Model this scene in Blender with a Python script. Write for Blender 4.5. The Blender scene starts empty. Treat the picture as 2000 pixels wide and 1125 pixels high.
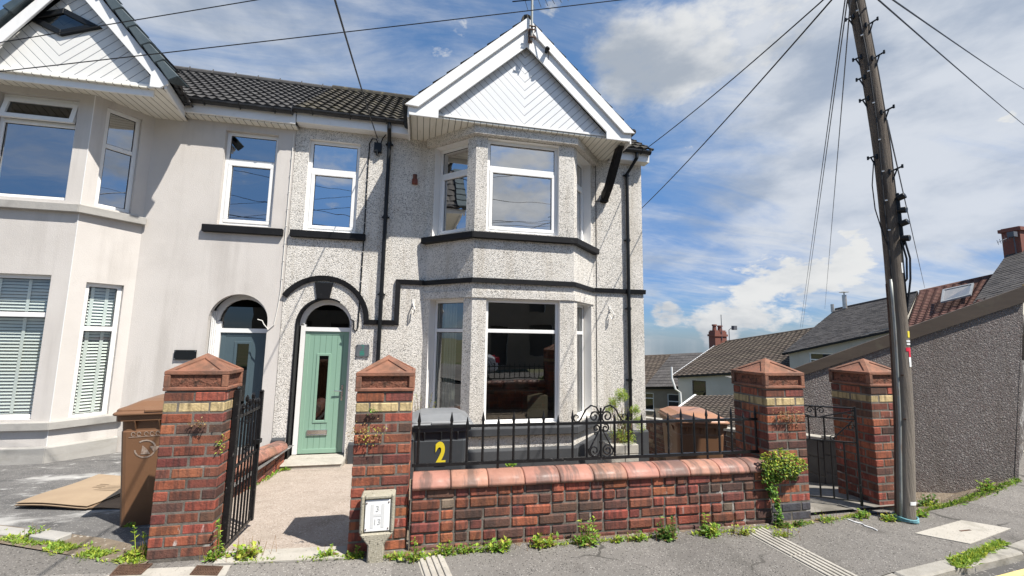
import bpy, math, random
from mathutils import Vector, Matrix
R_ = math.radians
rng = random.Random(7)
scene = bpy.context.scene
COL = scene.collection

# ------------------------------------------------------------------ camera, sky, sun, exposure
def cam_matrix(pitch, roll, yaw):
    cp, sp = math.cos(pitch), math.sin(pitch)
    base = Matrix(((1, 0, 0), (0, -sp, -cp), (0, cp, -sp)))
    return Matrix.Rotation(yaw, 3, 'Z') @ base @ Matrix.Rotation(roll, 3, 'Z')
cam_d = bpy.data.cameras.new('camera')
cam = bpy.data.objects.new('camera', cam_d)
COL.objects.link(cam)
cam_d.sensor_width = 36.0
cam_d.lens = 36.0 * 0.41
cam_d.clip_start = 0.05
cam_d.clip_end = 3000
cam.matrix_world = Matrix.Translation((0, 0, 1.6)) @ cam_matrix(R_(6.68), R_(0.96), R_(-12.04)).to_4x4()
scene.camera = cam
scene.view_settings.view_transform = 'Standard'
scene.view_settings.look = 'None'
scene.view_settings.exposure = 0.72
scene.view_settings.gamma = 1.0

SUN_AZ, SUN_EL = 42.0, 57.0          # from -Y towards +X
sun_dir = Vector((math.cos(R_(SUN_EL)) * math.sin(R_(SUN_AZ)), -math.cos(R_(SUN_EL)) * math.cos(R_(SUN_AZ)), math.sin(R_(SUN_EL))))
sl = bpy.data.lights.new('sun', 'SUN')
sl.energy = 5.0
sl.angle = R_(0.53)
sl.color = (1.0, 0.955, 0.88)
so = bpy.data.objects.new('sun', sl)
COL.objects.link(so)
so.rotation_euler = sun_dir.to_track_quat('Z', 'Y').to_euler()

world = bpy.data.worlds.new('World')
scene.world = world
world.use_nodes = True
wt = world.node_tree
wt.nodes.clear()

def nd(nt, typ, ins=None, **props):
    n = nt.nodes.new('ShaderNode' + typ)
    for k, v in props.items():
        setattr(n, k, v)
    for k, v in (ins or {}).items():
        s = n.inputs[k]
        if hasattr(v, 'is_output'):
            nt.links.new(v, s)
        else:
            if isinstance(v, (tuple, list)) and len(v) == 3 and s.type == 'RGBA':
                v = (*v, 1)
            s.default_value = v
    return n

def mth(nt, op, a, b=0.0, c=None, clamp=False):
    n = nt.nodes.new('ShaderNodeMath')
    n.operation = op
    n.use_clamp = clamp
    for i, v in enumerate((a, b) if c is None else (a, b, c)):
        if hasattr(v, 'is_output'):
            nt.links.new(v, n.inputs[i])
        else:
            n.inputs[i].default_value = v
    return n.outputs[0]

def vth(nt, op, a, b=None, out=0):
    n = nt.nodes.new('ShaderNodeVectorMath')
    n.operation = op
    for i, v in enumerate((a, b)):
        if v is None:
            continue
        if hasattr(v, 'is_output'):
            nt.links.new(v, n.inputs[i])
        else:
            n.inputs[i].default_value = v
    return n.outputs[out]

def mixc(nt, f, a, b, mode='MIX'):
    n = nt.nodes.new('ShaderNodeMix')
    n.data_type = 'RGBA'
    n.blend_type = mode
    for i, v in ((0, f), (6, a), (7, b)):
        if hasattr(v, 'is_output'):
            nt.links.new(v, n.inputs[i])
        else:
            if i != 0 and len(v) == 3:
                v = (*v, 1)
            n.inputs[i].default_value = v
    return n.outputs[2]

def ramp(nt, fac, stops, interp='LINEAR'):
    n = nt.nodes.new('ShaderNodeValToRGB')
    n.color_ramp.interpolation = interp
    el = n.color_ramp.elements
    while len(el) < len(stops):
        el.new(0.5)
    for e, (p, c) in zip(el, stops):
        e.position = p
        e.color = (c, c, c, 1) if isinstance(c, (int, float)) else (*c[:3], 1)
    if hasattr(fac, 'is_output'):
        nt.links.new(fac, n.inputs[0])
    return n.outputs[0]

def maprange(nt, v, a, b, c, d):
    n = nd(nt, 'MapRange', {0: v, 1: a, 2: b, 3: c, 4: d})
    n.interpolation_type = 'SMOOTHSTEP'
    return n.outputs[0]

def build_sky():
    nt = wt
    sky = nd(nt, 'TexSky', sky_type='NISHITA', sun_disc=False, sun_elevation=R_(SUN_EL),
             sun_rotation=math.atan2(sun_dir.x, sun_dir.y), altitude=150, air_density=1.0, dust_density=0.25, ozone_density=1.6)
    tc = nd(nt, 'TexCoord').outputs['Generated']
    d = vth(nt, 'NORMALIZE', tc)
    sep = nd(nt, 'SeparateXYZ', {0: d})
    up = mth(nt, 'ADD', mth(nt, 'MAXIMUM', sep.outputs[2], 0.0), 0.22)
    px = mth(nt, 'DIVIDE', sep.outputs[0], up)
    py = mth(nt, 'DIVIDE', sep.outputs[1], up)
    p = nd(nt, 'CombineXYZ', {0: px, 1: py, 2: 0.0}).outputs[0]
    big = nd(nt, 'TexNoise', {'Vector': p, 'Scale': 1.15, 'Detail': 9.0, 'Roughness': 0.58, 'Distortion': 0.25}).outputs[0]
    sv = vth(nt, 'MULTIPLY', p, (0.6, 1.9, 1.0))
    wisp = nd(nt, 'TexNoise', {'Vector': sv, 'Scale': 2.2, 'Detail': 10.0, 'Roughness': 0.66, 'Distortion': 0.6}).outputs[0]
    cum = nd(nt, 'TexNoise', {'Vector': vth(nt, 'MULTIPLY', d, (1.0, 1.0, 2.1)), 'Scale': 9.0, 'Detail': 9.0, 'Roughness': 0.6, 'Distortion': 0.15}).outputs[0]
    def blobs(lst):
        tot = None
        for (c, rad, w) in lst:
            dist = vth(nt, 'DISTANCE', d, Vector(c).normalized(), out=1)
            b = maprange(nt, dist, rad, rad * 0.15, 0.0, w)
            tot = b if tot is None else mth(nt, 'ADD', tot, b)
        return tot
    veil = blobs(SKY_VEIL)
    heap = blobs(SKY_HEAP)
    low = blobs(SKY_LOW)
    v1 = mth(nt, 'ADD', mth(nt, 'ADD', mth(nt, 'MULTIPLY', big, 0.75), mth(nt, 'MULTIPLY', wisp, 0.75)), mth(nt, 'MULTIPLY', veil, 0.30))
    m1 = mth(nt, 'MULTIPLY', maprange(nt, v1, 0.64, 1.10, 0.0, 1.0), 0.78)
    v2 = mth(nt, 'ADD', mth(nt, 'ADD', mth(nt, 'MULTIPLY', big, 1.0), mth(nt, 'MULTIPLY', cum, 0.5)), mth(nt, 'MULTIPLY', heap, 0.30))
    m2 = mth(nt, 'MULTIPLY', maprange(nt, v2, 0.84, 1.10, 0.0, 1.0), 0.95)
    v3 = mth(nt, 'ADD', mth(nt, 'ADD', mth(nt, 'MULTIPLY', cum, 1.0), mth(nt, 'MULTIPLY', wisp, 0.2)), mth(nt, 'MULTIPLY', low, 0.22))
    m3 = maprange(nt, v3, 0.70, 0.86, 0.0, 1.0)
    m = mth(nt, 'MAXIMUM', mth(nt, 'MAXIMUM', m1, m2), m3)
    shade = maprange(nt, nd(nt, 'TexNoise', {'Vector': vth(nt, 'MULTIPLY', d, (1, 1, 2.2)), 'Scale': 4.6, 'Detail': 7.0, 'Roughness': 0.55}).outputs[0], 0.30, 0.62, 0.0, 1.0)
    ccol = mixc(nt, shade, (4.5, 5.0, 5.7), (8.8, 8.9, 8.9))
    elev = maprange(nt, sep.outputs[2], -0.02, 0.55, 0.0, 1.0)
    skyc = mixc(nt, 1.0, sky.outputs[0], mixc(nt, elev, (0.50, 0.72, 1.18), (1.22, 1.60, 1.82)), 'MULTIPLY')
    col = mixc(nt, m, skyc, ccol)
    bg = nd(nt, 'Background', {'Color': col, 'Strength': 0.056})
    out = nd(nt, 'OutputWorld')
    nt.links.new(bg.outputs[0], out.inputs[0])
SKY_VEIL = [((0.815, 0.446, 0.37), 0.55, 1.0), ((0.7, 0.5, 0.5), 0.5, 0.7), ((0.55, 0.80, 0.22), 0.3, 0.25), ((-0.35, 0.75, 0.55), 0.40, 0.55)]
SKY_HEAP = [((0.413, 0.725, 0.551), 0.20, 1.0), ((0.58, 0.62, 0.53), 0.24, 0.9), ((0.78, 0.52, 0.33), 0.22, 0.6), ((0.21, -0.915, 0.36), 0.26, 1.0), ((-0.2, -0.92, 0.33), 0.13, 0.9), ((0.3, -0.6, 0.75), 0.55, 0.9), ((0.8, -0.5, 0.4), 0.5, 0.9), ((-0.5, -0.3, 0.8), 0.45, 0.8)]  # final entries: unseen clouds behind camera, added for whiter light on the facade
SKY_LOW = [((0.686, 0.719, 0.111), 0.13, 1.0), ((0.763, 0.632, 0.133), 0.12, 0.9), ((0.527, 0.848, 0.061), 0.055, 1.0), ((0.616, 0.788, 0.006), 0.06, 0.9),
           ((0.834, 0.521, 0.184), 0.05, 0.9), ((0.63, 0.76, 0.07), 0.1, 0.7)]
build_sky()

# ------------------------------------------------------------------ mesh helpers
class MB:
    def __init__(s):
        s.v, s.f, s.m = [], [], []
    def face(s, pts, m=0):
        i = len(s.v)
        s.v += [tuple(p) for p in pts]
        s.f.append(tuple(range(i, i + len(pts))))
        s.m.append(m)
    def hexa(s, p, m=0):          # p: 4 bottom, 4 top (ccw)
        i = len(s.v)
        s.v += [tuple(q) for q in p]
        for f in ((3, 2, 1, 0), (4, 5, 6, 7), (0, 1, 5, 4), (1, 2, 6, 5), (2, 3, 7, 6), (3, 0, 4, 7)):
            s.f.append(tuple(i + k for k in f))
            s.m.append(m)
    def box(s, x0, x1, y0, y1, z0, z1, m=0):
        s.hexa([(x0, y0, z0), (x1, y0, z0), (x1, y1, z0), (x0, y1, z0), (x0, y0, z1), (x1, y0, z1), (x1, y1, z1), (x0, y1, z1)], m)
    def obox(s, o, a, b, c, m=0):
        o, a, b, c = Vector(o), Vector(a), Vector(b), Vector(c)
        s.hexa([o, o + a, o + a + b, o + b, o + c, o + a + c, o + a + b + c, o + b + c], m)
    def prism(s, poly, ext, m=0, mcap=None):      # poly: list of 3d pts (planar, any), ext: vector
        n = len(poly)
        i = len(s.v)
        e = Vector(ext)
        s.v += [tuple(p) for p in poly] + [tuple(Vector(p) + e) for p in poly]
        mc = m if mcap is None else mcap
        s.f.append(tuple(range(i + n - 1, i - 1, -1))); s.m.append(mc)
        s.f.append(tuple(range(i + n, i + 2 * n))); s.m.append(mc)
        for k in range(n):
            s.f.append((i + k, i + (k + 1) % n, i + n + (k + 1) % n, i + n + k)); s.m.append(m)
    def tube(s, pts, r, n=6, m=0, cap=True):
        pts = [Vector(p) for p in pts]
        rs = r if isinstance(r, (list, tuple)) else [r] * len(pts)
        i = len(s.v)
        ref = None
        for k, p in enumerate(pts):
            t = (pts[min(k + 1, len(pts) - 1)] - pts[max(k - 1, 0)])
            t = t.normalized() if t.length > 1e-9 else Vector((0, 0, 1))
            if ref is None:
                ref = Vector((0, 0, 1)) if abs(t.z) < 0.9 else Vector((1, 0, 0))
            a = (ref - t * ref.dot(t)).normalized()
            ref = a
            b = t.cross(a)
            for j in range(n):
                w = 2 * math.pi * j / n
                s.v.append(tuple(p + (a * math.cos(w) + b * math.sin(w)) * rs[k]))
        for k in range(len(pts) - 1):
            for j in range(n):
                a0 = i + k * n + j; a1 = i + k * n + (j + 1) % n
                s.f.append((a0, a1, a1 + n, a0 + n)); s.m.append(m)
        if cap:
            s.f.append(tuple(i + n - 1 - j for j in range(n))); s.m.append(m)
            e = i + (len(pts) - 1) * n
            s.f.append(tuple(e + j for j in range(n))); s.m.append(m)
    def lathe(s, o, prof, n=16, m=0):       # prof: (r, z)
        i = len(s.v)
        for (r, z) in prof:
            for j in range(n):
                w = 2 * math.pi * j / n
                s.v.append((o[0] + r * math.cos(w), o[1] + r * math.sin(w), o[2] + z))
        for k in range(len(prof) - 1):
            for j in range(n):
                a0 = i + k * n + j; a1 = i + k * n + (j + 1) % n
                s.f.append((a0, a1, a1 + n, a0 + n)); s.m.append(m)
        s.f.append(tuple(i + n - 1 - j for j in range(n))); s.m.append(m)
        e = i + (len(prof) - 1) * n
        s.f.append(tuple(e + j for j in range(n))); s.m.append(m)

def obj(name, mb, mats, parent=None, smooth=False, bevel=0.0, recalc=False):
    me = bpy.data.meshes.new(name)
    me.from_pydata(mb.v, [], mb.f)
    mats = mats if isinstance(mats, (list, tuple)) else [mats]
    for m in mats:
        me.materials.append(m)
    me.polygons.foreach_set('material_index', mb.m)
    if smooth:
        me.polygons.foreach_set('use_smooth', [True] * len(me.polygons))
    me.update()
    o = bpy.data.objects.new(name, me)
    COL.objects.link(o)
    if parent is not None:
        o.parent = parent
    if bevel:
        b = o.modifiers.new('bevel', 'BEVEL')
        b.width = bevel
        b.segments = 1
        b.limit_method = 'ANGLE'
    return o

def thing(name, label, cat, loc=(0, 0, 0), rz=0.0, group=None):
    o = bpy.data.objects.new(name, None)
    COL.objects.link(o)
    o.empty_display_size = 0.2
    o.location = loc
    o.rotation_euler = (0, 0, rz)
    o['label'] = label
    o['category'] = cat
    if group:
        o['group'] = group
    return o

def tag(o, label, cat, group=None, kind=None):
    o['label'] = label
    o['category'] = cat
    if group:
        o['group'] = group
    if kind:
        o['kind'] = kind
    return o

def struct(name, mb, mats, **k):
    o = obj(name, mb, mats, **k)
    o['kind'] = 'structure'
    return o

def copy_tree(o, parent=None):
    c = o.copy()
    COL.objects.link(c)
    if parent is not None:
        c.parent = parent
    for ch in list(o.children):
        copy_tree(ch, c)
    return c

# ------------------------------------------------------------------ materials
def newmat(name):
    m = bpy.data.materials.new(name)
    m.use_nodes = True
    nt = m.node_tree
    return m, nt, nt.nodes['Principled BSDF']

def tex(name, cols, scale=6.0, rough=0.8, bump=0.0, bscale=60.0, detail=6.0, stretch=(1, 1, 1), speck=None, island=0.0,
        metal=0.0, spec=0.4, stain=None, roughvar=0.0, dirt=None, coat=0.0, bdist=0.01, extra=None):
    """noise colours + optional specks (scale, amount, colour, randomness) + stain (scale, lo, hi, colour, stretch) + per-piece tone."""
    m, nt, b = newmat(name)
    co = nd(nt, 'TexCoord').outputs['Object']
    vec = vth(nt, 'MULTIPLY', co, stretch)
    n = nd(nt, 'TexNoise', {'Vector': vec, 'Scale': scale, 'Detail': detail, 'Roughness': 0.6}).outputs[0]
    k = len(cols)
    if k == 1:
        c = mixc(nt, n, [x * 0.93 for x in cols[0]], [min(1, x * 1.07) for x in cols[0]])
    else:
        c = ramp(nt, n, [(0.3 + 0.4 * i / (k - 1), cc) for i, cc in enumerate(cols)])
    if speck:
        for (ss, amt, scol) in speck:
            vo = nd(nt, 'TexVoronoi', {'Vector': vec if stretch == (1, 1, 1) else co, 'Scale': ss, 'Randomness': 1.0})
            rnd = nd(nt, 'SeparateColor', {0: vo.outputs['Color']}).outputs[0]
            f = mth(nt, 'LESS_THAN', rnd, amt)
            core = mth(nt, 'LESS_THAN', vo.outputs['Distance'], 0.42)
            c = mixc(nt, mth(nt, 'MULTIPLY', f, core), c, scol)
    if stain:
        for (ss, lo, hi, scol, st, amt) in stain:
            sn = nd(nt, 'TexNoise', {'Vector': vth(nt, 'MULTIPLY', co, st), 'Scale': ss, 'Detail': 6.0, 'Roughness': 0.62}).outputs[0]
            f = mth(nt, 'MULTIPLY', maprange(nt, sn, lo, hi, 0.0, 1.0), amt)
            c = mixc(nt, f, c, scol)
    if island:
        ri = nd(nt, 'NewGeometry').outputs['Random Per Island']
        v = mth(nt, 'ADD', mth(nt, 'MULTIPLY', ri, 2 * island), 1.0 - island)
        hs = nd(nt, 'HueSaturation', {'Hue': mth(nt, 'ADD', 0.5, mth(nt, 'MULTIPLY', mth(nt, 'SUBTRACT', mth(nt, 'FRACT', mth(nt, 'MULTIPLY', ri, 7.31)), 0.5), 0.03 * island / 0.3)),
                                      'Saturation': 1.0, 'Value': v, 'Color': c})
        c = hs.outputs[0]
    if extra:
        c = extra(nt, co, c, b)
    nt.links.new(c, b.inputs['Base Color'])
    b.inputs['Roughness'].default_value = rough
    if roughvar:
        rv = nd(nt, 'TexNoise', {'Vector': co, 'Scale': scale * 2.0, 'Detail': 5.0}).outputs[0]
        nt.links.new(maprange(nt, rv, 0.3, 0.7, max(0.03, rough - roughvar), min(1, rough + roughvar)), b.inputs['Roughness'])
    b.inputs['Metallic'].default_value = metal
    b.inputs['Specular IOR Level'].default_value = spec
    if coat:
        b.inputs['Coat Weight'].default_value = coat
        b.inputs['Coat Roughness'].default_value = 0.15
    if bump:
        bn = nd(nt, 'TexNoise', {'Vector': vec, 'Scale': bscale, 'Detail': 6.0, 'Roughness': 0.65}).outputs[0]
        bp = nd(nt, 'Bump', {'Strength': bump, 'Distance': bdist, 'Height': bn})
        nt.links.new(bp.outputs[0], b.inputs['Normal'])
    return m

def pebbledash(name, base, dark, amt, scale=58.0, stain_amt=0.5, second=None):
    m, nt, b = newmat(name)
    co = nd(nt, 'TexCoord').outputs['Object']
    wob = nd(nt, 'TexNoise', {'Vector': co, 'Scale': 55.0, 'Detail': 3.0}).outputs[1]
    cv = vth(nt, 'ADD', co, vth(nt, 'MULTIPLY', vth(nt, 'SUBTRACT', wob, (0.5, 0.5, 0.5)), (0.022, 0.022, 0.022)))
    vo = nd(nt, 'TexVoronoi', {'Vector': cv, 'Scale': scale})
    sc = nd(nt, 'SeparateColor', {0: vo.outputs['Color']})
    dens = nd(nt, 'TexNoise', {'Vector': co, 'Scale': 1.1, 'Detail': 6.0, 'Roughness': 0.62}).outputs[0]
    thr = maprange(nt, dens, 0.32, 0.68, amt * 0.45, amt * 1.75)
    f = mth(nt, 'LESS_THAN', sc.outputs[0], thr)
    core = maprange(nt, vo.outputs['Distance'], 0.66, 0.30, 0.0, 1.0)
    tone = ramp(nt, sc.outputs[1], [(0.0, [x * 0.80 for x in base]), (1.0, base)])
    dk = ramp(nt, sc.outputs[2], [(0.0, dark), (1.0, [min(1, x * 2.4) for x in dark])])
    c = mixc(nt, mth(nt, 'MULTIPLY', f, core), tone, dk)
    if second:
        f2 = mth(nt, 'GREATER_THAN', sc.outputs[1], 1.0 - second[0])
        c = mixc(nt, mth(nt, 'MULTIPLY', f2, core), c, second[1])
    crev = maprange(nt, vo.outputs['Distance'], 0.40, 0.8, 0.0, 0.30)
    c = mixc(nt, crev, c, [x * 0.5 for x in base])
    sn = nd(nt, 'TexNoise', {'Vector': vth(nt, 'MULTIPLY', co, (3.2, 3.2, 0.30)), 'Scale': 1.5, 'Detail': 8.0, 'Roughness': 0.66}).outputs[0]
    c = mixc(nt, mth(nt, 'MULTIPLY', maprange(nt, sn, 0.46, 0.74, 0.0, 1.0), stain_amt), c, [x * y for x, y in zip(base, (0.50, 0.46, 0.40))])
    s2 = nd(nt, 'TexNoise', {'Vector': co, 'Scale': 0.8, 'Detail': 6.0, 'Roughness': 0.6}).outputs[0]
    c = mixc(nt, mth(nt, 'MULTIPLY', maprange(nt, s2, 0.48, 0.72, 0.0, 1.0), stain_amt * 0.6), c, [x * y for x, y in zip(base, (0.62, 0.58, 0.52))])
    nt.links.new(c, b.inputs['Base Color'])
    b.inputs['Roughness'].default_value = 0.92
    b.inputs['Specular IOR Level'].default_value = 0.2
    fine = nd(nt, 'TexNoise', {'Vector': co, 'Scale': 130.0, 'Detail': 4.0}).outputs[0]
    h = mth(nt, 'ADD', mth(nt, 'MULTIPLY', vo.outputs['Distance'], -1.0), mth(nt, 'MULTIPLY', fine, 0.4))
    bp = nd(nt, 'Bump', {'Strength': 0.8, 'Distance': 0.010, 'Height': h})
    nt.links.new(bp.outputs[0], b.inputs['Normal'])
    return m

def grooves(expr, pitch, width, depth_col):
    """extra() for tex: thin dark grooves between boards; expr builds the coordinate."""
    def f(nt, co, c, b):
        s = nd(nt, 'SeparateXYZ', {0: co})
        u = mth(nt, 'FRACT', mth(nt, 'DIVIDE', expr(nt, s), pitch))
        e = mth(nt, 'ABSOLUTE', mth(nt, 'SUBTRACT', u, 0.5))
        g = maprange(nt, e, 0.5 - width, 0.5 - width * 0.4, 0.0, 1.0)
        hb = nd(nt, 'Bump', {'Strength': 1.0, 'Distance': 0.006, 'Height': mth(nt, 'MULTIPLY', g, -1.0)})
        nt.links.new(hb.outputs[0], b.inputs['Normal'])
        return mixc(nt, g, c, depth_col)
    return f

MAT = {}
MAT['pebble'] = pebbledash('white_pebbledash', (0.775, 0.735, 0.675), (0.09, 0.085, 0.076), 0.30, scale=72.0, stain_amt=0.5)
MAT['pebble_dark'] = pebbledash('dark_pebbledash', (0.205, 0.182, 0.170), (0.085, 0.066, 0.062), 0.40, scale=66.0, stain_amt=0.45, second=(0.18, (0.32, 0.29, 0.27)))
MAT['pebble_white2'] = pebbledash('cream_pebbledash', (0.74, 0.70, 0.60), (0.3, 0.25, 0.2), 0.12, scale=45.0, stain_amt=0.25)
MAT['render'] = tex('cream_render', [(0.53, 0.495, 0.46), (0.585, 0.55, 0.515)], scale=1.3, rough=0.92, bump=0.35, bscale=75, spec=0.2,
                    stain=[(1.2, 0.48, 0.72, (0.38, 0.35, 0.32), (3.0, 3.0, 0.3), 0.5), (0.9, 0.5, 0.72, (0.42, 0.39, 0.36), (1, 1, 1), 0.4)])
MAT['smooth_white'] = tex('white_masonry_paint', [(0.74, 0.72, 0.69), (0.79, 0.77, 0.74)], scale=3, rough=0.75, bump=0.12, bscale=30, spec=0.3)
MAT['cement'] = tex('bare_cement', [(0.27, 0.258, 0.24), (0.36, 0.345, 0.32), (0.31, 0.297, 0.277)], scale=2.6, rough=0.93, bump=0.25, bscale=50, spec=0.2,
                    stain=[(2.5, 0.5, 0.75, (0.25, 0.235, 0.2), (0.6, 0.6, 2.5), 0.5)])
MAT['upvc'] = tex('white_plastic', [(0.76, 0.755, 0.74)], scale=2, rough=0.36, spec=0.4, stain=[(3.0, 0.52, 0.82, (0.56, 0.53, 0.48), (2.5, 1, 0.8), 0.4), (14, 0.60, 0.76, (0.48, 0.45, 0.40), (1, 1, 1), 0.3)])
MAT['upvc_old'] = tex('yellowed_plastic', [(0.72, 0.69, 0.60), (0.78, 0.76, 0.69)], scale=2, rough=0.45,
                      stain=[(4.0, 0.52, 0.8, (0.50, 0.44, 0.33), (3, 0.6, 1), 0.5)],
                      extra=grooves(lambda nt, s: s.outputs[0], 0.105, 0.07, (0.22, 0.20, 0.16)))
def chevron(cx):
    return grooves(lambda nt, s: mth(nt, 'SUBTRACT', s.outputs[2], mth(nt, 'ABSOLUTE', mth(nt, 'SUBTRACT', s.outputs[0], cx))), 0.155, 0.055, (0.30, 0.31, 0.32))
MAT['clad_r'] = tex('white_chevron_cladding', [(0.66, 0.67, 0.68), (0.72, 0.72, 0.72)], scale=1.5, rough=0.38, extra=chevron(1.6))
MAT['clad_l'] = tex('cream_chevron_cladding', [(0.67, 0.66, 0.63), (0.72, 0.71, 0.68)], scale=1.5, rough=0.38, extra=chevron(-5.14))
MAT['black_paint'] = tex('black_gloss_paint', [(0.006, 0.006, 0.007), (0.011, 0.011, 0.012)], scale=5, spec=0.22, rough=0.55, bump=0.15, bscale=40,
                         stain=[(9, 0.62, 0.8, (0.10, 0.095, 0.09), (1, 1, 1), 0.35)])
MAT['black_plastic'] = tex('black_plastic', [(0.008, 0.009, 0.010)], scale=4, rough=0.42, spec=0.3)
MAT['iron'] = tex('black_painted_iron', [(0.006, 0.006, 0.007), (0.012, 0.012, 0.013)], scale=20, rough=0.36, bump=0.5, bscale=60, bdist=0.004,
                  stain=[(38, 0.62, 0.74, (0.30, 0.29, 0.28), (1, 1, 1), 0.55)])
MAT['plinth'] = tex('charcoal_masonry_paint', [(0.040, 0.042, 0.046), (0.055, 0.057, 0.061)], scale=3, rough=0.8, bump=0.3, bscale=50,
                    stain=[(4, 0.6, 0.85, (0.13, 0.125, 0.12), (1, 1, 1), 0.4)])
def glassmat(name, refl, tint, rough=0.0):
    m, nt, b = newmat(name)
    nt.nodes.remove(b)
    out = [n for n in nt.nodes if n.type == 'OUTPUT_MATERIAL'][0]
    tr = nd(nt, 'BsdfTransparent', {'Color': tint})
    gl = nd(nt, 'BsdfGlossy', {'Color': (1, 1, 1), 'Roughness': rough})
    ge = nd(nt, 'NewGeometry')
    cs = mth(nt, 'ABSOLUTE', vth(nt, 'DOT_PRODUCT', ge.outputs['Normal'], ge.outputs['Incoming'], out=1))
    fr = mth(nt, 'ADD', mth(nt, 'MULTIPLY', mth(nt, 'POWER', mth(nt, 'SUBTRACT', 1.0, cs, clamp=True), 5.0), 0.96), 0.04)
    co = nd(nt, 'TexCoord').outputs['Object']
    nz = nd(nt, 'TexNoise', {'Vector': co, 'Scale': 1.4, 'Detail': 2.0}).outputs[0]
    bp = nd(nt, 'Bump', {'Strength': 0.10, 'Distance': 0.02, 'Height': nz}).outputs[0]
    nt.links.new(bp, gl.inputs['Normal'])
    f = mth(nt, 'ADD', mth(nt, 'MULTIPLY', fr, 1.6), refl, clamp=True)
    mx = nd(nt, 'MixShader', {0: f, 1: tr.outputs[0], 2: gl.outputs[0]})
    nt.links.new(mx.outputs[0], out.inputs[0])
    return m
MAT['glass'] = glassmat('double_glazing', 0.13, (0.62, 0.68, 0.66))
MAT['glass_blue'] = glassmat('reflective_glazing', 0.33, (0.40, 0.46, 0.50))
MAT['glass_cloud'] = glassmat('cloud_mirroring_glazing', 0.50, (0.45, 0.50, 0.52))
MAT['glass_clear'] = glassmat('clear_glazing', 0.05, (0.86, 0.90, 0.88))
MAT['glass_dark'] = glassmat('dark_glazing', 0.03, (0.12, 0.14, 0.15))
MAT['gasket'] = tex('black_gasket', [(0.01, 0.01, 0.01)], rough=0.6)
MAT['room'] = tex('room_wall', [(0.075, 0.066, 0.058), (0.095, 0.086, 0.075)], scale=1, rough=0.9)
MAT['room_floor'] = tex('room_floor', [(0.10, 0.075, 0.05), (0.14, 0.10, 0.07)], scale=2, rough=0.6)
MAT['curtain'] = tex('pale_curtain', [(0.42, 0.40, 0.36), (0.50, 0.47, 0.42)], scale=3, rough=0.9)
MAT['blind'] = tex('white_blind_slats', [(0.66, 0.68, 0.66), (0.72, 0.73, 0.71)], scale=3, rough=0.5)
def brickmat(name, cols, island=0.24, streak=0.62, eff=0.0, soot=(0.034, 0.026, 0.024)):
    st = [(1.6, 0.44, 0.70, [x * 1.3 for x in soot], (1, 1, 1), 0.5), (9.0, 0.42, 0.66, soot, (3.4, 3.4, 0.5), streak), (3.0, 0.50, 0.76, [x * 1.2 for x in soot], (1, 1, 1), 0.6), (34.0, 0.56, 0.72, [x * 1.6 for x in soot], (1, 1, 1), 0.45)]
    if eff:
        st.append((6.0, 0.64, 0.72, (0.58, 0.54, 0.50), (1.5, 1.5, 0.5), eff))
    return tex(name, cols, scale=14, rough=0.82, bump=0.7, bscale=60, bdist=0.008, island=island, stain=st, spec=0.3, roughvar=0.12)
MAT['brick_a'] = brickmat('red_brick', [(0.235, 0.066, 0.038), (0.325, 0.098, 0.056), (0.27, 0.078, 0.046)], eff=0.45)
MAT['brick_lime'] = brickmat('lime_streaked_brick', [(0.235, 0.066, 0.038), (0.325, 0.098, 0.056), (0.27, 0.078, 0.046)], eff=0.75)
MAT['brick_b'] = brickmat('purple_red_brick', [(0.165, 0.055, 0.040), (0.225, 0.072, 0.048)], eff=0.4)
MAT['brick_c'] = brickmat('sooty_brick', [(0.085, 0.044, 0.034), (0.14, 0.066, 0.048)], streak=0.55)
MAT['brick_d'] = brickmat('grey_brown_brick', [(0.17, 0.125, 0.095), (0.23, 0.165, 0.125)], streak=0.5)
MAT['brick_y'] = brickmat('yellow_brick', [(0.40, 0.29, 0.15), (0.52, 0.39, 0.22)], island=0.22, streak=0.7, soot=(0.10, 0.07, 0.04))
MAT['brick_e'] = brickmat('blue_engineering_brick', [(0.045, 0.045, 0.055), (0.075, 0.073, 0.082)], streak=0.3)
MAT['mortar'] = tex('mortar', [(0.085, 0.074, 0.063), (0.17, 0.15, 0.128), (0.115, 0.102, 0.087)], scale=9, rough=0.95, bump=0.5, bscale=90,
                    stain=[(5, 0.46, 0.66, (0.075, 0.066, 0.055), (1, 1, 1), 0.8), (4, 0.60, 0.68, (0.50, 0.47, 0.43), (1, 1, 1), 0.6)])
MAT['terracotta'] = tex('weathered_terracotta', [(0.165, 0.078, 0.048), (0.255, 0.112, 0.068), (0.21, 0.104, 0.07)], scale=7, rough=0.85, bump=0.5, bscale=55, island=0.06,
                        stain=[(4, 0.42, 0.66, (0.070, 0.050, 0.038), (1, 1, 1), 0.7), (9, 0.62, 0.75, (0.36, 0.27, 0.21), (1, 1, 1), 0.4)])
MAT['terracotta_relief'] = tex('terracotta_relief', [(0.15, 0.064, 0.04), (0.28, 0.112, 0.068)], scale=11, rough=0.85, bump=1.0, bscale=42, bdist=0.03,
                               stain=[(30, 0.50, 0.62, (0.055, 0.032, 0.022), (1, 1, 1.3), 0.8)])
MAT['coping'] = tex('terracotta_coping', [(0.265, 0.122, 0.085), (0.345, 0.168, 0.122), (0.30, 0.142, 0.10)], scale=6, rough=0.62, bump=0.2, bscale=40, island=0.14, spec=0.4,
                    stain=[(5.2, 0.45, 0.58, (0.10, 0.07, 0.058), (1.8, 0.3, 0.3), 0.75), (7, 0.58, 0.8, (0.50, 0.38, 0.32), (1, 1, 1), 0.5), (14, 0.58, 0.7, (0.14, 0.10, 0.085), (1, 1, 1), 0.5)], roughvar=0.18)
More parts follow.
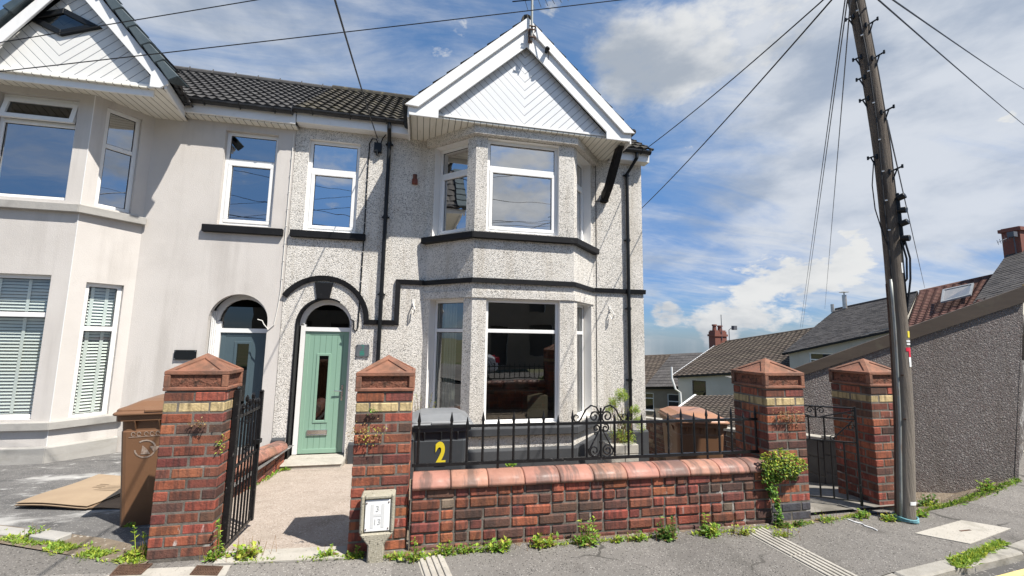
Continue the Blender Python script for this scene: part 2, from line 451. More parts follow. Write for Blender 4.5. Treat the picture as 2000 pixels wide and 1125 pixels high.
def cracks(nt, co, c, b):
    wob = nd(nt, 'TexNoise', {'Vector': co, 'Scale': 3.5, 'Detail': 5.0}).outputs[1]
    cv = vth(nt, 'ADD', co, vth(nt, 'MULTIPLY', vth(nt, 'SUBTRACT', wob, (0.5, 0.5, 0.5)), (0.35, 0.35, 0.0)))
    vo = nd(nt, 'TexVoronoi', {'Vector': cv, 'Scale': 0.55}, feature='DISTANCE_TO_EDGE').outputs[0]
    gate = nd(nt, 'TexNoise', {'Vector': co, 'Scale': 0.7, 'Detail': 3.0}).outputs[0]
    g = mth(nt, 'MULTIPLY', maprange(nt, vo, 0.010, 0.003, 0.0, 1.0), maprange(nt, gate, 0.48, 0.56, 0.0, 0.8))
    pat = nd(nt, 'TexVoronoi', {'Vector': vth(nt, 'MULTIPLY', co, (0.5, 0.8, 1.0)), 'Scale': 0.9}).outputs['Color']
    tone = maprange(nt, nd(nt, 'SeparateColor', {0: pat}).outputs[0], 0.0, 1.0, 0.80, 1.12)
    c = nd(nt, 'HueSaturation', {'Hue': 0.5, 'Saturation': 1.0, 'Value': tone, 'Color': c}).outputs[0]
    return mixc(nt, g, c, (0.045, 0.042, 0.036))
MAT['asphalt'] = tex('pavement_asphalt', [(0.150, 0.138, 0.125), (0.195, 0.18, 0.163), (0.17, 0.157, 0.142)], scale=1.1, rough=0.9, bump=0.9, bscale=120, bdist=0.008,
                     speck=[(95, 0.18, (0.34, 0.32, 0.29)), (75, 0.18, (0.065, 0.06, 0.055))],
                     stain=[(0.9, 0.50, 0.75, (0.235, 0.22, 0.20), (1, 1, 1), 0.6), (2.4, 0.56, 0.74, (0.085, 0.078, 0.068), (1, 1, 1), 0.6), (7, 0.66, 0.73, (0.33, 0.31, 0.28), (1, 1, 1), 0.4), (22, 0.66, 0.70, (0.40, 0.385, 0.35), (1, 1, 1), 0.5)], extra=cracks)
MAT['road'] = tex('road_asphalt', [(0.075, 0.07, 0.066), (0.11, 0.105, 0.098)], scale=1.4, rough=0.9, bump=0.8, bscale=110, bdist=0.008, speck=[(70, 0.15, (0.28, 0.26, 0.24))])
MAT['drive'] = tex('worn_tarmac', [(0.075, 0.073, 0.072), (0.14, 0.135, 0.13), (0.105, 0.102, 0.10)], scale=2.4, rough=0.92, bump=1.0, bscale=75, bdist=0.012,
                   speck=[(80, 0.20, (0.26, 0.25, 0.24))],
                   stain=[(1.5, 0.53, 0.68, (0.46, 0.45, 0.43), (0.7, 1.9, 1), 0.8), (5, 0.6, 0.7, (0.55, 0.54, 0.52), (1, 1.6, 1), 0.6)])
MAT['path'] = tex('pinkish_concrete', [(0.29, 0.238, 0.196), (0.38, 0.318, 0.268), (0.335, 0.278, 0.232)], scale=3, rough=0.92, bump=0.8, bscale=70, bdist=0.010,
                  speck=[(70, 0.22, (0.19, 0.15, 0.12)), (60, 0.18, (0.50, 0.44, 0.385))],
                  stain=[(1.6, 0.5, 0.75, (0.28, 0.235, 0.19), (1, 1, 1), 0.6)])
MAT['concrete'] = tex('pale_concrete', [(0.30, 0.278, 0.24), (0.40, 0.372, 0.325), (0.35, 0.325, 0.282)], scale=4, rough=0.92, bump=0.45, bscale=60,
                      speck=[(80, 0.12, (0.25, 0.235, 0.2))], stain=[(3, 0.52, 0.74, (0.24, 0.225, 0.185), (1, 1, 1), 0.6)])
MAT['dark_concrete'] = tex('shade_darkened_concrete', [(0.17, 0.155, 0.132), (0.25, 0.23, 0.20)], scale=4, rough=0.92, bump=0.45, bscale=60, stain=[(3, 0.45, 0.7, (0.09, 0.082, 0.066), (1, 1, 1), 0.7)])  # side path: colour darkened to stand in for shade behind the right gate
MAT['kerb'] = tex('worn_kerb_concrete', [(0.20, 0.185, 0.16), (0.31, 0.29, 0.255), (0.25, 0.232, 0.20)], scale=5, rough=0.92, bump=0.5, bscale=60, stain=[(3, 0.48, 0.7, (0.13, 0.12, 0.095), (1, 1, 1), 0.7)])
MAT['lichen_concrete'] = tex('lichen_stained_concrete', [(0.24, 0.22, 0.165), (0.36, 0.33, 0.255), (0.29, 0.265, 0.205)], scale=6, rough=0.95, bump=0.7, bscale=90,
                             speck=[(110, 0.15, (0.46, 0.43, 0.36)), (70, 0.10, (0.13, 0.12, 0.09))], stain=[(5, 0.58, 0.72, (0.42, 0.33, 0.10), (1, 1, 1), 0.45)])
MAT['soil'] = tex('dry_soil', [(0.15, 0.115, 0.08), (0.26, 0.21, 0.155)], scale=9, rough=0.95, bump=1.0, bscale=60, bdist=0.02, speck=[(40, 0.10, (0.45, 0.42, 0.37))])
MAT['terrain'] = tex('grassy_ground', [(0.07, 0.085, 0.03), (0.13, 0.13, 0.06), (0.16, 0.13, 0.085)], scale=0.4, rough=0.95, bump=0.6, bscale=9)
def rooftile(name, cols, moss, amt):
    return tex(name, cols, scale=7, rough=0.8, bump=0.5, bscale=60, island=0.14, stain=[(9, 0.50, 0.68, moss, (1, 1, 1), amt), (1.2, 0.45, 0.7, [x * 0.55 for x in cols[0]], (1, 1, 1), 0.5)], spec=0.35)
MAT['tile_new'] = rooftile('grey_concrete_tile', [(0.040, 0.038, 0.038), (0.068, 0.065, 0.063)], (0.10, 0.095, 0.085), 0.4)
MAT['tile_old'] = rooftile('mossy_concrete_tile', [(0.030, 0.027, 0.023), (0.062, 0.054, 0.042)], (0.17, 0.145, 0.085), 0.75)
MAT['tile_brown'] = rooftile('brown_concrete_tile', [(0.062, 0.048, 0.038), (0.105, 0.083, 0.064)], (0.035, 0.028, 0.02), 0.5)
MAT['tile_red'] = rooftile('red_brown_tile', [(0.11, 0.052, 0.038), (0.16, 0.078, 0.056)], (0.05, 0.03, 0.025), 0.4)
MAT['slate'] = rooftile('grey_slate', [(0.046, 0.042, 0.041), (0.080, 0.073, 0.070)], (0.125, 0.112, 0.095), 0.6)
MAT['verge'] = tex('blue_grey_verge_tile', [(0.030, 0.045, 0.052), (0.048, 0.066, 0.074)], scale=6, rough=0.5, bump=0.25, bscale=50, spec=0.5)
MAT['gutter'] = tex('weathered_black_gutter', [(0.012, 0.012, 0.013), (0.03, 0.03, 0.031)], scale=5, rough=0.42, stain=[(7, 0.55, 0.75, (0.13, 0.125, 0.12), (0.5, 2, 2), 0.45)])
MAT['door_green'] = tex('sage_green_door', [(0.205, 0.335, 0.255), (0.225, 0.36, 0.275)], scale=2, rough=0.42, bump=0.15, bscale=30, stretch=(8, 8, 1),
                        extra=grooves(lambda nt, s: mth(nt, 'ADD', s.outputs[0], 0.004), 0.0935, 0.045, (0.08, 0.15, 0.11)))
MAT['green_plain'] = tex('sage_green_frame', [(0.22, 0.352, 0.268)], scale=2, rough=0.4)
MAT['door_blue'] = tex('blue_grey_door', [(0.062, 0.092, 0.108), (0.072, 0.104, 0.12)], scale=2, rough=0.4)
MAT['chrome'] = tex('brushed_steel', [(0.62, 0.62, 0.62)], scale=9, rough=0.25, metal=1.0)
MAT['zinc'] = tex('galvanised_steel', [(0.22, 0.235, 0.225), (0.33, 0.34, 0.32)], scale=7, rough=0.55, metal=0.4, stain=[(6, 0.52, 0.7, (0.20, 0.09, 0.035), (3, 3, 0.5), 0.65)])
MAT['rust'] = tex('rusty_iron', [(0.075, 0.042, 0.028), (0.14, 0.082, 0.055)], scale=18, rough=0.8, metal=0.2, bump=0.5, bscale=60)
MAT['bin_brown'] = tex('brown_bin_plastic', [(0.165, 0.084, 0.044), (0.19, 0.098, 0.052)], scale=3, rough=0.45, bump=0.08, bscale=200,
                       stain=[(5, 0.6, 0.8, (0.30, 0.17, 0.10), (3, 3, 0.4), 0.5)])
MAT['bin_lid_sun'] = tex('sunlit_brown_plastic', [(0.30, 0.145, 0.078), (0.35, 0.18, 0.105)], scale=3, rough=0.38, bump=0.05, bscale=150)  # lighter copy of the bin brown, sunlight put into the lid colour
MAT['bin_black'] = tex('black_bin_plastic', [(0.050, 0.054, 0.060), (0.060, 0.065, 0.071)], scale=3, rough=0.36, bump=0.06, bscale=200, stain=[(6, 0.58, 0.8, (0.09, 0.09, 0.09), (3, 3, 0.5), 0.3)])
MAT['bin_lid_grey'] = tex('grey_bin_lid', [(0.16, 0.165, 0.17), (0.21, 0.215, 0.22)], scale=4, rough=0.40)
MAT['rubber'] = tex('black_rubber', [(0.015, 0.015, 0.015)], rough=0.8)
MAT['emblem'] = tex('worn_white_print', [(0.22, 0.14, 0.095), (0.42, 0.35, 0.30)], scale=40, rough=0.6)
MAT['yellow'] = tex('yellow_vinyl', [(0.78, 0.62, 0.04)], rough=0.4)
MAT['yellow_line'] = tex('yellow_road_paint', [(0.62, 0.46, 0.16), (0.70, 0.56, 0.24)], scale=9, rough=0.8, stain=[(14, 0.55, 0.7, (0.2, 0.17, 0.11), (1, 1, 1), 0.6)])
MAT['white_paint'] = tex('white_paint', [(0.80, 0.80, 0.78)], rough=0.5)
MAT['plate_white'] = tex('faded_white_plate', [(0.76, 0.76, 0.75), (0.84, 0.84, 0.83)], scale=8, rough=0.5, stain=[(25, 0.60, 0.72, (0.42, 0.41, 0.39), (1, 1, 1), 0.6)])
MAT['plate_grey'] = tex('plate_grey_print', [(0.46, 0.46, 0.45)], rough=0.6)
MAT['plate_grey2'] = tex('plate_faded_print', [(0.62, 0.62, 0.61)], rough=0.6)
MAT['red'] = tex('red_sticker', [(0.62, 0.02, 0.05)], rough=0.4)
MAT['teal'] = tex('teal_lettering', [(0.03, 0.20, 0.15)], rough=0.4)
MAT['slate_sign'] = tex('slate_plaque', [(0.085, 0.095, 0.105), (0.11, 0.12, 0.13)], scale=12, rough=0.5, bump=0.3, bscale=50)
def pole_fade(nt, co, c, b):
    z = nd(nt, 'SeparateXYZ', {0: co}).outputs[2]
    n = nd(nt, 'TexNoise', {'Vector': co, 'Scale': 3.0, 'Detail': 4.0}).outputs[0]
    f = maprange(nt, mth(nt, 'ADD', z, mth(nt, 'MULTIPLY', n, 1.2)), 1.2, 3.6, 0.62, 0.0)
    return mixc(nt, f, c, mixc(nt, 0.55, c, (0.36, 0.32, 0.27)))
MAT['wood'] = tex('weathered_pole_wood', [(0.048, 0.036, 0.027), (0.105, 0.083, 0.065), (0.15, 0.125, 0.10)], scale=5.5, rough=0.9, bump=0.9, bscale=14, bdist=0.015, stretch=(5, 5, 0.28),
                  stain=[(3.4, 0.55, 0.7, (0.035, 0.028, 0.023), (7, 7, 0.22), 0.8), (26, 0.66, 0.71, (0.03, 0.022, 0.018), (1, 1, 0.6), 0.8)], extra=pole_fade)
MAT['card'] = tex('brown_cardboard', [(0.28, 0.205, 0.135), (0.335, 0.25, 0.165)], scale=4, rough=0.85, bump=0.12, bscale=12)
MAT['card_wet'] = tex('damp_cardboard', [(0.20, 0.13, 0.078), (0.29, 0.195, 0.12)], scale=5, rough=0.85)
MAT['card_edge'] = tex('cardboard_edge', [(0.10, 0.065, 0.038)], rough=0.9)
MAT['print'] = tex('grey_ink', [(0.17, 0.12, 0.075)], rough=0.9)
MAT['cable'] = tex('black_cable', [(0.012, 0.012, 0.014)], rough=0.5)
MAT['cable_white'] = tex('white_cable', [(0.66, 0.64, 0.60)], rough=0.5)
MAT['cable_grey'] = tex('grey_wire', [(0.10, 0.105, 0.12)], rough=0.5)
MAT['rope_blue'] = tex('blue_rope', [(0.10, 0.24, 0.27), (0.16, 0.33, 0.36)], scale=30, rough=0.8)
MAT['rope_white'] = tex('white_string', [(0.75, 0.75, 0.74)], rough=0.8)
MAT['fascia_brown'] = tex('brown_verge_board', [(0.050, 0.036, 0.026), (0.075, 0.055, 0.040)], scale=3, rough=0.6, stretch=(1, 1, 5), stain=[(5, 0.55, 0.75, (0.10, 0.09, 0.06), (1, 1, 1), 0.5)])
MAT['fascia_ochre'] = tex('ochre_board', [(0.36, 0.25, 0.10), (0.44, 0.32, 0.15)], scale=4, rough=0.6)
MAT['board_peel'] = tex('peeling_black_board', [(0.06, 0.05, 0.045), (0.10, 0.085, 0.075)], scale=4, rough=0.8, stain=[(7, 0.55, 0.62, (0.70, 0.68, 0.65), (1, 1, 1), 0.9)])
MAT['blockwork'] = tex('grey_blockwork', [(0.085, 0.08, 0.072), (0.13, 0.122, 0.11)], scale=6, rough=0.95, bump=0.7, bscale=60, island=0.15)  # base colour lowered to carry the shade this wall stands in
MAT['bg_cream'] = tex('cream_house_render', [(0.46, 0.43, 0.37), (0.54, 0.50, 0.44)], scale=0.9, rough=0.92, bump=0.3, bscale=20,
                      stain=[(0.9, 0.52, 0.75, (0.30, 0.27, 0.23), (1.5, 1.5, 0.5), 0.6)])
MAT['bg_beige'] = tex('beige_roughcast', [(0.23, 0.19, 0.145), (0.30, 0.25, 0.19)], scale=1.2, rough=0.95, bump=0.4, bscale=15)
def brick_tex(nt, co, c, b):
    q = nd(nt, 'SeparateXYZ', {0: co})
    v = nd(nt, 'CombineXYZ', {0: mth(nt, 'ADD', q.outputs[0], q.outputs[1]), 1: q.outputs[2], 2: 0.0}).outputs[0]
    return mixc(nt, nd(nt, 'TexBrick', {'Vector': v, 'Scale': 1.0, 'Brick Width': 0.23, 'Row Height': 0.08, 'Mortar Size': 0.010}).outputs[1], c, (0.13, 0.09, 0.075))
MAT['bg_brick'] = tex('chimney_brick', [(0.18, 0.052, 0.036), (0.25, 0.08, 0.052)], scale=9, rough=0.85, extra=brick_tex)
MAT['lead'] = tex('lead_flashing', [(0.16, 0.17, 0.18), (0.24, 0.25, 0.26)], scale=5, rough=0.6)
MAT['steel_flue'] = tex('steel_flue', [(0.42, 0.40, 0.37), (0.55, 0.53, 0.5)], scale=4, rough=0.4, metal=0.7)
MAT['car_silver'] = tex('silver_car_paint', [(0.70, 0.71, 0.73)], rough=0.35, metal=0.0, coat=0.6)
MAT['twig'] = tex('brown_twig', [(0.16, 0.10, 0.06), (0.24, 0.16, 0.10)], scale=20, rough=0.9)
def leafmat(name, c0, c1):
    m = tex(name, [c0, c1], scale=9, rough=0.55, island=0.34, spec=0.35)
    b = m.node_tree.nodes['Principled BSDF']
    b.inputs['Subsurface Weight'].default_value = 0.0
    b.inputs['Transmission Weight'].default_value = 0.0
    nt = m.node_tree
    out = [n for n in nt.nodes if n.type == 'OUTPUT_MATERIAL'][0]
    tl = nd(nt, 'BsdfTranslucent', {'Color': [min(1, x * 1.5) for x in c1]})
    mx = nd(nt, 'MixShader', {0: 0.32, 1: b.outputs[0], 2: tl.outputs[0]})
    nt.links.new(mx.outputs[0], out.inputs[0])
    return m
MAT['leaf'] = leafmat('weed_leaf', (0.13, 0.25, 0.030), (0.21, 0.36, 0.05))
MAT['leaf_y'] = leafmat('yellow_green_leaf', (0.28, 0.36, 0.04), (0.42, 0.46, 0.07))
MAT['leaf_d'] = leafmat('dark_leaf', (0.045, 0.095, 0.018), (0.08, 0.155, 0.03))
MAT['leaf_dry'] = leafmat('dry_leaf', (0.22, 0.14, 0.06), (0.32, 0.21, 0.10))
MAT['grass'] = leafmat('grass_blade', (0.15, 0.26, 0.03), (0.26, 0.36, 0.06))

# ------------------------------------------------------------------ building helpers
def P2(p0, p1, s, z, off=0.0):
    """point on the plan line p0->p1 at metres s, height z, off metres behind the face (inward = left of p1-p0 turned)."""
    d = Vector((p1[0] - p0[0], p1[1] - p0[1])).normalized()
    n = Vector((-d.y, d.x))            # inward (away from street when walking +X)
    return Vector((p0[0] + d.x * s + n.x * off, p0[1] + d.y * s + n.y * off, z))

def wall_panel(mb, p0, p1, z0, z1, holes, depth=0.1, arch=(), m=0, mr=1, ext=0.0):
    """vertical wall face with rectangular (s0,s1,z0,z1) and arched (s0,s1,z0,zspring) holes; reveals of the given depth."""
    L = (Vector(p1[:2]) - Vector(p0[:2])).length
    rects = [list(h) for h in holes]
    for (a, b, c, d) in arch:
        rects.append([a, b, c, d + (b - a) / 2])
    xs = sorted(set([0.0, L] + [r[0] for r in rects] + [r[1] for r in rects]))
    zs = sorted(set([z0, z1] + [min(max(r[2], z0), z1) for r in rects] + [min(max(r[3], z0), z1) for r in rects]))
    for i in range(len(xs) - 1):
        for j in range(len(zs) - 1):
            cx, cz = (xs[i] + xs[i + 1]) / 2, (zs[j] + zs[j + 1]) / 2
            if any(r[0] < cx < r[1] and r[2] < cz < r[3] for r in rects):
                continue
            mb.face([P2(p0, p1, xs[i], zs[j]), P2(p0, p1, xs[i + 1], zs[j]), P2(p0, p1, xs[i + 1], zs[j + 1]), P2(p0, p1, xs[i], zs[j + 1])], m)
    for (a, b, c, d) in holes:
        for (s0, t0, s1, t1) in ((a, c, b, c), (b, c, b, d), (b, d, a, d), (a, d, a, c)):
            mb.face([P2(p0, p1, s0, t0), P2(p0, p1, s0, t0, depth), P2(p0, p1, s1, t1, depth), P2(p0, p1, s1, t1)], mr)
    for (a, b, c, d) in arch:
        r = (b - a) / 2; cx = (a + b) / 2; top = d + r
        N = 20
        pts = [(cx - r * math.cos(math.pi * k / N), d + r * math.sin(math.pi * k / N)) for k in range(N + 1)]
        for k in range(N):
            (sa, za), (sb, zb) = pts[k], pts[k + 1]
            mb.face([P2(p0, p1, sa, za), P2(p0, p1, sb, zb), P2(p0, p1, sb, top), P2(p0, p1, sa, top)], m)
        out = [(a, c)] + pts + [(b, c)]
        for k in range(len(out) - 1):
            (sa, za), (sb, zb) = out[k], out[k + 1]
            mb.face([P2(p0, p1, sa, za), P2(p0, p1, sa, za, depth), P2(p0, p1, sb, zb, depth), P2(p0, p1, sb, zb)], mr)

def offset_line(pts, off):
    """offset an open plan polyline to its right-hand (street) side by off."""
    out = []
    n = len(pts)
    dirs = [(Vector(pts[i + 1][:2]) - Vector(pts[i][:2])).normalized() for i in range(n - 1)]
    for i in range(n):
        if i == 0:
            nn = Vector((dirs[0].y, -dirs[0].x)); out.append(Vector(pts[0][:2]) + nn * off)
        elif i == n - 1:
            nn = Vector((dirs[-1].y, -dirs[-1].x)); out.append(Vector(pts[-1][:2]) + nn * off)
        else:
            a = Vector((dirs[i - 1].y, -dirs[i - 1].x)); b = Vector((dirs[i].y, -dirs[i].x))
            h = (a + b).normalized()
            out.append(Vector(pts[i][:2]) + h * (off / max(0.3, h.dot(a))))
    return out

def strip(mb, pts, off, z0, z1, back=-0.02, m=0, slope=0.0):
    """moulding along a plan polyline, its face off metres proud."""
    o = offset_line(pts, off); i = offset_line(pts, back)
    n = len(pts)
    for k in range(n - 1):
        a, b, c, d = o[k], o[k + 1], i[k + 1], i[k]
        mb.hexa([(a.x, a.y, z0), (b.x, b.y, z0), (c.x, c.y, z0), (d.x, d.y, z0),
                 (a.x, a.y, z1 - slope), (b.x, b.y, z1 - slope), (c.x, c.y, z1), (d.x, d.y, z1)], m)

def window(parent, p0, p1, a, b, z0, z1, inset, trans=None, sash=True, glass='glass', frame='upvc', fw=0.055, sw=0.055, mull=(), tilt=0.0, name='window'):
    """uPVC window on a plan line between metres a and b; frame mesh is the part, the panes are sub-parts."""
    mb = MB()
    panes = []
    def bar(s0, s1, t0, t1, d0, d1):
        pts = [P2(p0, p1, s0, t0, d0), P2(p0, p1, s1, t0, d0), P2(p0, p1, s1, t0, d1), P2(p0, p1, s0, t0, d1)]
        mb.hexa(pts + [q + Vector((0, 0, t1 - t0)) for q in pts])
    i0, i1 = inset, inset + 0.07
    bar(a, b, z0, z0 + fw, i0, i1); bar(a, b, z1 - fw, z1, i0, i1)
    bar(a, a + fw, z0 + fw, z1 - fw, i0, i1); bar(b - fw, b, z0 + fw, z1 - fw, i0, i1)
    cells = []
    if trans:
        bar(a + fw, b - fw, trans - fw * 0.6, trans + fw * 0.6, i0, i1)
        cells = [(a + fw, b - fw, z0 + fw, trans - fw * 0.6, sash), (a + fw, b - fw, trans + fw * 0.6, z1 - fw, tilt > 0)]
    else:
        cells = [(a + fw, b - fw, z0 + fw, z1 - fw, sash)]
    tl = None
    for (s0, s1, t0, t1, sh) in cells:
        if sh and tilt and t0 > (trans or 0):
            tl = (s0, s1, t0, t1)
            continue
        if sh:
            e = 0.012
            bar(s0, s1, t0, t0 + sw, i0 - e, i1 - 0.01); bar(s0, s1, t1 - sw, t1, i0 - e, i1 - 0.01)
            bar(s0, s0 + sw, t0 + sw, t1 - sw, i0 - e, i1 - 0.01); bar(s1 - sw, s1, t0 + sw, t1 - sw, i0 - e, i1 - 0.01)
            s0 += sw; s1 -= sw; t0 += sw; t1 -= sw
        panes.append((s0, s1, t0, t1))
    w = obj(name, mb, MAT[frame], parent, bevel=0.004)
    for (s0, s1, t0, t1) in panes:
        g = MB()
        q = [P2(p0, p1, s0, t0, i0 + 0.025), P2(p0, p1, s1, t0, i0 + 0.025), P2(p0, p1, s1, t1, i0 + 0.025), P2(p0, p1, s0, t1, i0 + 0.025)]
        g.face(q, 0)
        gk = 0.010
        for (x0, x1, y0, y1) in ((s0, s1, t0, t0 + gk), (s0, s1, t1 - gk, t1), (s0, s0 + gk, t0, t1), (s1 - gk, s1, t0, t1)):
            g.face([P2(p0, p1, x0, y0, i0 + 0.022), P2(p0, p1, x1, y0, i0 + 0.022), P2(p0, p1, x1, y1, i0 + 0.022), P2(p0, p1, x0, y1, i0 + 0.022)], 1)
        obj('pane', g, [MAT[glass], MAT['gasket']], w)
    if tl:
        s0, s1, t0, t1 = tl
        ca, sa = math.cos(tilt), math.sin(tilt)
        sm = MB()
        def tp(s, t, d):              # hinge at top edge
            h = t1 - t
            return P2(p0, p1, s, t1 - h * ca - d * sa * 0.0, i0 - 0.02 - h * sa + d)
        def tbar(x0, x1, y0, y1):
            sm.hexa([tp(x0, y0, 0), tp(x1, y0, 0), tp(x1, y0, 0.05), tp(x0, y0, 0.05), tp(x0, y1, 0), tp(x1, y1, 0), tp(x1, y1, 0.05), tp(x0, y1, 0.05)])
        s0 -= 0.02; s1 += 0.02; t0 -= 0.02
        tbar(s0, s1, t0, t0 + 0.065); tbar(s0, s1, t1 - 0.06, t1); tbar(s0, s0 + 0.06, t0 + 0.065, t1 - 0.06); tbar(s1 - 0.06, s1, t0 + 0.065, t1 - 0.06)
        so_ = obj('sash', sm, MAT[frame], w)
        g = MB()
        g.face([tp(s0 + 0.06, t0 + 0.065, 0.025), tp(s1 - 0.06, t0 + 0.065, 0.025), tp(s1 - 0.06, t1 - 0.06, 0.025), tp(s0 + 0.06, t1 - 0.06, 0.025)])
        obj('pane', g, MAT['glass_dark'], w)
    return w

def tile_roof(mb, O, U, V, N, w, l, course, tw, amp, lip=0.028, m=0, spt=6, shape='roll', m2=None, split=None):
    """courses of profiled tiles over a w x l roof slope (U along the eaves, V up the slope)."""
    O, U, V, N = Vector(O), Vector(U).normalized(), Vector(V).normalized(), Vector(N).normalized()
    nc = max(1, int(round(l / course)))
    cl = l / nc
    nt = max(1, int(round(w / tw)))
    cols = nt * spt
    def prof(k, j=0):
        u = (k % spt) / spt + (0.5 if (shape == 'flatroll' and j % 2) else 0.0)
        if shape == 'roll':
            return amp * (0.5 + 0.5 * math.sin(2 * math.pi * u))
        if shape == 'flatroll':
            w_ = abs((u % 1.0) - 0.5) * 2
            return amp * max(0.0, min(1.0, (0.86 - w_) / 0.22))
        return 0.0
    for j in range(nc):
        sh = 0
        jit = rng.uniform(-0.004, 0.004)
        i0 = len(mb.v)
        for k in range(cols + 1):
            x = w * k / cols
            h = prof(k, j)
            base = O + U * x
            mb.v.append(tuple(base + V * (j * cl - 0.03 + jit) + N * (h - 0.005)))
            mb.v.append(tuple(base + V * (j * cl - 0.03 + jit) + N * (h + lip)))
            mb.v.append(tuple(base + V * ((j + 1) * cl) + N * (h + 0.002)))
        for k in range(cols):
            a = i0 + 3 * k
            mm = m if m2 is None or w * k / cols < split else m2
            mb.f.append((a, a + 3, a + 4, a + 1)); mb.m.append(mm)
            mb.f.append((a + 1, a + 4, a + 5, a + 2)); mb.m.append(mm)

def slate_roof(mb, O, U, V, N, w, l, course, tw, m=0, corners=None):
    O, U, V, N = Vector(O), Vector(U).normalized(), Vector(V).normalized(), Vector(N).normalized()
    nc = max(1, int(round(l / course))); cl = l / nc
    for j in range(nc):
        x = -tw * (0.5 if j % 2 else 0.0)
        while x < w:
            a, b = max(0, x), min(w, x + tw - 0.008)
            if b > a + 0.02:
                h = rng.uniform(0.010, 0.018); dz = rng.uniform(-0.01, 0.01)
                q = [O + U * a + V * (j * cl - 0.04 + dz), O + U * b + V * (j * cl - 0.04 + dz), O + U * b + V * ((j + 1) * cl), O + U * a + V * ((j + 1) * cl)]
                mb.hexa([q[0], q[1], q[2] - N * 0.004, q[3] - N * 0.004, q[0] + N * h, q[1] + N * h, q[2] + N * 0.002, q[3] + N * 0.002], m)
            x += tw

def brick_run(mb, p0, p1, z0, courses, pitch, thick, pick, lens=((0.225, 0.55), (0.108, 0.45)), inward=1.0, proud=0.0, mortar_slot=0):
    """one skin of real bricks along a plan line; pick(course) gives the material slot. Bricks 10 mm proud of nothing: joints are gaps."""
    p0, p1 = Vector(p0), Vector(p1)
    L = (p1 - p0).length
    d = (p1 - p0).normalized()
    n = Vector((-d.y, d.x)) * inward
    for c in range(courses):
        s = 0.0
        z = z0 + c * pitch
        flip = c % 2
        first = True
        while s < L - 0.01:
            ln = lens[0][0] if rng.random() < lens[0][1] else lens[1][0]
            if first and flip:
                ln = lens[1][0]
            first = False
            if L - s - ln < 0.06:
                ln = L - s
            e = s + ln
            j = rng.uniform(-0.006, 0.005)
            a = Vector((*(p0 + d * (s + 0.005) + n * j).to_2d(), z + 0.005 + rng.uniform(-0.001, 0.001)))
            mb.obox(a, (*(d * (ln - 0.010)).to_2d(), rng.uniform(-0.0025, 0.0025)), (*(n * thick).to_2d(), 0), (0, 0, pitch - 0.010 + rng.uniform(-0.0015, 0.001)), pick(c))
            s = e

def arc_pts(cx, cz, r, a0, a1, n, y):
    return [(cx + r * math.cos(a0 + (a1 - a0) * k / n), y, cz + r * math.sin(a0 + (a1 - a0) * k / n)) for k in range(n + 1)]

def text_part(name, s, mat, parent, loc, rot, size, sx=1.0, ext=0.002, bold=0.0):
    cu = bpy.data.curves.new(name, 'FONT')
    cu.body = s
    cu.size = size
    cu.extrude = ext
    cu.offset = bold
    cu.align_x = 'CENTER'
    cu.align_y = 'CENTER'
    cu.materials.append(mat)
    tmp = bpy.data.objects.new(name, cu)
    COL.objects.link(tmp)
    dg = bpy.context.evaluated_depsgraph_get()
    me = bpy.data.meshes.new_from_object(tmp.evaluated_get(dg))
    bpy.data.objects.remove(tmp)
    bpy.data.curves.remove(cu)
    if not me.materials:
        me.materials.append(mat)
    o = bpy.data.objects.new(name, me)
    COL.objects.link(o)
    o.parent = parent
    o.location = loc
    o.rotation_euler = rot
    o.scale = (sx, 1, 1)
    return o

FY = 7.61                                   # facade plane of both houses
# ------------------------------------------------------------------ ground (setting)
def ground_z(x, y):                 # front gardens fall away behind the street wall
    return -0.02 - 0.12 * max(0.0, y - 3.5)

def grid_sheet(x0, x1, y0, y1, nx, ny, fz):
    mb = MB()
    for j in range(ny + 1):
        for i in range(nx + 1):
            x = x0 + (x1 - x0) * i / nx; y = y0 + (y1 - y0) * j / ny
            mb.v.append((x, y, fz(x, y)))
    for j in range(ny):
        for i in range(nx):
            a = j * (nx + 1) + i
            mb.f.append((a, a + 1, a + nx + 2, a + nx + 1)); mb.m.append(0)
    return mb

def terr(x, y):
    h = -0.45
    if y > 3: h -= 0.16 * min(y - 3, 6)
    if y > 9: h -= 0.17 * (y - 9)
    if y < -14: h -= 0.02 * (-14 - y)
    return h
struct('terrain', grid_sheet(-420, 420, -420, 420, 120, 120, terr), MAT['terrain'], smooth=True)

KERB = [(-16, 0.45), (-6, 0.95), (0, 1.62), (2.3, 2.24), (3.32, 2.42), (3.93, 2.49), (4.67, 2.565), (5.3, 2.68), (6.4, 3.0), (7.6, 3.5), (9.0, 4.7), (10.2, 6.2), (12.5, 10.5), (15, 17)]
def between(a, b, z, dz=0.0):
    mb = MB()
    for k in range(len(a) - 1):
        mb.face([(a[k][0], a[k][1], z), (a[k + 1][0], a[k + 1][1], z), (b[k + 1][0], b[k + 1][1], z + dz), (b[k][0], b[k][1], z + dz)])
    return mb
mb = MB()
mb.face([(-40, -6, -0.125), (40, -6, -0.125), (40, 30, -0.125), (-40, 9, -0.125)])
rd = [(-40, -5.6), (40, -5.6), (40, 14), (14, 14), (9.5, 5.2), (5, 2.72), (2.3, 2.32), (0, 1.7), (-6, 1.0), (-16, 0.4), (-40, -0.8)]
mb = MB()
mb.face([(x, y, -0.055) for x, y in rd])
struct('road', mb, MAT['road'])
mb = MB()
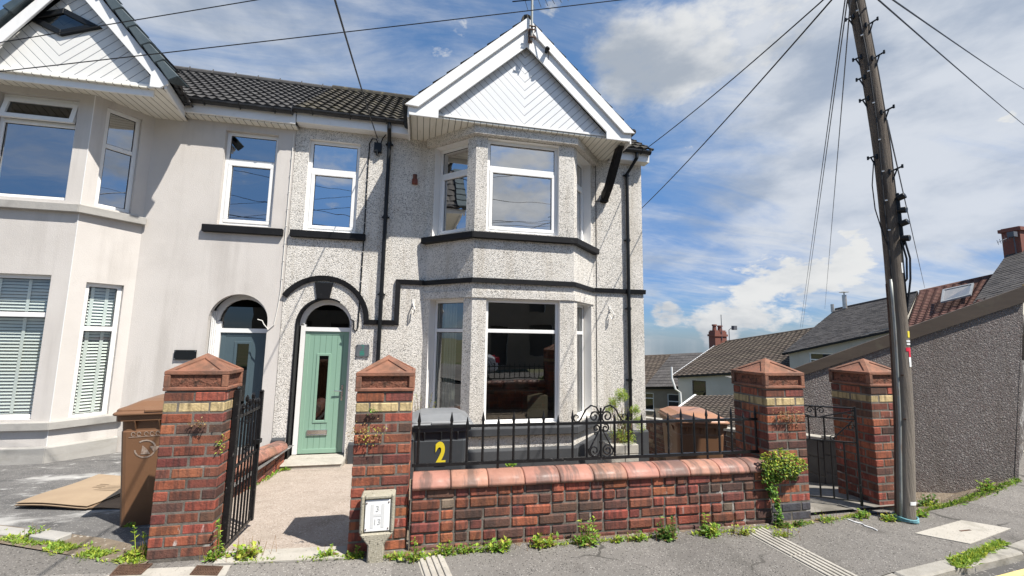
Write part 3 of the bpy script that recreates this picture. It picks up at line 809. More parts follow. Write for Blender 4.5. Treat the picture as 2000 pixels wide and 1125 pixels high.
top = [(-16, 9.5), (-6, 5.35), (-3.1, 4.10), (-2.5, 3.83), (-1.84, 3.57), (-1.2, 3.55), (0, 3.47), (3.35, 3.45), (4.3, 3.55), (4.62, 3.30), (5.2, 3.37), (5.7, 3.46), (6.35, 3.63), (7.06, 3.84), (8.3, 4.75), (11.0, 10.5), (13.6, 17)]
kin = offset_line(KERB, -0.11)
mb = MB()
def along(pl, n):
    d = [0.0]
    for a, b in zip(pl, pl[1:]): d.append(d[-1] + math.hypot(b[0] - a[0], b[1] - a[1]))
    return d
mb.face([(p.x, p.y, 0.0) for p in kin] + [(x, y, 0.0) for x, y in top[::-1]])
struct('pavement', mb, MAT['asphalt'])
mb = MB()
for k in range(len(KERB) - 1):
    a, b = Vector(KERB[k]), Vector(KERB[k + 1])
    n = max(1, int((b - a).length / 0.9))
    for i in range(n):
        p, q = a.lerp(b, i / n), a.lerp(b, (i + 1) / n)
        ii, jj = kin[k].lerp(kin[k + 1], i / n), kin[k].lerp(kin[k + 1], (i + 1) / n)
        g = (q - p).normalized() * 0.006
        h = 0.006 + rng.uniform(-0.003, 0.003)
        mb.hexa([(p.x + g.x, p.y + g.y, -0.2), (q.x - g.x, q.y - g.y, -0.2), (jj.x - g.x, jj.y - g.y, -0.2), (ii.x + g.x, ii.y + g.y, -0.2),
                 (p.x + g.x, p.y + g.y, h), (q.x - g.x, q.y - g.y, h), (jj.x - g.x, jj.y - g.y, h), (ii.x + g.x, ii.y + g.y, h)])
struct('kerb', mb, MAT['kerb'], bevel=0.012)
mb = MB()
for o in (0.075, 0.20):
    l = offset_line(KERB, o); l2 = offset_line(KERB, o + 0.055)
    for k in range(len(KERB) - 1):
        mb.face([(l[k].x, l[k].y, -0.051), (l2[k].x, l2[k].y, -0.051), (l2[k + 1].x, l2[k + 1].y, -0.051), (l[k + 1].x, l[k + 1].y, -0.051)])
struct('road_marking', mb, MAT['yellow_line'])
struct('garden_ground', grid_sheet(-0.45, 12.0, 3.48, 9.0, 20, 12, lambda x, y: ground_z(x, y) - 0.12 - 0.05 * max(0, y - 4.2) - (0.0 if x < 3.2 else 0.0)), MAT['soil'])
struct('path', grid_sheet(-2.02, -0.45, 3.60, 7.75, 6, 16, lambda x, y: ground_z(x, y) - 0.002), MAT['path'])
struct('driveway', grid_sheet(-14, -1.95, 3.55, 7.7, 30, 12, lambda x, y: -0.022 - 0.05 * max(0, y - 3.9)), MAT['drive'])
struct('side_path', grid_sheet(3.4, 4.9, 3.42, 7.0, 8, 12, lambda x, y: 0.035 - 0.22 * max(0, y - 3.75)), MAT['dark_concrete'])

# ------------------------------------------------------------------ right-hand house
H2 = thing('terraced_house', 'white pebbledashed house with green door, black trim and white gable over a two storey bay', 'house', (0.9, 9.0, -0.6), group='pair of joined houses')
H2.location = (0, 0, 0)
X0, X1 = -2.27, 4.31
BAY = [(0.03, FY), (0.80, 6.88), (2.57, 6.88), (3.24, FY)]
SOFF = 5.15
mb = MB()
# flat wall: from party line to bay, and right of bay
def s_of(x): return x - X0
wall_panel(mb, (X0, FY), (0.03, FY), -1.2, 5.30, [(s_of(-2.045), s_of(-1.20), 3.36, 5.0)], depth=0.09,
           arch=[(s_of(-2.03), s_of(-1.16), -0.5, 1.76)])
wall_panel(mb, (3.24, FY), (X1, FY), -1.2, 5.30, [], depth=0.1)
mb.face([(X1, FY, -1.2), (X1, 13.5, -1.2), (X1, 13.5, 5.3), (X1, FY, 5.3)])
mb.face([(X1, FY, 5.3), (X1, 13.0, 5.3), (X1, 10.2, 7.4)])
mb.face([(X0, FY, 5.3), (0.03, FY, 5.3), (0.03, FY + 0.3, 5.3), (X0, FY + 0.3, 5.3)])
mb.face([(X0, FY + 3, -1.2), (X1, FY + 3, -1.2), (X1, FY + 3, 5.3), (X0, FY + 3, 5.3)])
obj('wall', mb, [MAT['pebble'], MAT['smooth_white']], H2)
mb = MB()
UP = (3.38, 5.03)
LO = (0.20, 2.23)
LF = (Vector(BAY[1]) - Vector(BAY[0])).length
RF = (Vector(BAY[3]) - Vector(BAY[2])).length
fl = [(LF * 0.12, LF * 0.83, *UP), (LF * 0.12, LF * 0.83, *LO)]
ff = [(0.20, 1.49, *UP), (0.235, 1.515, *LO)]
fr = [(RF * 0.15, RF * 0.88, *UP), (RF * 0.15, RF * 0.88, *LO)]
wall_panel(mb, BAY[0], BAY[1], -1.2, 5.22, fl, depth=0.17)
wall_panel(mb, BAY[1], BAY[2], -1.2, 5.20, ff, depth=0.10)
wall_panel(mb, BAY[2], BAY[3], -1.2, 5.22, fr, depth=0.17)
obj('bay_wall', mb, [MAT['pebble'], MAT['smooth_white']], H2)
mb = MB()
strip(mb, BAY, 0.10, 5.05, 5.20, back=0.001)
obj('bay_lintel', mb, MAT['pebble'], H2)
mb = MB()
strip(mb, BAY, 0.022, 2.245, 2.36, back=0.001)
obj('bay_lintel', mb, MAT['pebble'], H2)
mb = MB()
SB = [(-0.02, FY), BAY[1], BAY[2], (3.29, FY)]
strip(mb, SB, 0.085, 3.235, 3.365, back=-0.11, slope=0.02)
obj('bay_sill', mb, MAT['black_paint'], H2, bevel=0.008)
mb = MB()
strip(mb, SB, 0.085, 0.03, 0.175, back=-0.11, slope=0.03)
obj('bay_sill', mb, MAT['plinth'], H2, bevel=0.008)
mb = MB()
strip(mb, BAY, 0.06, -1.2, -0.17, back=0.002, slope=0.035)
obj('plinth', mb, MAT['plinth'], H2, bevel=0.006)
for (pa, pb, zt) in ((3.24, X1 + 0.03, -0.12), (-1.10, 0.03, -0.17), (X0, -2.07, -0.06)):
    mb = MB()
    strip(mb, [(pa, FY), (pb, FY)], 0.045, -1.2, zt, back=0.001, slope=0.035)
    obj('plinth', mb, MAT['plinth'], H2, bevel=0.006)
# windows
window(H2, (X0, FY), (0.03, FY), s_of(-2.045), s_of(-1.20), 3.36, 5.0, 0.07, trans=4.465, glass='glass_cloud')
for (p, q, L, hs) in ((BAY[0], BAY[1], LF, fl), (BAY[1], BAY[2], 1.77, ff), (BAY[2], BAY[3], RF, fr)):
    ins = 0.085 if p == BAY[1] else 0.155
    window(H2, p, q, hs[0][0], hs[0][1], hs[0][2], hs[0][3], ins, trans=4.535, sash=True, glass='glass_cloud')
    window(H2, p, q, hs[1][0], hs[1][1], hs[1][2], hs[1][3], ins, trans=1.70, sash=False, fw=0.05)
mb = MB()
mb.box(-2.23, -1.02, FY - 0.075, FY + 0.08, 3.225, 3.345)
obj('window_sill', mb, MAT['black_paint'], H2, bevel=0.008)
# black string course, stepping down beside the door and over the arch
mb = MB()
def band(pts, w=0.085, y0=FY - 0.05, y1=FY + 0.005):
    n = len(pts)
    nn = []
    for i in range(n):
        a = Vector(pts[max(i - 1, 0)]); b = Vector(pts[min(i + 1, n - 1)])
        d1 = (Vector(pts[i]) - a).normalized() if i else (b - Vector(pts[i])).normalized()
        d2 = (b - Vector(pts[i])).normalized() if i < n - 1 else d1
        n1 = Vector((-d1.y, d1.x)); n2 = Vector((-d2.y, d2.x)); h = (n1 + n2).normalized()
        nn.append(h * (w / 2 / max(0.4, h.dot(n1))))
    for i in range(n - 1):
        p, q = Vector(pts[i]), Vector(pts[i + 1])
        a, b, c, d = p - nn[i], q - nn[i + 1], q + nn[i + 1], p + nn[i]
        mb.hexa([(a.x, y0 + 0.012, a.y), (b.x, y0 + 0.012, b.y), (b.x, y1, b.y), (a.x, y1, a.y), (d.x, y0, d.y), (c.x, y0, c.y), (c.x, y1, c.y), (d.x, y1, d.y)])
AC = (-1.645, 1.83, 0.715)
arcp = [(AC[0] + AC[2] * math.cos(math.pi * (1 - k / 22) ), AC[1] + AC[2] * math.sin(math.pi * (1 - k / 22))) for k in range(23)]
arcp = [p for p in arcp if p[0] > -2.29]
band(arcp + [(-0.93, 1.815), (-0.43, 1.815), (-0.43, 2.535), (0.015, 2.535)])
strip(mb, BAY, 0.048, 2.49, 2.578, back=0.002, slope=0.012)
band([(3.27, 2.535), (X1 + 0.03, 2.535)])
obj('string_course', mb, MAT['black_paint'], H2)
mb = MB()
mb.prism([(-1.745, FY - 0.035, 2.19), (-1.545, FY - 0.035, 2.19), (-1.50, FY - 0.035, 2.47), (-1.79, FY - 0.035, 2.47)], (0, 0.04, 0))
obj('keystone', mb, MAT['black_paint'], H2, bevel=0.006)
mb = MB()
ay = FY - 0.012
AR = [(-2.055, -0.5)] + [(-1.595 + 0.455 * math.cos(math.pi * (1 - k / 18)), 1.76 + 0.455 * math.sin(math.pi * (1 - k / 18))) for k in range(19)]
for k in range(13):
    a, b = Vector(AR[k]), Vector(AR[k + 1])
    c = Vector((-1.595, 1.76))
    def inn(v): return Vector((-2.022, v.y)) if v.y < 1.77 else c + (v - c) * (0.428 / 0.455)
    ia, ib = inn(a), inn(b)
    mb.hexa([(a.x, ay, a.y), (ia.x, ay, ia.y), (ia.x, FY + 0.16, ia.y), (a.x, FY + 0.003, a.y), (b.x, ay, b.y), (ib.x, ay, ib.y), (ib.x, FY + 0.16, ib.y), (b.x, FY + 0.003, b.y)])
obj('arch_trim', mb, MAT['black_paint'], H2)

# door in its recess
def door_set(parent, xa, xb, zb, zt, yd, ztop, mat_leaf, plain, glass_rect, hinge_right, archc, archr, letter=True):
    mb = MB()
    mb.box(xa, xa + 0.07, yd - 0.03, yd + 0.05, zb, ztop); mb.box(xb - 0.05, xb, yd - 0.03, yd + 0.05, zb, ztop)
    mb.box(xa + 0.07, xb - 0.05, yd - 0.03, yd + 0.05, zt, zt + 0.07)
    # arched head of the frame
    N = 14
    for k in range(N):
        a0, a1 = math.pi * k / N, math.pi * (k + 1) / N
        q = []
        for (a, r) in ((a0, archr), (a1, archr), (a1, archr + 0.09), (a0, archr + 0.09)):
            q.append((archc[0] + r * math.cos(a), archc[1] + r * math.sin(a)))
        mb.hexa([(q[0][0], yd - 0.03, q[0][1]), (q[1][0], yd - 0.03, q[1][1]), (q[1][0], yd + 0.04, q[1][1]), (q[0][0], yd + 0.04, q[0][1]),
                 (q[3][0], yd - 0.03, q[3][1]), (q[2][0], yd - 0.03, q[2][1]), (q[2][0], yd + 0.04, q[2][1]), (q[3][0], yd + 0.04, q[3][1])])
    obj('door_frame', mb, MAT['upvc'], parent)
    g = MB()
    g.face([(xa, yd + 0.02, zt + 0.05), (xb, yd + 0.02, zt + 0.05), (xb, yd + 0.02, ztop + 0.25), (xa, yd + 0.02, ztop + 0.25)])
    obj('fanlight', g, MAT['glass_dark'], parent)
    d = MB()
    gx0, gx1, gz0, gz1 = glass_rect
    x0, x1 = xa + 0.075, xb - 0.055
    for (a, b, c, e) in ((x0, gx0, zb, zt), (gx1, x1, zb, zt), (gx0, gx1, zb, gz0), (gx0, gx1, gz1, zt)):
        d.box(a, b, yd, yd + 0.045, c, e)
    dr = obj('door', d, MAT[mat_leaf], parent)
    f = MB()
    for (a, b, c, e) in ((gx0 - 0.035, gx0 + 0.006, gz0 - 0.035, gz1 + 0.035), (gx1 - 0.006, gx1 + 0.035, gz0 - 0.035, gz1 + 0.035),
                         (gx0 + 0.006, gx1 - 0.006, gz0 - 0.035, gz0 + 0.006), (gx0 + 0.006, gx1 - 0.006, gz1 - 0.006, gz1 + 0.035)):
        f.box(a, b, yd - 0.012, yd + 0.02, c, e)
    # raised border of the leaf
    for (a, b, c, e) in ((x0, x0 + 0.07, zb, zt), (x1 - 0.07, x1, zb, zt), (x0 + 0.07, x1 - 0.07, zb, zb + 0.075), (x0 + 0.07, x1 - 0.07, zt - 0.06, zt)):
        f.box(a, b, yd - 0.006, yd + 0.02, c, e)
    obj('door_moulding', f, MAT[plain], dr, bevel=0.004)
    g = MB()
    g.face([(gx0, yd + 0.01, gz0), (gx1, yd + 0.01, gz0), (gx1, yd + 0.01, gz1), (gx0, yd + 0.01, gz1)])
    obj('pane', g, MAT['glass_dark'], dr)
    return dr, x0, x1
dr, dx0, dx1 = door_set(H2, -2.0, -1.17, -0.38, 1.645, 7.80, 1.76, 'door_green', 'green_plain', (-1.69, -1.53, 0.15, 1.235), False, (-1.585, 1.74), 0.37)
mb = MB()
mb.box(dx1 - 0.075, dx1 - 0.045, 7.783, 7.795, 0.48, 0.74)
mb.tube([(dx1 - 0.06, 7.79, 0.64), (dx1 - 0.06, 7.75, 0.64), (dx1 - 0.18, 7.745, 0.645)], 0.010, 8)
mb.tube([(dx1 - 0.06, 7.785, 0.55), (dx1 - 0.06, 7.77, 0.55)], 0.014, 8)
obj('handle', mb, MAT['chrome'], dr, bevel=0.003)
mb = MB()
mb.box(-1.80, -1.48, 7.778, 7.796, -0.085, -0.07); mb.box(-1.80, -1.48, 7.778, 7.796, -0.012, 0.003)
mb.box(-1.80, -1.785, 7.778, 7.796, -0.07, -0.012); mb.box(-1.495, -1.48, 7.778, 7.796, -0.07, -0.012)
mb.box(-1.785, -1.495, 7.785, 7.797, -0.07, -0.012)
obj('letterbox', mb, MAT['chrome'], dr, bevel=0.003)
mb = MB()
mb.box(-2.055, -1.135, 7.26, 7.84, -0.72, -0.425)
mb.box(-2.06, -1.13, 7.24, 7.60, -0.425, -0.40); mb.box(-2.02, -1.17, 7.60, 7.79, -0.424, -0.39)
obj('doorstep', mb, MAT['concrete'], H2, bevel=0.012)

# gable over the bay
GX, GZ = 1.605, 7.13
gl = [(-0.36, 5.30), (GX, GZ), (GX, 6.64), (0.13, 5.265), (0.13, 5.13), (-0.335, 5.13)]
gr = [(2 * GX - x, z) for x, z in gl]
mb = MB()
mb.prism([(x, 6.60, z) for x, z in gl], (0, 0.03, 0)); mb.prism([(x, 6.60, z) for x, z in gr][::-1], (0, 0.03, 0))
obj('bargeboard', mb, MAT['upvc'], H2, bevel=0.004)
mb = MB()
for sgn in (1, -1):
    t = [(-0.40, 5.285), (GX, 7.155), (GX, 6.965), (-0.335, 5.145), (-0.37, 5.17)]
    t = [(-0.41, 5.27), (GX, 7.16), (GX, 6.955), (-0.29, 5.165), (-0.37, 5.20)]
    t = [(-0.40, 5.275), (GX, 7.16), (GX, 6.96), (-0.325, 5.13)]
    t = [(-0.405, 5.275), (GX, 7.165), (GX, 6.96), (-0.19, 5.26)]
    if sgn < 0:
        t = [(2 * GX - x, z) for x, z in t][::-1]
    mb.prism([(x, 6.555, z) for x, z in t], (0, 0.04, 0))
obj('verge_trim', mb, MAT['upvc'], H2, bevel=0.004)
mb = MB()
mb.prism([(0.05, 6.72, 5.24), (3.16, 6.72, 5.24), (GX, 6.72, 6.72)], (0, 0.03, 0))
obj('gable_cladding', mb, MAT['clad_r'], H2)
mb = MB()
mb.box(0.10, 3.11, 6.70, 6.73, 5.225, 5.262)
obj('cladding_trim', mb, MAT['upvc'], H2)
mb = MB()
mb.box(-0.33, 3.54, 6.715, FY + 0.02, 5.19, 5.215)
obj('soffit', mb, MAT['upvc_old'], H2)
mb = MB()
mb.box(-0.36, -0.335, 6.625, 7.48, 5.10, 5.30)
obj('gable_fascia', mb, MAT['upvc'], H2)
mb = MB()
mb.box(3.545, 3.57, 6.625, 7.48, 5.10, 5.30)
obj('gable_fascia', mb, MAT['upvc'], H2)
# gable roof (both slopes) and the main roof
mb = MB()
for sgn in (-1, 1):
    O = Vector((GX + sgn * 1.98, 6.58, 5.30)); V = Vector((-sgn * 1.98, 0, 1.86)).normalized(); U = Vector((0, 1, 0)); N = Vector((sgn * 1.86, 0, 1.98)).normalized()
    if sgn > 0:
        tile_roof(mb, O, U, V, N, 3.3, 2.72, 0.30, 0.30, 0.03)
    else:
        tile_roof(mb, O + U * 3.3, -U, V, N, 3.3, 2.72, 0.30, 0.30, 0.03)
mb.tube([(GX, 6.6, 7.16), (GX, 9.9, 7.16)], 0.10, 10)
SL = 36.5
Vr = Vector((0, math.cos(R_(SL)), math.sin(R_(SL)))); Nr = Vector((0, -math.sin(R_(SL)), math.cos(R_(SL))))
RL = 2.60 / math.sin(R_(SL)) * 0.76
Lr = 3.10
tile_roof(mb, (X0 + 0.03, 7.36, 5.40), (1, 0, 0), Vr, Nr, X1 + 0.10 - X0, Lr, 0.27, 0.17, 0.028, lip=0.034)
ridge_p = Vector((0, 7.36, 5.40)) + Vr * Lr
mb.tube([(X0 + 0.03, ridge_p.y, ridge_p.z + 0.02), (X1 + 0.1, ridge_p.y, ridge_p.z + 0.02)], 0.085, 10)
mb.face([(X0, ridge_p.y, ridge_p.z), (X0, ridge_p.y + 2.7, 5.4), (X1 + .1, ridge_p.y + 2.7, 5.4), (X1 + .1, ridge_p.y, ridge_p.z)])
obj('roof', mb, MAT['tile_old'], H2)
mb = MB()
mb.box(X0 + 0.04, -0.36, 7.42, 7.46, 5.19, 5.40); mb.box(X0 + 0.04, -0.36, 7.46, FY + 0.01, 5.19, 5.215)
obj('fascia', mb, MAT['upvc'], H2, bevel=0.004)
mb = MB()
mb.box(3.57, X1 + 0.05, 7.42, 7.46, 5.17, 5.38); mb.box(3.57, X1 + 0.05, 7.46, FY + 0.01, 5.17, 5.195)
obj('fascia', mb, MAT['upvc'], H2, bevel=0.004)
mb = MB()
mb.prism([(X1 + 0.05, 7.42, 5.17), (X1 + 0.05, 7.62, 5.17), (X1 + 0.05, ridge_p.y, ridge_p.z - 0.22), (X1 + 0.05, ridge_p.y, ridge_p.z - 0.01), (X1 + 0.05, 7.40, 5.40)], (0.03, 0, 0))
obj('verge_board', mb, MAT['upvc'], H2)
def gutter(parent, xa, xb, y, z, r=0.058, axis='x', fixed=None, mat='gutter'):
    g = MB()
    N = 8
    for (ra, flip) in ((r, 0), (r - 0.006, 1)):
        for k in range(N):
            a0, a1 = math.pi + math.pi * k / N, math.pi + math.pi * (k + 1) / N
            pts = []
            for (a, e) in ((a0, xa), (a1, xa), (a1, xb), (a0, xb)):
                if axis == 'x':
                    pts.append((e, y + ra * math.cos(a), z + ra * math.sin(a) * 1.05))
                else:
                    pts.append((fixed + ra * math.cos(a), e, z + ra * math.sin(a) * 1.05))
            g.face(pts if not flip else pts[::-1])
    n = max(2, int(abs(xb - xa) / 0.75) + 1)
    for k in range(n):
        e = xa + (xb - xa) * (k + 0.5) / n
        if axis == 'x':
            g.tube([(e, y + 0.07, z + 0.02), (e, y + 0.02, z - 0.072), (e, y - 0.03, z - 0.068), (e, y - 0.066, z)], 0.009, 5)
    if axis == 'x':
        g.tube([(xa, y, z - 0.02), (xa - 0.012, y, z - 0.02)], r, 10); g.tube([(xb, y, z - 0.02), (xb + 0.012, y, z - 0.02)], r, 10)
    return obj('gutter', g, MAT[mat], parent)
gutter(H2, X0 - 0.0, -0.45, 7.36, 5.395)
gutter(H2, 3.62, X1 + 0.06, 7.36, 5.375)
mb = MB()
mb.tube([(-0.40, 6.62, 5.33), (-0.40, 7.40, 5.33)], 0.05, 8)
obj('gutter', mb, MAT['black_plastic'], H2)
mb = MB()
mb.tube([(3.61, 6.60, 5.33), (3.61, 7.40, 5.33)], 0.05, 8)
obj('gutter', mb, MAT['black_plastic'], H2)
def downpipe(parent, x, yb, ytop, z0, z1, zg, off=0.0):
    g = MB()
    g.tube([(x + off, ytop, zg), (x + off, ytop, zg - 0.12), (x, yb, z1), (x, yb, z0)], 0.034, 10)
    for z in (z1 - 0.02, (z0 + z1) * 0.5, z0 + (z1 - z0) * 0.25, z0 + (z1 - z0) * 0.75):
        g.tube([(x, yb, z - 0.03), (x, yb, z + 0.03)], 0.042, 10)
        g.box(x - 0.065, x + 0.065, yb + 0.01, yb + 0.05, z - 0.012, z + 0.012)
    return obj('downpipe', g, MAT['black_plastic'], parent, smooth=False)
downpipe(H2, -0.70, 7.55, 7.37, -0.45, 5.05, 5.36, 0.0)
downpipe(H2, 3.96, 7.55, 7.37, -0.55, 4.93, 5.34, 0.13)
mb = MB()
br = [(6.80, 5.14), (6.96, 5.14), (7.22, 4.86), (7.44, 4.58), (7.595, 4.50), (7.60, 4.30), (7.53, 4.30), (7.44, 4.36), (7.26, 4.52), (7.02, 4.82)]
mb.prism([(3.41, y, z) for y, z in br], (0.11, 0, 0))
mb.box(3.395, 3.535, 7.50, 7.60, 4.30, 4.37)
obj('eaves_bracket', mb, MAT['black_paint'], H2, bevel=0.006)
mb = MB()
mb.box(-0.275, -0.175, FY - 0.06, FY + 0.01, 4.335, 4.43); mb.box(-0.26, -0.19, FY - 0.035, FY + 0.01, 4.43, 4.53)
obj('bracket_stub', mb, MAT['brick_b'], H2, bevel=0.01)
for hx, hz in ((-0.155, 2.08), (3.585, 2.08)):
    mb = MB()
    mb.tube([(hx, FY, hz + 0.10), (hx, FY - 0.09, hz + 0.07), (hx + 0.03, FY - 0.13, hz - 0.03), (hx + 0.01, FY - 0.07, hz - 0.11), (hx - 0.01, FY - 0.03, hz - 0.04)], 0.011, 6)
    mb.box(hx - 0.025, hx + 0.025, FY - 0.012, FY, hz + 0.04, hz + 0.16)
    obj('basket_hook', mb, MAT['cable_white'], H2)
mb = MB()
mb.box(-0.96, -0.83, FY - 0.075, FY, 4.86, 5.03)
mb.tube([(-0.90, FY - 0.05, 4.86), (-0.90, FY - 0.05, 4.80)], 0.025, 8)
mb.tube([(-0.90, FY - 0.04, 5.03), (-0.93, FY - 0.05, 5.10), (-1.0, FY - 0.03, 5.11), (-1.045, FY - 0.02, 5.02), (-1.05, FY - 0.012, 4.5), (-1.05, FY - 0.012, 3.4), (-1.05, FY - 0.08, 3.28), (-1.05, FY - 0.012, 3.18), (-1.055, FY - 0.012, 2.4), (-1.06, FY - 0.012, 1.72), (-1.09, FY - 0.012, 1.66), (-1.13, FY - 0.012, 1.69), (-1.13, FY - 0.012, 1.83), (-1.19, FY - 0.012, 1.86)], 0.011, 5)
mb.tube([(-0.85, FY - 0.04, 5.03), (-0.82, FY - 0.06, 5.12), (-0.76, FY - 0.08, 5.2)], 0.010, 5)
obj('cable_box', mb, MAT['black_plastic'], H2)
mb = MB()
for z in [4.85 - 0.26 * k for k in range(11)]:
    mb = MB()
    mb.box(-1.060, -1.042, FY - 0.026, FY, z, z + 0.010)
    obj('cable_clip', mb, MAT['cable_white'], H2)
mb = MB()
mb.tube([(3.30, FY - 0.008, 5.1), (3.305, FY - 0.008, 4.33), (3.31, FY - 0.008, 2.6)], 0.006, 5); mb.tube([(3.305, FY - 0.008, 4.33), (3.43, FY - 0.008, 4.33)], 0.008, 5)
mb.tube([(3.30, FY - 0.008, 2.45), (3.305, FY - 0.008, 0.0)], 0.005, 5)
obj('wall_wire', mb, MAT['cable'], H2)
# rooms behind the glass
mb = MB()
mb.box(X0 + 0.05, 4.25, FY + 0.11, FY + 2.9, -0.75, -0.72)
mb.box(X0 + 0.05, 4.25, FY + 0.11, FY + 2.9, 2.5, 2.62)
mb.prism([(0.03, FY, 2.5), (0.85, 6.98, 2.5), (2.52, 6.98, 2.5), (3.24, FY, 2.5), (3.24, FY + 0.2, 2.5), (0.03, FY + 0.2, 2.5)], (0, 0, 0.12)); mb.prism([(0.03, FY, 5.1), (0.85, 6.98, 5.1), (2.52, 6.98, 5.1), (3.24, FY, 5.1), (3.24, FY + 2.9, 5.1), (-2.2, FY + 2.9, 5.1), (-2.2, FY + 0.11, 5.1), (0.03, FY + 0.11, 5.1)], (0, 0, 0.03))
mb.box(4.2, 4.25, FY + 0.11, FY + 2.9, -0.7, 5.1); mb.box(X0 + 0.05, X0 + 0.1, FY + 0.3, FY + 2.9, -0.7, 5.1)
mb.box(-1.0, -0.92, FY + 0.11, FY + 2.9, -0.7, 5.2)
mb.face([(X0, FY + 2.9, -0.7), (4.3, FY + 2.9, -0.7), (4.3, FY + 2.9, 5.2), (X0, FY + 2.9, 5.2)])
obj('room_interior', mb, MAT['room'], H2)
for (a, b) in ((0.40, 0.62), (2.98, 3.1)):
    mb = MB()
    n = 14
    for k in range(n):
        xa, xb = a + (b - a) * k / n, a + (b - a) * (k + 1) / n
        ya, yb = FY + 0.02 + 0.02 * math.sin(k * 2.2), FY + 0.02 + 0.02 * math.sin((k + 1) * 2.2)
        mb.face([(xa, ya, -0.5), (xb, yb, -0.5), (xb, yb, 2.2), (xa, ya, 2.2)])
    obj('curtain', mb, MAT['curtain'], H2)
mb = MB()
mb.box(2.02, 2.42, 7.9, 8.3, 0.10, 0.50); mb.box(1.3, 2.5, 8.4, 8.9, 0.50, 0.55); mb.box(1.35, 1.4, 8.45, 8.85, -0.7, 0.5); mb.box(2.4, 2.45, 8.45, 8.85, -0.7, 0.5)
mb.box(1.7, 2.1, 8.5, 8.8, 0.55, 0.78)
obj('room_furniture', mb, MAT['room_floor'], H2)

# ------------------------------------------------------------------ left-hand house
H1 = thing('terraced_house', 'cream rendered house with blue grey door and a gabled bay, joined to the white house', 'house', group='pair of joined houses')
LX0, LX1 = -9.0, -2.275
LB = [(-7.45, FY), (-7.0, 7.05), (-4.873, 7.05), (-4.40, FY)]
mb = MB()
def sl_of(x): return x + 4.40
wall_panel(mb, LB[3], (LX1, FY), -1.2, 5.20, [(sl_of(-3.36), sl_of(-2.545), 3.37, 5.0)], depth=0.09, arch=[(sl_of(-3.345), sl_of(-2.475), -0.35, 1.79)], mr=0)
wall_panel(mb, (LX0, FY), LB[0], -1.2, 5.20, [], depth=0.09, mr=0)
mb.face([(LX0, FY + 3, -1.2), (LX1, FY + 3, -1.2), (LX1, FY + 3, 5.3), (LX0, FY + 3, 5.3)])
mb.face([(LX0, FY, -1.2), (LX0, 13, -1.2), (LX0, 13, 5.3), (LX0, FY, 5.3)])
obj('wall', mb, MAT['render'], H1)
mb = MB()
FFL = LB[2][0] - LB[1][0]
f_front = [(FFL - 1.148, FFL - 0.19, 3.44, 4.97), (FFL - 1.18, FFL - 0.22, 0.392, 2.358)]
CL = (Vector(LB[3]) - Vector(LB[2])).length
f_side = [(CL * 0.20, CL * 0.78, 3.42, 4.97), (CL * 0.24, CL * 0.82, 0.35, 2.29)]
wall_panel(mb, LB[0], LB[1], -1.2, 5.08, [], depth=0.09, mr=0)
wall_panel(mb, LB[1], LB[2], -1.2, 5.08, f_front, depth=0.09, mr=0)
wall_panel(mb, LB[2], LB[3], -1.2, 5.16, f_side, depth=0.07, mr=0)
obj('bay_wall', mb, MAT['render'], H1)
mb = MB()
e = 0.004
mb.box(-4.877, -4.870, 7.044, 7.052, 0.03, 3.25); mb.box(-4.877, -4.870, 7.044, 7.052, 3.40, 5.06)
obj('corner_bead', mb, MAT['upvc'], H1)
LS = [(-7.3, FY), LB[1], LB[2], (-4.375, FY)]
mb = MB()
strip(mb, LS, 0.075, 3.265, 3.395, back=-0.10, slope=0.015)
obj('bay_sill', mb, MAT['cement'], H1, bevel=0.006)
mb = MB()
strip(mb, LS, 0.06, 0.253, 0.376, back=-0.10, slope=0.02)
obj('bay_sill', mb, MAT['cement'], H1, bevel=0.006)
mb = MB()
strip(mb, LB, 0.05, -1.0, 0.04, back=0.002, slope=0.02)
obj('plinth', mb, MAT['cement'], H1, bevel=0.006)
mb = MB()
mb.box(-3.545, -2.345, FY - 0.07, FY + 0.08, 3.225, 3.345)
obj('window_sill', mb, MAT['black_paint'], H1, bevel=0.008)
window(H1, LB[3], (LX1, FY), sl_of(-3.36), sl_of(-2.545), 3.37, 5.0, 0.08, trans=4.50, glass='glass_blue')
window(H1, LB[1], LB[2], *f_front[0], 0.07, trans=4.58, sash=False, tilt=R_(12), glass='glass_blue')
wl = window(H1, LB[1], LB[2], *f_front[1], 0.07, trans=1.80, sash=False, glass='glass_clear')
window(H1, LB[2], LB[3], *f_side[0], 0.055, trans=4.38, sash=False, glass='glass_blue')
wl2 = window(H1, LB[2], LB[3], *f_side[1], 0.055, trans=1.62, sash=False, glass='glass_clear')
def blind(parent, p0, p1, a, b, z0, z1, off):
    g = MB()
    z = z0
    while z < z1:
        q = [P2(p0, p1, a, z, off), P2(p0, p1, b, z, off), P2(p0, p1, b, z + 0.036, off + 0.022), P2(p0, p1, a, z + 0.036, off + 0.022)]
        g.face(q)
        z += 0.046
    for s in (0.22, 0.62):
        x = a + (b - a) * s
        g.face([P2(p0, p1, x, z0, off - 0.004), P2(p0, p1, x + 0.04, z0, off - 0.004), P2(p0, p1, x + 0.04, z1, off - 0.004), P2(p0, p1, x, z1, off - 0.004)])
    return obj('blind', g, MAT['blind'], parent)
blind(H1, LB[1], LB[2], FFL - 1.13, FFL - 0.26, 0.43, 2.31, 0.17)
blind(H1, LB[2], LB[3], CL * 0.26, CL * 0.82, 0.39, 2.26, 0.15)
door_l, a, b = door_set(H1, -3.31, -2.49, -0.30, 1.60, 7.86, 1.78, 'door_blue', 'door_blue', (-2.99, -2.80, 0.2, 1.42), False, (-2.91, 1.79), 0.37)
mb = MB()
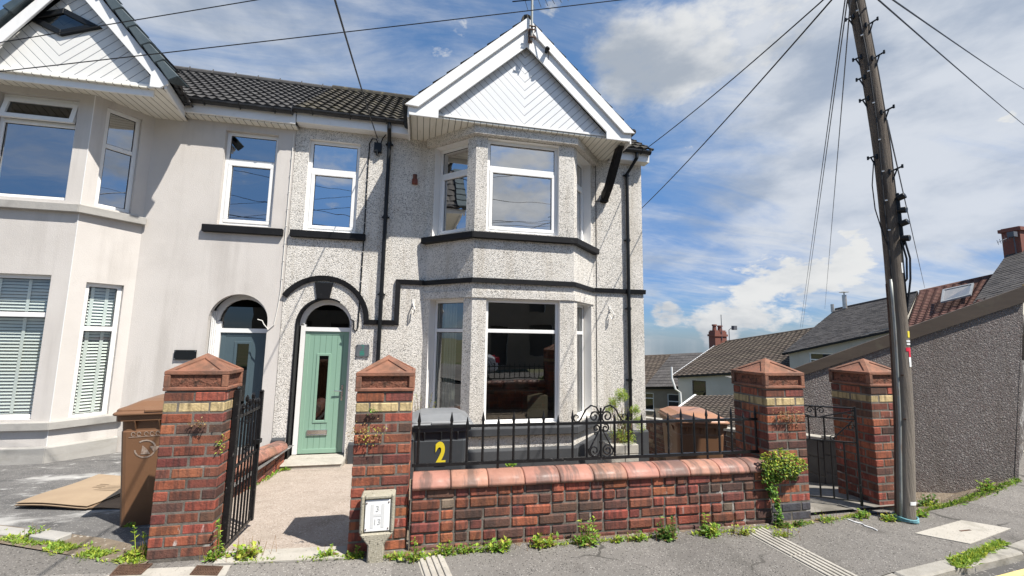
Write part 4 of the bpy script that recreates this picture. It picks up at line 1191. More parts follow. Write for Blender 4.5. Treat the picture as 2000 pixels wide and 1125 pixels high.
for k in range(4):
    mb.box(-3.345 + 0.003 + 0.012 * k, -3.333 + 0.012 * k, FY + 0.10 + 0.035 * k, FY + 0.135 + 0.035 * k, -0.3, 1.95)
obj('door_surround', mb, MAT['upvc'], H1)
# left gable
ya = 6.58
mb = MB()
GLX, GLZ = -5.0, 6.50                        # inner apex of the boards
RS, LSL = 1.09, 1.50
bw = 0.17
mb.prism([(-3.70, ya, 5.135), (-3.70, ya, 5.175), (-4.79, ya, 6.37 + 0.10), (GLX, ya, 6.70), (GLX, ya, GLZ), (-4.86, ya, 6.26), (-3.93, ya, 5.235), (-3.93, ya, 5.06), (-3.80, ya, 5.06)][::-1], (0, 0.03, 0))
mb.prism([(GLX, ya, GLZ), (GLX, ya, 6.72), (-6.0, ya, 5.22), (-6.0, ya, 4.95)][::-1], (0, 0.03, 0))
obj('bargeboard', mb, MAT['upvc'], H1, bevel=0.004)
mb = MB()
mb.prism([(-6.1, 6.72, 5.10), (-3.86, 6.72, 5.10), (GLX, 6.72, 6.55)], (0, 0.03, 0))
obj('gable_cladding', mb, MAT['clad_l'], H1)
mb = MB()
mb.box(-7.2, -3.93, 6.69, 6.72, 4.97, 5.155)
obj('gable_fascia', mb, MAT['upvc'], H1, bevel=0.004)
mb = MB()
mb.prism([(-7.0, 6.64, 5.07), (-3.745, 6.64, 5.07), (-3.945, FY + 0.02, 5.07), (-7.0, FY + 0.02, 5.07)], (0, 0, 0.02))
obj('soffit', mb, MAT['upvc_old'], H1)
mb = MB()
mb.hexa([(-3.755, 6.60, 5.065), (-3.725, 6.60, 5.065), (-3.905, 7.46, 5.065), (-3.935, 7.46, 5.065), (-3.755, 6.60, 5.20), (-3.725, 6.60, 5.20), (-3.905, 7.46, 5.22), (-3.935, 7.46, 5.22)])
obj('side_fascia', mb, MAT['upvc'], H1)
mb = MB()
D = [(-5.61, 5.925), (-5.14, 5.715), (-4.67, 5.925), (-5.14, 6.135)]
DI = [(-5.42, 5.925), (-5.14, 5.80), (-4.86, 5.925), (-5.14, 6.05)]
for k in range(4):
    a, b, c, d = D[k], D[(k + 1) % 4], DI[(k + 1) % 4], DI[k]
    mb.hexa([(a[0], 6.68, a[1]), (b[0], 6.68, b[1]), (c[0], 6.68, c[1]), (d[0], 6.68, d[1]), (a[0], 6.73, a[1]), (b[0], 6.73, b[1]), (c[0], 6.73, c[1]), (d[0], 6.73, d[1])])
dw = obj('diamond_window', mb, MAT['black_plastic'], H1, bevel=0.006)
mb = MB()
mb.face([(x, 6.70, z) for x, z in DI])
obj('pane', mb, MAT['glass_dark'], dw)
# verge tiles and roof
mb = MB()
def verge_run(x0, z0, x1, z1, n):
    d = Vector((x1 - x0, z1 - z0)); L = d.length; d /= L
    nn = Vector((-d.y, d.x))
    if nn.y < 0: nn = -nn
    for k in range(n):
        a = Vector((x0, z0)) + d * (L * k / n - 0.02); b = Vector((x0, z0)) + d * (L * (k + 1) / n)
        h0, h1 = 0.075, 0.045
        dn = 0.075
        P = [a - nn * dn, b - nn * (dn - 0.02), b + nn * h1, a + nn * h0]
        mb.hexa([(P[0].x, 6.52, P[0].y), (P[1].x, 6.535, P[1].y), (P[1].x, 6.63, P[1].y), (P[0].x, 6.63, P[0].y),
                 (P[3].x, 6.545, P[3].y), (P[2].x, 6.555, P[2].y), (P[2].x, 6.85, P[2].y), (P[3].x, 6.85, P[3].y)])
verge_run(-3.63, 5.22, -5.0, 6.86, 7)
verge_run(-6.15, 5.20, -5.0, 6.86, 7)
obj('verge_tile', mb, MAT['verge'], H1, bevel=0.012)
mb = MB()
for (O, V, N, U) in ((Vector((-3.66, 6.62, 5.22)), Vector((-1.37, 0, 1.64)), Vector((1.64, 0, 1.37)), Vector((-0.215, 1, 0.02))),
                     (Vector((-6.25, 9.92, 5.1)), Vector((1.25, 0, 1.76)), Vector((-1.76, 0, 1.25)), Vector((0, -1, 0)))):
    tile_roof(mb, O, U, V, N, 3.3, 2.14, 0.30, 0.30, 0.022, shape='flatroll')
tile_roof(mb, (LX0, 7.36, 5.36), (1, 0, 0), Vr, Nr, X0 + 0.03 - LX0, Lr + 0.03, 0.27, 0.15, 0.026, lip=0.036, spt=6)
mb.tube([(LX0, ridge_p.y, ridge_p.z + 0.0), (X0 + 0.03, ridge_p.y, ridge_p.z + 0.0)], 0.075, 10)
x = -6.5
while x < X0:
    mb.tube([(x, ridge_p.y - 0.09, ridge_p.z - 0.03), (x, ridge_p.y - 0.03, ridge_p.z + 0.09)], 0.012, 5); x += 0.45
mb.face([(LX0, ridge_p.y, ridge_p.z), (LX0, ridge_p.y + 2.7, 5.4), (X0, ridge_p.y + 2.7, 5.4), (X0, ridge_p.y, ridge_p.z)])
obj('roof', mb, MAT['tile_new'], H1)
mb = MB()
mb.box(-3.90, X0 + 0.03, 7.41, 7.45, 5.145, 5.35)
obj('fascia', mb, MAT['upvc'], H1, bevel=0.004)
mb = MB()
mb.box(-3.93, X0 + 0.03, 7.45, FY + 0.02, 5.125, 5.145)
obj('eaves_soffit', mb, MAT['upvc_old'], H1)
gutter(H1, -3.86, X0 - 0.02, 7.35, 5.345)
mb = MB()
mb.tube([(-3.70, 6.72, 5.27), (-3.85, 7.36, 5.27)], 0.050, 9)
for k in range(3):
    mb.tube([(-3.73 - 0.047 * k, 6.85 + 0.2 * k, 5.27), (-3.74 - 0.047 * k, 6.89 + 0.2 * k, 5.27)], 0.060, 9)
obj('gutter', mb, MAT['gutter'], H1)
mb = MB()
mb.tube([(-2.30, FY - 0.02, 5.05), (-2.305, FY - 0.015, 4.0), (-2.31, FY - 0.015, 2.3), (-2.33, FY - 0.015, 2.05), (-2.37, FY - 0.015, 1.74), (-2.45, FY - 0.015, 1.66), (-2.52, FY - 0.015, 1.74), (-2.55, FY - 0.02, 1.80), (-2.62, FY - 0.02, 1.82)], 0.0075, 6)
for k in range(9):
    z = 4.9 - 0.3 * k
    mb.box(-2.316, -2.296, FY - 0.026, FY, z, z + 0.010)
obj('cable', mb, MAT['cable_white'], H1)
mb = MB()
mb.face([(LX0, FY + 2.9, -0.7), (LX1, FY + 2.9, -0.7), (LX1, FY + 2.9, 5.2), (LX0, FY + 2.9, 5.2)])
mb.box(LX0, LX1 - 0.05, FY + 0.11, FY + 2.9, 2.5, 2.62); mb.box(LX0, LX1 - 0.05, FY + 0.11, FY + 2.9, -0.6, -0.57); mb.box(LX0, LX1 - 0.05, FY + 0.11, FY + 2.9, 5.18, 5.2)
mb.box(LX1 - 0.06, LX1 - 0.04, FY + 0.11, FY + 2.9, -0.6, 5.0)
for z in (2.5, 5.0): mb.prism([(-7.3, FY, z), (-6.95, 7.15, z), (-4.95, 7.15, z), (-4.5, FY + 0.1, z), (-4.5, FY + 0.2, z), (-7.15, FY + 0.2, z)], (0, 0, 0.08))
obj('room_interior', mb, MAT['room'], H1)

# ------------------------------------------------------------------ brick gate piers
def pier(x0, y0, label, lime=False, yaw=0.0, base=0.0, w=0.43, courses=15, pitch=0.0775, dark_base=0, loc_group='brick gate piers with pyramid caps', sd=1):
    rng.seed(100 + sd)
    t = thing('gate_pillar', label, 'gate pillar', (x0, y0, base), yaw, loc_group)
    mb = MB()
    hw = 0.106
    def pick(c):
        if c == courses - 2: return 4 if rng.random() < 0.88 else 2
        if c < dark_base: return 5
        r = rng.random()
        return 0 if r < 0.60 else (1 if r < 0.86 else 2)
    def br(x, y, lx, ly, c):
        j = rng.uniform(-0.003, 0.003)
        mb.box(x + 0.005 + j * 0.3, x + lx - 0.005 + j * 0.3, y + 0.005 + j, y + ly - 0.005 + j, c * pitch + 0.005, (c + 1) * pitch - 0.006 + rng.uniform(-0.0015, 0.001), pick(c))
    h2 = w / 2
    for c in range(courses):
        if c % 2 == 0:
            for yy in (0, w - hw):
                br(0, yy, h2, hw, c); br(h2, yy, h2, hw, c)
            for xx in (0, w - hw):
                br(xx, hw, hw, w - 2 * hw, c)
        else:
            for xx in (0, w - hw):
                br(xx, 0, hw, h2, c); br(xx, h2, hw, h2, c)
            for yy in (0, w - hw):
                br(hw, yy, w - 2 * hw, hw, c)
    H = courses * pitch
    obj('brickwork', mb, [MAT[k] for k in ('brick_lime' if lime else 'brick_a', 'brick_b', 'brick_c', 'brick_d', 'brick_y', 'brick_e')], t, bevel=0.006)
    mb = MB()
    mb.box(0.009, w - 0.009, 0.009, w - 0.009, -0.15, H)
    obj('mortar_core', mb, MAT['mortar'], t)
    # terracotta cap: block with recessed panels, pyramid top with raised hips
    e = 0.006
    a0, a1 = -e, w + e
    z0, z1, z2 = H + 0.004, H + 0.145, H + 0.275
    mb = MB()
    mb.box(a0 + 0.022, a1 - 0.022, a0 + 0.022, a1 - 0.022, z0, z1, 1)
    for (xa, xb, ya, yb) in ((a0, a1, a0, a0 + 0.03), (a0, a1, a1 - 0.03, a1), (a0, a0 + 0.03, a0 + 0.03, a1 - 0.03), (a1 - 0.03, a1, a0 + 0.03, a1 - 0.03)):
        mb.box(xa, xb, ya, yb, z0, z0 + 0.026); mb.box(xa, xb, ya, yb, z1 - 0.026, z1)
    for (xa, ya) in ((a0, a0), (a1 - 0.045, a0), (a0, a1 - 0.045), (a1 - 0.045, a1 - 0.045)):
        mb.box(xa + 0.001, xa + 0.044, ya + 0.001, ya + 0.044, z0 + 0.026, z1 - 0.026)
    cx = w / 2
    C = [(a0, a0), (a1, a0), (a1, a1), (a0, a1)]
    ap = (cx, cx, z2)
    for k in range(4):
        p, q = C[k], C[(k + 1) % 4]
        P, Q = Vector((*p, z1)), Vector((*q, z1)); A = Vector(ap)
        ctr = (P + Q + A) / 3
        n = (Q - P).cross(A - P).normalized()
        ip, iq, ia = [v.lerp(ctr, f) - n * 0.010 for v, f in ((P, 0.30), (Q, 0.30), (A, 0.42))]
        op, oq, oa = [v.lerp(ctr, f) for v, f in ((P, 0.27), (Q, 0.27), (A, 0.38))]
        mb.face([P, Q, oq, op]); mb.face([Q, A, oa, oq]); mb.face([A, P, op, oa])
        mb.face([op, oq, iq, ip]); mb.face([oq, oa, ia, iq]); mb.face([oa, op, ip, ia]); mb.face([ip, iq, ia])
    obj('cap', mb, [MAT['terracotta'], MAT['terracotta_relief']], t, bevel=0.005)
    return t
P1_ = pier(-1.825, 3.60, 'brick gate pillar with white lime streaks, in front of the tall brown bin on the drive', lime=True, sd=1, courses=15)
P1_.scale = (0.955, 0.64, 1.0)
pier(-0.47, 3.45, 'brick gate pillar standing behind the small concrete post with a white plate', sd=2, courses=15)
pier(3.125, 3.37, 'brick gate pillar with a mat of ivy growing across it', sd=3, courses=15, dark_base=2)
pier(4.42, 3.44, 'brick gate pillar half hidden behind the wooden utility pole', sd=4, courses=15)

# ------------------------------------------------------------------ street wall with rounded coping
rng.seed(41)
WALL = thing('garden_wall', 'low street wall of mottled red and sooty brick with rounded terracotta coping', 'wall', (0, 0, 0))
mb = MB()
def pickw(c):
    r = rng.random()
    return (0 if r < 0.42 else 1 if r < 0.78 else 2 if r < 0.97 else 3) if c > 0 else (1 if r < 0.55 else 2)
brick_run(mb, (-0.025, 3.415), (3.125, 3.365), -0.045, 6, 0.0815, 0.11, pickw, lens=((0.222, 0.55), (0.110, 0.45)))
brick_run(mb, (3.125, 3.60), (-0.025, 3.65), -0.20, 8, 0.0815, 0.11, pickw)
obj('brickwork', mb, [MAT[k] for k in ('brick_a', 'brick_b', 'brick_c', 'brick_d')], WALL, bevel=0.010)
mb = MB()
mb.hexa([(-0.03, 3.426, -0.3), (3.13, 3.376, -0.3), (3.13, 3.59, -0.3), (-0.03, 3.64, -0.3), (-0.03, 3.426, 0.445), (3.13, 3.376, 0.445), (3.13, 3.59, 0.445), (-0.03, 3.64, 0.445)])
obj('mortar_core', mb, MAT['mortar'], WALL)
def coping(mb, p0, p1, z, half, h, seg, slope=0.0):
    p0, p1 = Vector(p0), Vector(p1)
    d = (p1 - p0); L = d.length; d /= L
    n = Vector((-d.y, d.x))
    s = 0.0
    while s < L - 0.02:
        ln = seg * (1.0 if rng.random() < 0.85 else 0.55)
        if L - s - ln < 0.08: ln = L - s
        rings = []
        for (q, sc) in ((s + 0.003, 0.97), (s + 0.012, 1.0), (s + ln - 0.012, 1.0), (s + ln - 0.003, 0.97)):
            ring = []
            c = p0 + d * q
            zz = z + slope * q + rng.uniform(-0.001, 0.001)
            prof = [(-1.0, 0.0), (-1.03, 0.25)] + [(-math.cos(math.pi * k / 10) * 1.0, 0.30 + 0.70 * math.sin(math.pi * k / 10)) for k in range(0, 11)] + [(1.03, 0.25), (1.0, 0.0)]
            for (a, b) in prof:
                v = c + n * (a * half * sc)
                ring.append((v.x, v.y, zz + b * h * sc))
            rings.append(ring)
        m = len(rings[0])
        i = len(mb.v)
        for r in rings: mb.v += r
        for k in range(len(rings) - 1):
            for j in range(m):
                a = i + k * m + j; b = i + k * m + (j + 1) % m
                mb.f.append((a, b, b + m, a + m)); mb.m.append(0)
        mb.f.append(tuple(i + j for j in range(m - 1, -1, -1))); mb.m.append(0)
        mb.f.append(tuple(i + (len(rings) - 1) * m + j for j in range(m))); mb.m.append(0)
        s += ln
mb = MB()
coping(mb, (-0.02, 3.525), (3.12, 3.475), 0.438, 0.130, 0.094, 0.292)
obj('coping', mb, MAT['coping'], WALL, smooth=True)
SW = thing('garden_wall', 'short brick side wall with rounded coping between the drive and the concrete path', 'wall')
mb = MB()
rng.seed(43)
for k in range(5):
    ya, yb = 5.35 + k * 0.42, 5.35 + (k + 1) * 0.42
    zb = ground_z(0, (ya + yb) / 2)
    brick_run(mb, (-2.02, ya), (-2.02, yb), zb - 0.04, 4, 0.078, 0.1, lambda c: 0 if rng.random() < 0.5 else 1, inward=1.0)
obj('brickwork', mb, [MAT['brick_a'], MAT['brick_b']], SW, bevel=0.006)
mb = MB()
mb.hexa([(-2.23, 5.33, -0.6), (-2.03, 5.33, -0.6), (-2.03, 7.45, -0.8), (-2.23, 7.45, -0.8), (-2.23, 5.33, ground_z(0, 5.33) + 0.27), (-2.03, 5.33, ground_z(0, 5.33) + 0.27), (-2.03, 7.45, ground_z(0, 7.45) + 0.27), (-2.23, 7.45, ground_z(0, 7.45) + 0.27)])
obj('mortar_core', mb, MAT['mortar'], SW)
mb = MB()
coping(mb, (-2.125, 5.30), (-2.125, 7.50), ground_z(0, 5.3) + 0.262, 0.135, 0.15, 0.30, slope=-0.12)
obj('coping', mb, MAT['coping'], SW, smooth=True)

# ------------------------------------------------------------------ iron railing on the wall
rng.seed(5)
RAIL = thing('iron_railing', 'black spiked iron railing with one scrolled panel, along the top of the street wall', 'railing', (0, 3.53, 0))
def ry(x): return -0.016 * (x - 0.0)
for z, r in ((0.872, 0.011), (0.578, 0.012)):
    mb = MB()
    mb.obox((-0.03, -r + 0.02, z - r), (3.16, -0.05, 0.0), (0, 2 * r, 0), (0, 0, 2 * r))
    obj('rail', mb, MAT['iron'], RAIL)
def spike(mb, x, y, z0, z1, r=0.0105):
    mb.tube([(x, y, z0), (x, y, z1 - 0.075)], r, 6)
    mb.tube([(x, y, z1 - 0.085), (x, y, z1 - 0.07), (x, y, z1 - 0.055), (x, y, z1)], [0.009, 0.0145, 0.0125, 0.002], 6)
def curl(mb, cx, cz, r0, r1, a0, turns, y, rad=0.0075, n=26):
    pts = []
    for k in range(n + 1):
        f = k / n
        a = a0 + turns * 2 * math.pi * f
        r = r0 + (r1 - r0) * f
        pts.append((cx + r * math.cos(a), y, cz + r * math.sin(a)))
    mb.tube(pts, rad, 5)
    return pts
for i in range(25):
    x = 0.015 + 0.129 * i
    tall = (i % 2 == 0)
    if i == 1: continue
    mb = MB()
    if i == 12:
        mb.tube([(x, 0.018 + ry(x), 0.585), (x, 0.018 + ry(x), 1.0)], 0.0105, 6)
        mb.tube([(x, 0.018 + ry(x), 0.70), (x, 0.018 + ry(x), 0.72)], 0.016, 6)
    else:
        spike(mb, x, 0.018 + ry(x), 0.575 if i not in (5, 20) else 0.5, 0.985 if tall else 0.945)
    obj('picket', mb, MAT['iron'], RAIL)
mb = MB()
xc = 0.015 + 0.129 * 12
yy = 0.018 + ry(xc)
for s in (-1, 1):
    curl(mb, xc + s * 0.060, 0.925, 0.012, 0.052, math.pi / 2 if s > 0 else math.pi / 2, s * 1.4, yy)
    pts = [(xc + s * 0.012, yy, 0.955), (xc + s * 0.04, yy, 1.005), (xc + s * 0.09, yy, 1.02), (xc + s * 0.14, yy, 0.985), (xc + s * 0.18, yy, 0.915), (xc + s * 0.205, yy, 0.885), (xc + s * 0.235, yy, 0.885), (xc + s * 0.252, yy, 0.915), (xc + s * 0.235, yy, 0.945), (xc + s * 0.208, yy, 0.935), (xc + s * 0.21, yy, 0.912)]
    mb.tube(pts, 0.0075, 5)
    curl(mb, xc + s * 0.042, 0.825, 0.010, 0.036, 0, s * 1.3, yy)
    mb.tube([(xc + s * 0.012, yy, 0.815), (xc + s * 0.10, yy, 0.66), (xc + s * 0.125, yy, 0.62)], 0.007, 5)
    curl(mb, xc + s * 0.060, 0.640, 0.012, 0.052, math.pi, -s * 1.5, yy)
    mb.tube([(xc + s * 0.115, yy, 0.66), (xc + s * 0.108, yy, 0.61), (xc + s * 0.06, yy, 0.583), (xc + s * 0.015, yy, 0.60)], 0.007, 5)
obj('scroll_panel', mb, MAT['iron'], RAIL)

# ------------------------------------------------------------------ open gate, left
rng.seed(6)
G1 = thing('iron_gate', 'black iron bar gate swung open against the pillar beside the concrete path', 'gate', (-1.392, 3.76, 0))
GL = 0.62
GT = -0.03
def gp(t, z): return (GT * t, GL * t, z)
mb = MB()
mb.box(-0.02, 0.02, -0.02, 0.02, 0.02, 1.15); mb.tube([(0, 0, 1.15), (0, 0, 1.165), (0, 0, 1.18)], [0.016, 0.02, 0.004], 8)
obj('hinge_post', mb, MAT['iron'], G1, bevel=0.003)
mb = MB()
mb.box(GT - 0.016, GT + 0.016, GL - 0.016, GL + 0.016, -0.07, 1.06); mb.tube([(GT, GL - 0.016, 1.06), (GT, GL + 0.016, 1.06)], 0.018, 10)
mb.box(GT - 0.03, GT + 0.03, GL - 0.05, GL + 0.02, 0.60, 0.64)
obj('latch_post', mb, MAT['iron'], G1, bevel=0.003)
for z, dz in ((0.93, -0.005), (0.545, 0.0), (-0.02, -0.03)):
    mb = MB()
    mb.obox((-0.006, 0.0, z - 0.012), (GT, GL, dz), (0.012, 0, 0), (0, 0, 0.024))
    obj('gate_rail', mb, MAT['iron'], G1)
for i in range(7):
    t = (i + 1) / 8
    mb = MB()
    zt = 1.04 + (0.05 if i in (2, 4) else 0.0) - 0.02 * abs(i - 3) / 3
    p = gp(t, 0)
    mb.tube([(p[0], p[1], -0.03 * t - 0.02), (p[0], p[1], zt - 0.05)], 0.0085, 6)
    mb.tube([(p[0], p[1], zt - 0.06), (p[0], p[1], zt - 0.04), (p[0], p[1], zt - 0.02), (p[0], p[1], zt)], [0.008, 0.016, 0.015, 0.003], 6)
    obj('gate_bar', mb, MAT['iron'], G1)
for zc in (0.87, 0.99, 0.62):
    mb = MB()
    for s in (-1, 1):
        pts = []
        for k in range(16):
            a = k / 15 * 2 * math.pi * 1.2; r = 0.01 + 0.028 * k / 15
            tt = 0.5 + s * 0.055 + r * math.cos(a) / GL
            pts.append((GT * tt - 0.004, GL * tt, zc + r * math.sin(a)))
        mb.tube(pts, 0.006, 5)
    obj('gate_scroll', mb, MAT['iron'], G1)

# ------------------------------------------------------------------ closed gate, right
G2 = thing('iron_gate', 'black scroll topped iron gate in the dark gap between the two end pillars', 'gate', (3.60, 3.74, 0))
gd = Vector((0.57, -0.33)); g2l = gd.length; gu = gd / g2l
def q2(s, z): return (gu.x * s, gu.y * s, z)
def gbar(mb, s0, z0, s1, z1, r=0.008): mb.tube([q2(s0, z0), q2(s1, z1)], r, 6)
for s, nm in ((0.0, 'hinge_post'), (g2l, 'latch_post')):
    mb = MB(); gbar(mb, s, 0.08 if s == 0 else 0.06, s, 0.98, 0.012); obj(nm, mb, MAT['iron'], G2)
for z in (0.965, 0.86, 0.64, 0.10):
    mb = MB(); gbar(mb, 0, z, g2l, z, 0.008); obj('gate_rail', mb, MAT['iron'], G2)
for i in range(5):
    s = g2l * (i + 1) / 6
    mb = MB(); gbar(mb, s, 0.10, s, 0.64); obj('gate_bar', mb, MAT['iron'], G2)
for s in (g2l * 0.40, g2l * 0.60):
    mb = MB(); gbar(mb, s, 0.64, s, 0.86); obj('gate_bar', mb, MAT['iron'], G2)
mb = MB()
gbar(mb, 0.01, 0.94, g2l * 0.44, 0.865, 0.006); gbar(mb, g2l - 0.01, 0.94, g2l * 0.56, 0.865, 0.006)
gbar(mb, 0.03, 0.84, g2l * 0.30, 0.66, 0.006); gbar(mb, g2l - 0.03, 0.84, g2l * 0.70, 0.66, 0.006)
gbar(mb, g2l * 0.5, 0.86, g2l * 0.5, 0.965, 0.009)
for (sc, zc, sg) in ((0.43, 0.925, -1), (0.57, 0.925, 1), (0.06, 0.87, 1), (0.06, 0.78, 1), (0.94, 0.87, -1), (0.94, 0.78, -1), (0.30, 0.665, 1), (0.70, 0.665, -1)):
    pts = []
    for k in range(15):
        a = math.pi / 2 + sg * k / 14 * 2 * math.pi * 1.25; r = 0.007 + 0.026 * k / 14
        pts.append(q2(g2l * sc + r * math.cos(a), zc + r * math.sin(a)))
    mb.tube(pts, 0.005, 5)
obj('gate_scroll', mb, MAT['iron'], G2)

# ------------------------------------------------------------------ wheelie bins
def wheelie(label, loc, rz, body, lid, front_mark=None, side_mark=None, number=None, h=1.0, w=0.56, dep=0.66):
    t = thing('wheelie_bin', label, 'wheelie bin', loc, rz, 'wheelie bins')
    b0, b1 = w * 0.43, w * 0.5
    d0, d1 = dep * 0.36, dep * 0.5
    mb = MB()
    def ring(hw, y0, y1, z, r):
        pts = []
        for (cx, cy, a) in ((-hw + r, y0 + r, math.pi), (hw - r, y0 + r, 1.5 * math.pi), (hw - r, y1 - r, 0), (-hw + r, y1 - r, 0.5 * math.pi)):
            for k in range(4):
                w_ = a + k / 3 * math.pi / 2
                pts.append((cx + r * math.cos(w_), cy + r * math.sin(w_), z))
        return pts
    rings = [ring(b0, -d0, d0, 0.0, 0.05), ring(b0 + 0.004, -d0 - 0.006, d0, 0.02, 0.05), ring(b1 * 0.985, -d1 * 0.98, d1, h - 0.14, 0.045), ring(b1 * 0.985 - 0.004, -d1 * 0.98 + 0.004, d1, h - 0.135, 0.045),
             ring(b1 * 0.99, -d1 * 0.985, d1, h - 0.05, 0.045), ring(b1 + 0.028, -d1 - 0.03, d1 + 0.02, h - 0.048, 0.05), ring(b1 + 0.030, -d1 - 0.032, d1 + 0.02, h, 0.05), ring(b1 - 0.01, -d1 + 0.01, d1 - 0.02, h, 0.04)]
    m = len(rings[0])
    for r in rings: mb.v += r
    for k in range(len(rings) - 1):
        for j in range(m):
            a = k * m + j; b = k * m + (j + 1) % m
            mb.f.append((a, b, b + m, a + m)); mb.m.append(0)
    mb.f.append(tuple(range(m - 1, -1, -1))); mb.m.append(0)
    for x in (-b1 * 0.6, 0.0, b1 * 0.6):
        mb.prism([(x - 0.006, -d1 * 0.98, h - 0.13), (x - 0.006, -d1 - 0.03, h - 0.05), (x - 0.006, -d1 * 0.98, h - 0.05)], (0.012, 0, 0))
    for s in (-1, 1):
        for y in (-d1 * 0.5, d1 * 0.3):
            mb.prism([(s * b1 * 0.98, y, h - 0.13), (s * (b1 + 0.028), y, h - 0.05), (s * b1 * 0.98, y, h - 0.05)], (0, 0.012, 0))
    obj('body', mb, MAT[body], t, bevel=0.004)
    mb = MB()
    lr = [ring(b1 + 0.045, -d1 - 0.055, d1 + 0.03, h + 0.002, 0.05), ring(b1 + 0.048, -d1 - 0.058, d1 + 0.03, h + 0.022, 0.05), ring(b1 + 0.030, -d1 - 0.040, d1 + 0.03, h + 0.030, 0.05),
          ring(b1 + 0.028, -d1 - 0.036, d1 + 0.03, h + 0.052, 0.05), ring(b1 - 0.01, -d1 + 0.02, d1 + 0.01, h + 0.066, 0.05), ring(b1 - 0.07, -d1 + 0.11, d1 - 0.03, h + 0.098, 0.06), ring(b1 - 0.14, -d1 + 0.2, d1 - 0.1, h + 0.108, 0.06)]
    i = len(mb.v)
    for r in lr: mb.v += r
    for k in range(len(lr) - 1):
        for j in range(m):
            a = i + k * m + j; b = i + k * m + (j + 1) % m
            mb.f.append((a, b, b + m, a + m)); mb.m.append(0)
    e = i + (len(lr) - 1) * m
    mb.f.append(tuple(e + j for j in range(m))); mb.m.append(0)
    mb.f.append(tuple(i + m - 1 - j for j in range(m))); mb.m.append(0)
    mb.box(-0.10, 0.10, -d1 - 0.062, -d1 - 0.045, h + 0.025, h + 0.05)
    obj('lid', mb, MAT[lid], t, bevel=0.006)
    mb = MB()
    mb.tube([(-b1 + 0.03, d1 + 0.07, h - 0.01), (b1 - 0.03, d1 + 0.07, h - 0.01)], 0.016, 8)
    for s in (-1, 1):
        mb.box(s * (b1 - 0.06) - 0.02, s * (b1 - 0.06) + 0.02, d1 - 0.01, d1 + 0.08, h - 0.035, h + 0.03)
    obj('handle', mb, MAT[body], t)
    for s in (-1, 1):
        mb = MB()
        mb.tube([(s * (b0 + 0.005), d0 + 0.02, 0.10), (s * (b0 + 0.055), d0 + 0.02, 0.10)], 0.10, 14)
        obj('wheel', mb, MAT['rubber'], t, bevel=0.008)
    def mark(face, du=0.0):
        mb = MB()
        # lidless council mark: broken ring with arrow head, above it a scribble of letters
        def P(u, v):
            f = min(1.0, v / (h - 0.14))
            u += du
            if face == 'front':
                y = -(d0 + (d1 * 0.98 - d0) * f) - 0.004
                return (u, y, v)
            x = -(b0 + (b1 * 0.985 - b0) * f) - 0.004
            return (x, -u, v)
        zc = h * 0.70
        N = 18
        for k in range(N):
            if k in (15, 16, 17): continue
            a0, a1 = 2.2 - k * 0.349, 2.2 - (k + 1) * 0.349
            q = [P(-0.0 + r * math.cos(a), zc + r * math.sin(a)) for (a, r) in ((a0, 0.066), (a0, 0.078), (a1, 0.078), (a1, 0.066))]
            mb.face(q)
        mb.face([P(0.03, zc + 0.02), P(0.10, zc + 0.015), P(0.065, zc - 0.04)]); mb.face([P(-0.03, zc - 0.045), P(0.035, zc - 0.045), P(0.01, zc), P(-0.02, zc + 0.03)])
        mb.face([P(-0.12, zc + 0.10), P(-0.12, zc + 0.105), P(0.12, zc + 0.11), P(0.12, zc + 0.105)])
        for x in (-0.09, -0.05, 0.0, 0.04, 0.08):
            for k in range(8):
                a0, a1 = k * 0.7, (k + 1) * 0.7
                mb.face([P(x + r * math.cos(a), zc + 0.128 + r * 1.3 * math.sin(a)) for (a, r) in ((a0, 0.011), (a0, 0.016), (a1, 0.016), (a1, 0.011))])
        obj('emblem', mb, MAT['emblem'], t)
    if front_mark: mark('front', -0.09)
    if side_mark: mark('side')
    if number:
        zc = h * 0.735
        f = min(1.0, zc / (h - 0.14))
        text_part('number', number, MAT['yellow'], t, (0.0, -(d0 + (d1 * 0.98 - d0) * f) - 0.006, zc), (R_(90) + math.atan((d1 - d0) / (h - 0.14)), 0, 0), 0.30, sx=0.66, ext=0.001, bold=0.012)
    return t
wheelie('tall brown wheelie bin with a worn white mark, behind the pillar by the drive', (-2.22, 4.62, -0.075), R_(8), 'bin_brown', 'bin_brown', front_mark=True, h=0.965)
wheelie('black wheelie bin with a grey lid and a yellow number 2 on its front', (0.225, 4.50, -0.30), R_(1), 'bin_black', 'bin_lid_grey', number='2', h=1.03, w=0.53, dep=0.5)
wheelie('pale lidded brown wheelie bin behind the iron railing, beside the ivy covered pillar', (3.42, 4.92, -0.45), R_(-15), 'bin_brown', 'bin_lid_sun', side_mark=True, h=1.06)

# ------------------------------------------------------------------ hydrant marker post
HM = thing('marker_post', 'concrete marker post with a faded white plate, in front of the brick pillar', 'marker post', (-0.255, 3.30, 0))
mb = MB()
hw, sw = 0.118, 0.056
poly = [(-sw, -0.1), (sw, -0.1), (sw, 0.115), (hw, 0.195), (hw, 0.455), (-hw, 0.455), (-hw, 0.195), (-sw, 0.115)]
mb.prism([(x, 0.025, z) for x, z in poly], (0, 0.095, 0))
for (a, b, c, d) in ((-hw, -hw + 0.026, 0.165, 0.455), (hw - 0.026, hw, 0.165, 0.455), (-hw + 0.026, hw - 0.026, 0.425, 0.455)):
    if c == 0.165:
        c = 0.195
    mb.box(a, b, 0.0, 0.026, c, d)
mb.prism([(x, 0.0, z) for x, z in ((-sw, -0.1), (sw, -0.1), (sw, 0.115), (hw, 0.194), (-hw, 0.194), (-sw, 0.115))], (0, 0.026, 0))
obj('post', mb, MAT['lichen_concrete'], HM, bevel=0.009)
mb = MB()
mb.box(-0.085, 0.087, 0.012, 0.026, 0.205, 0.418)
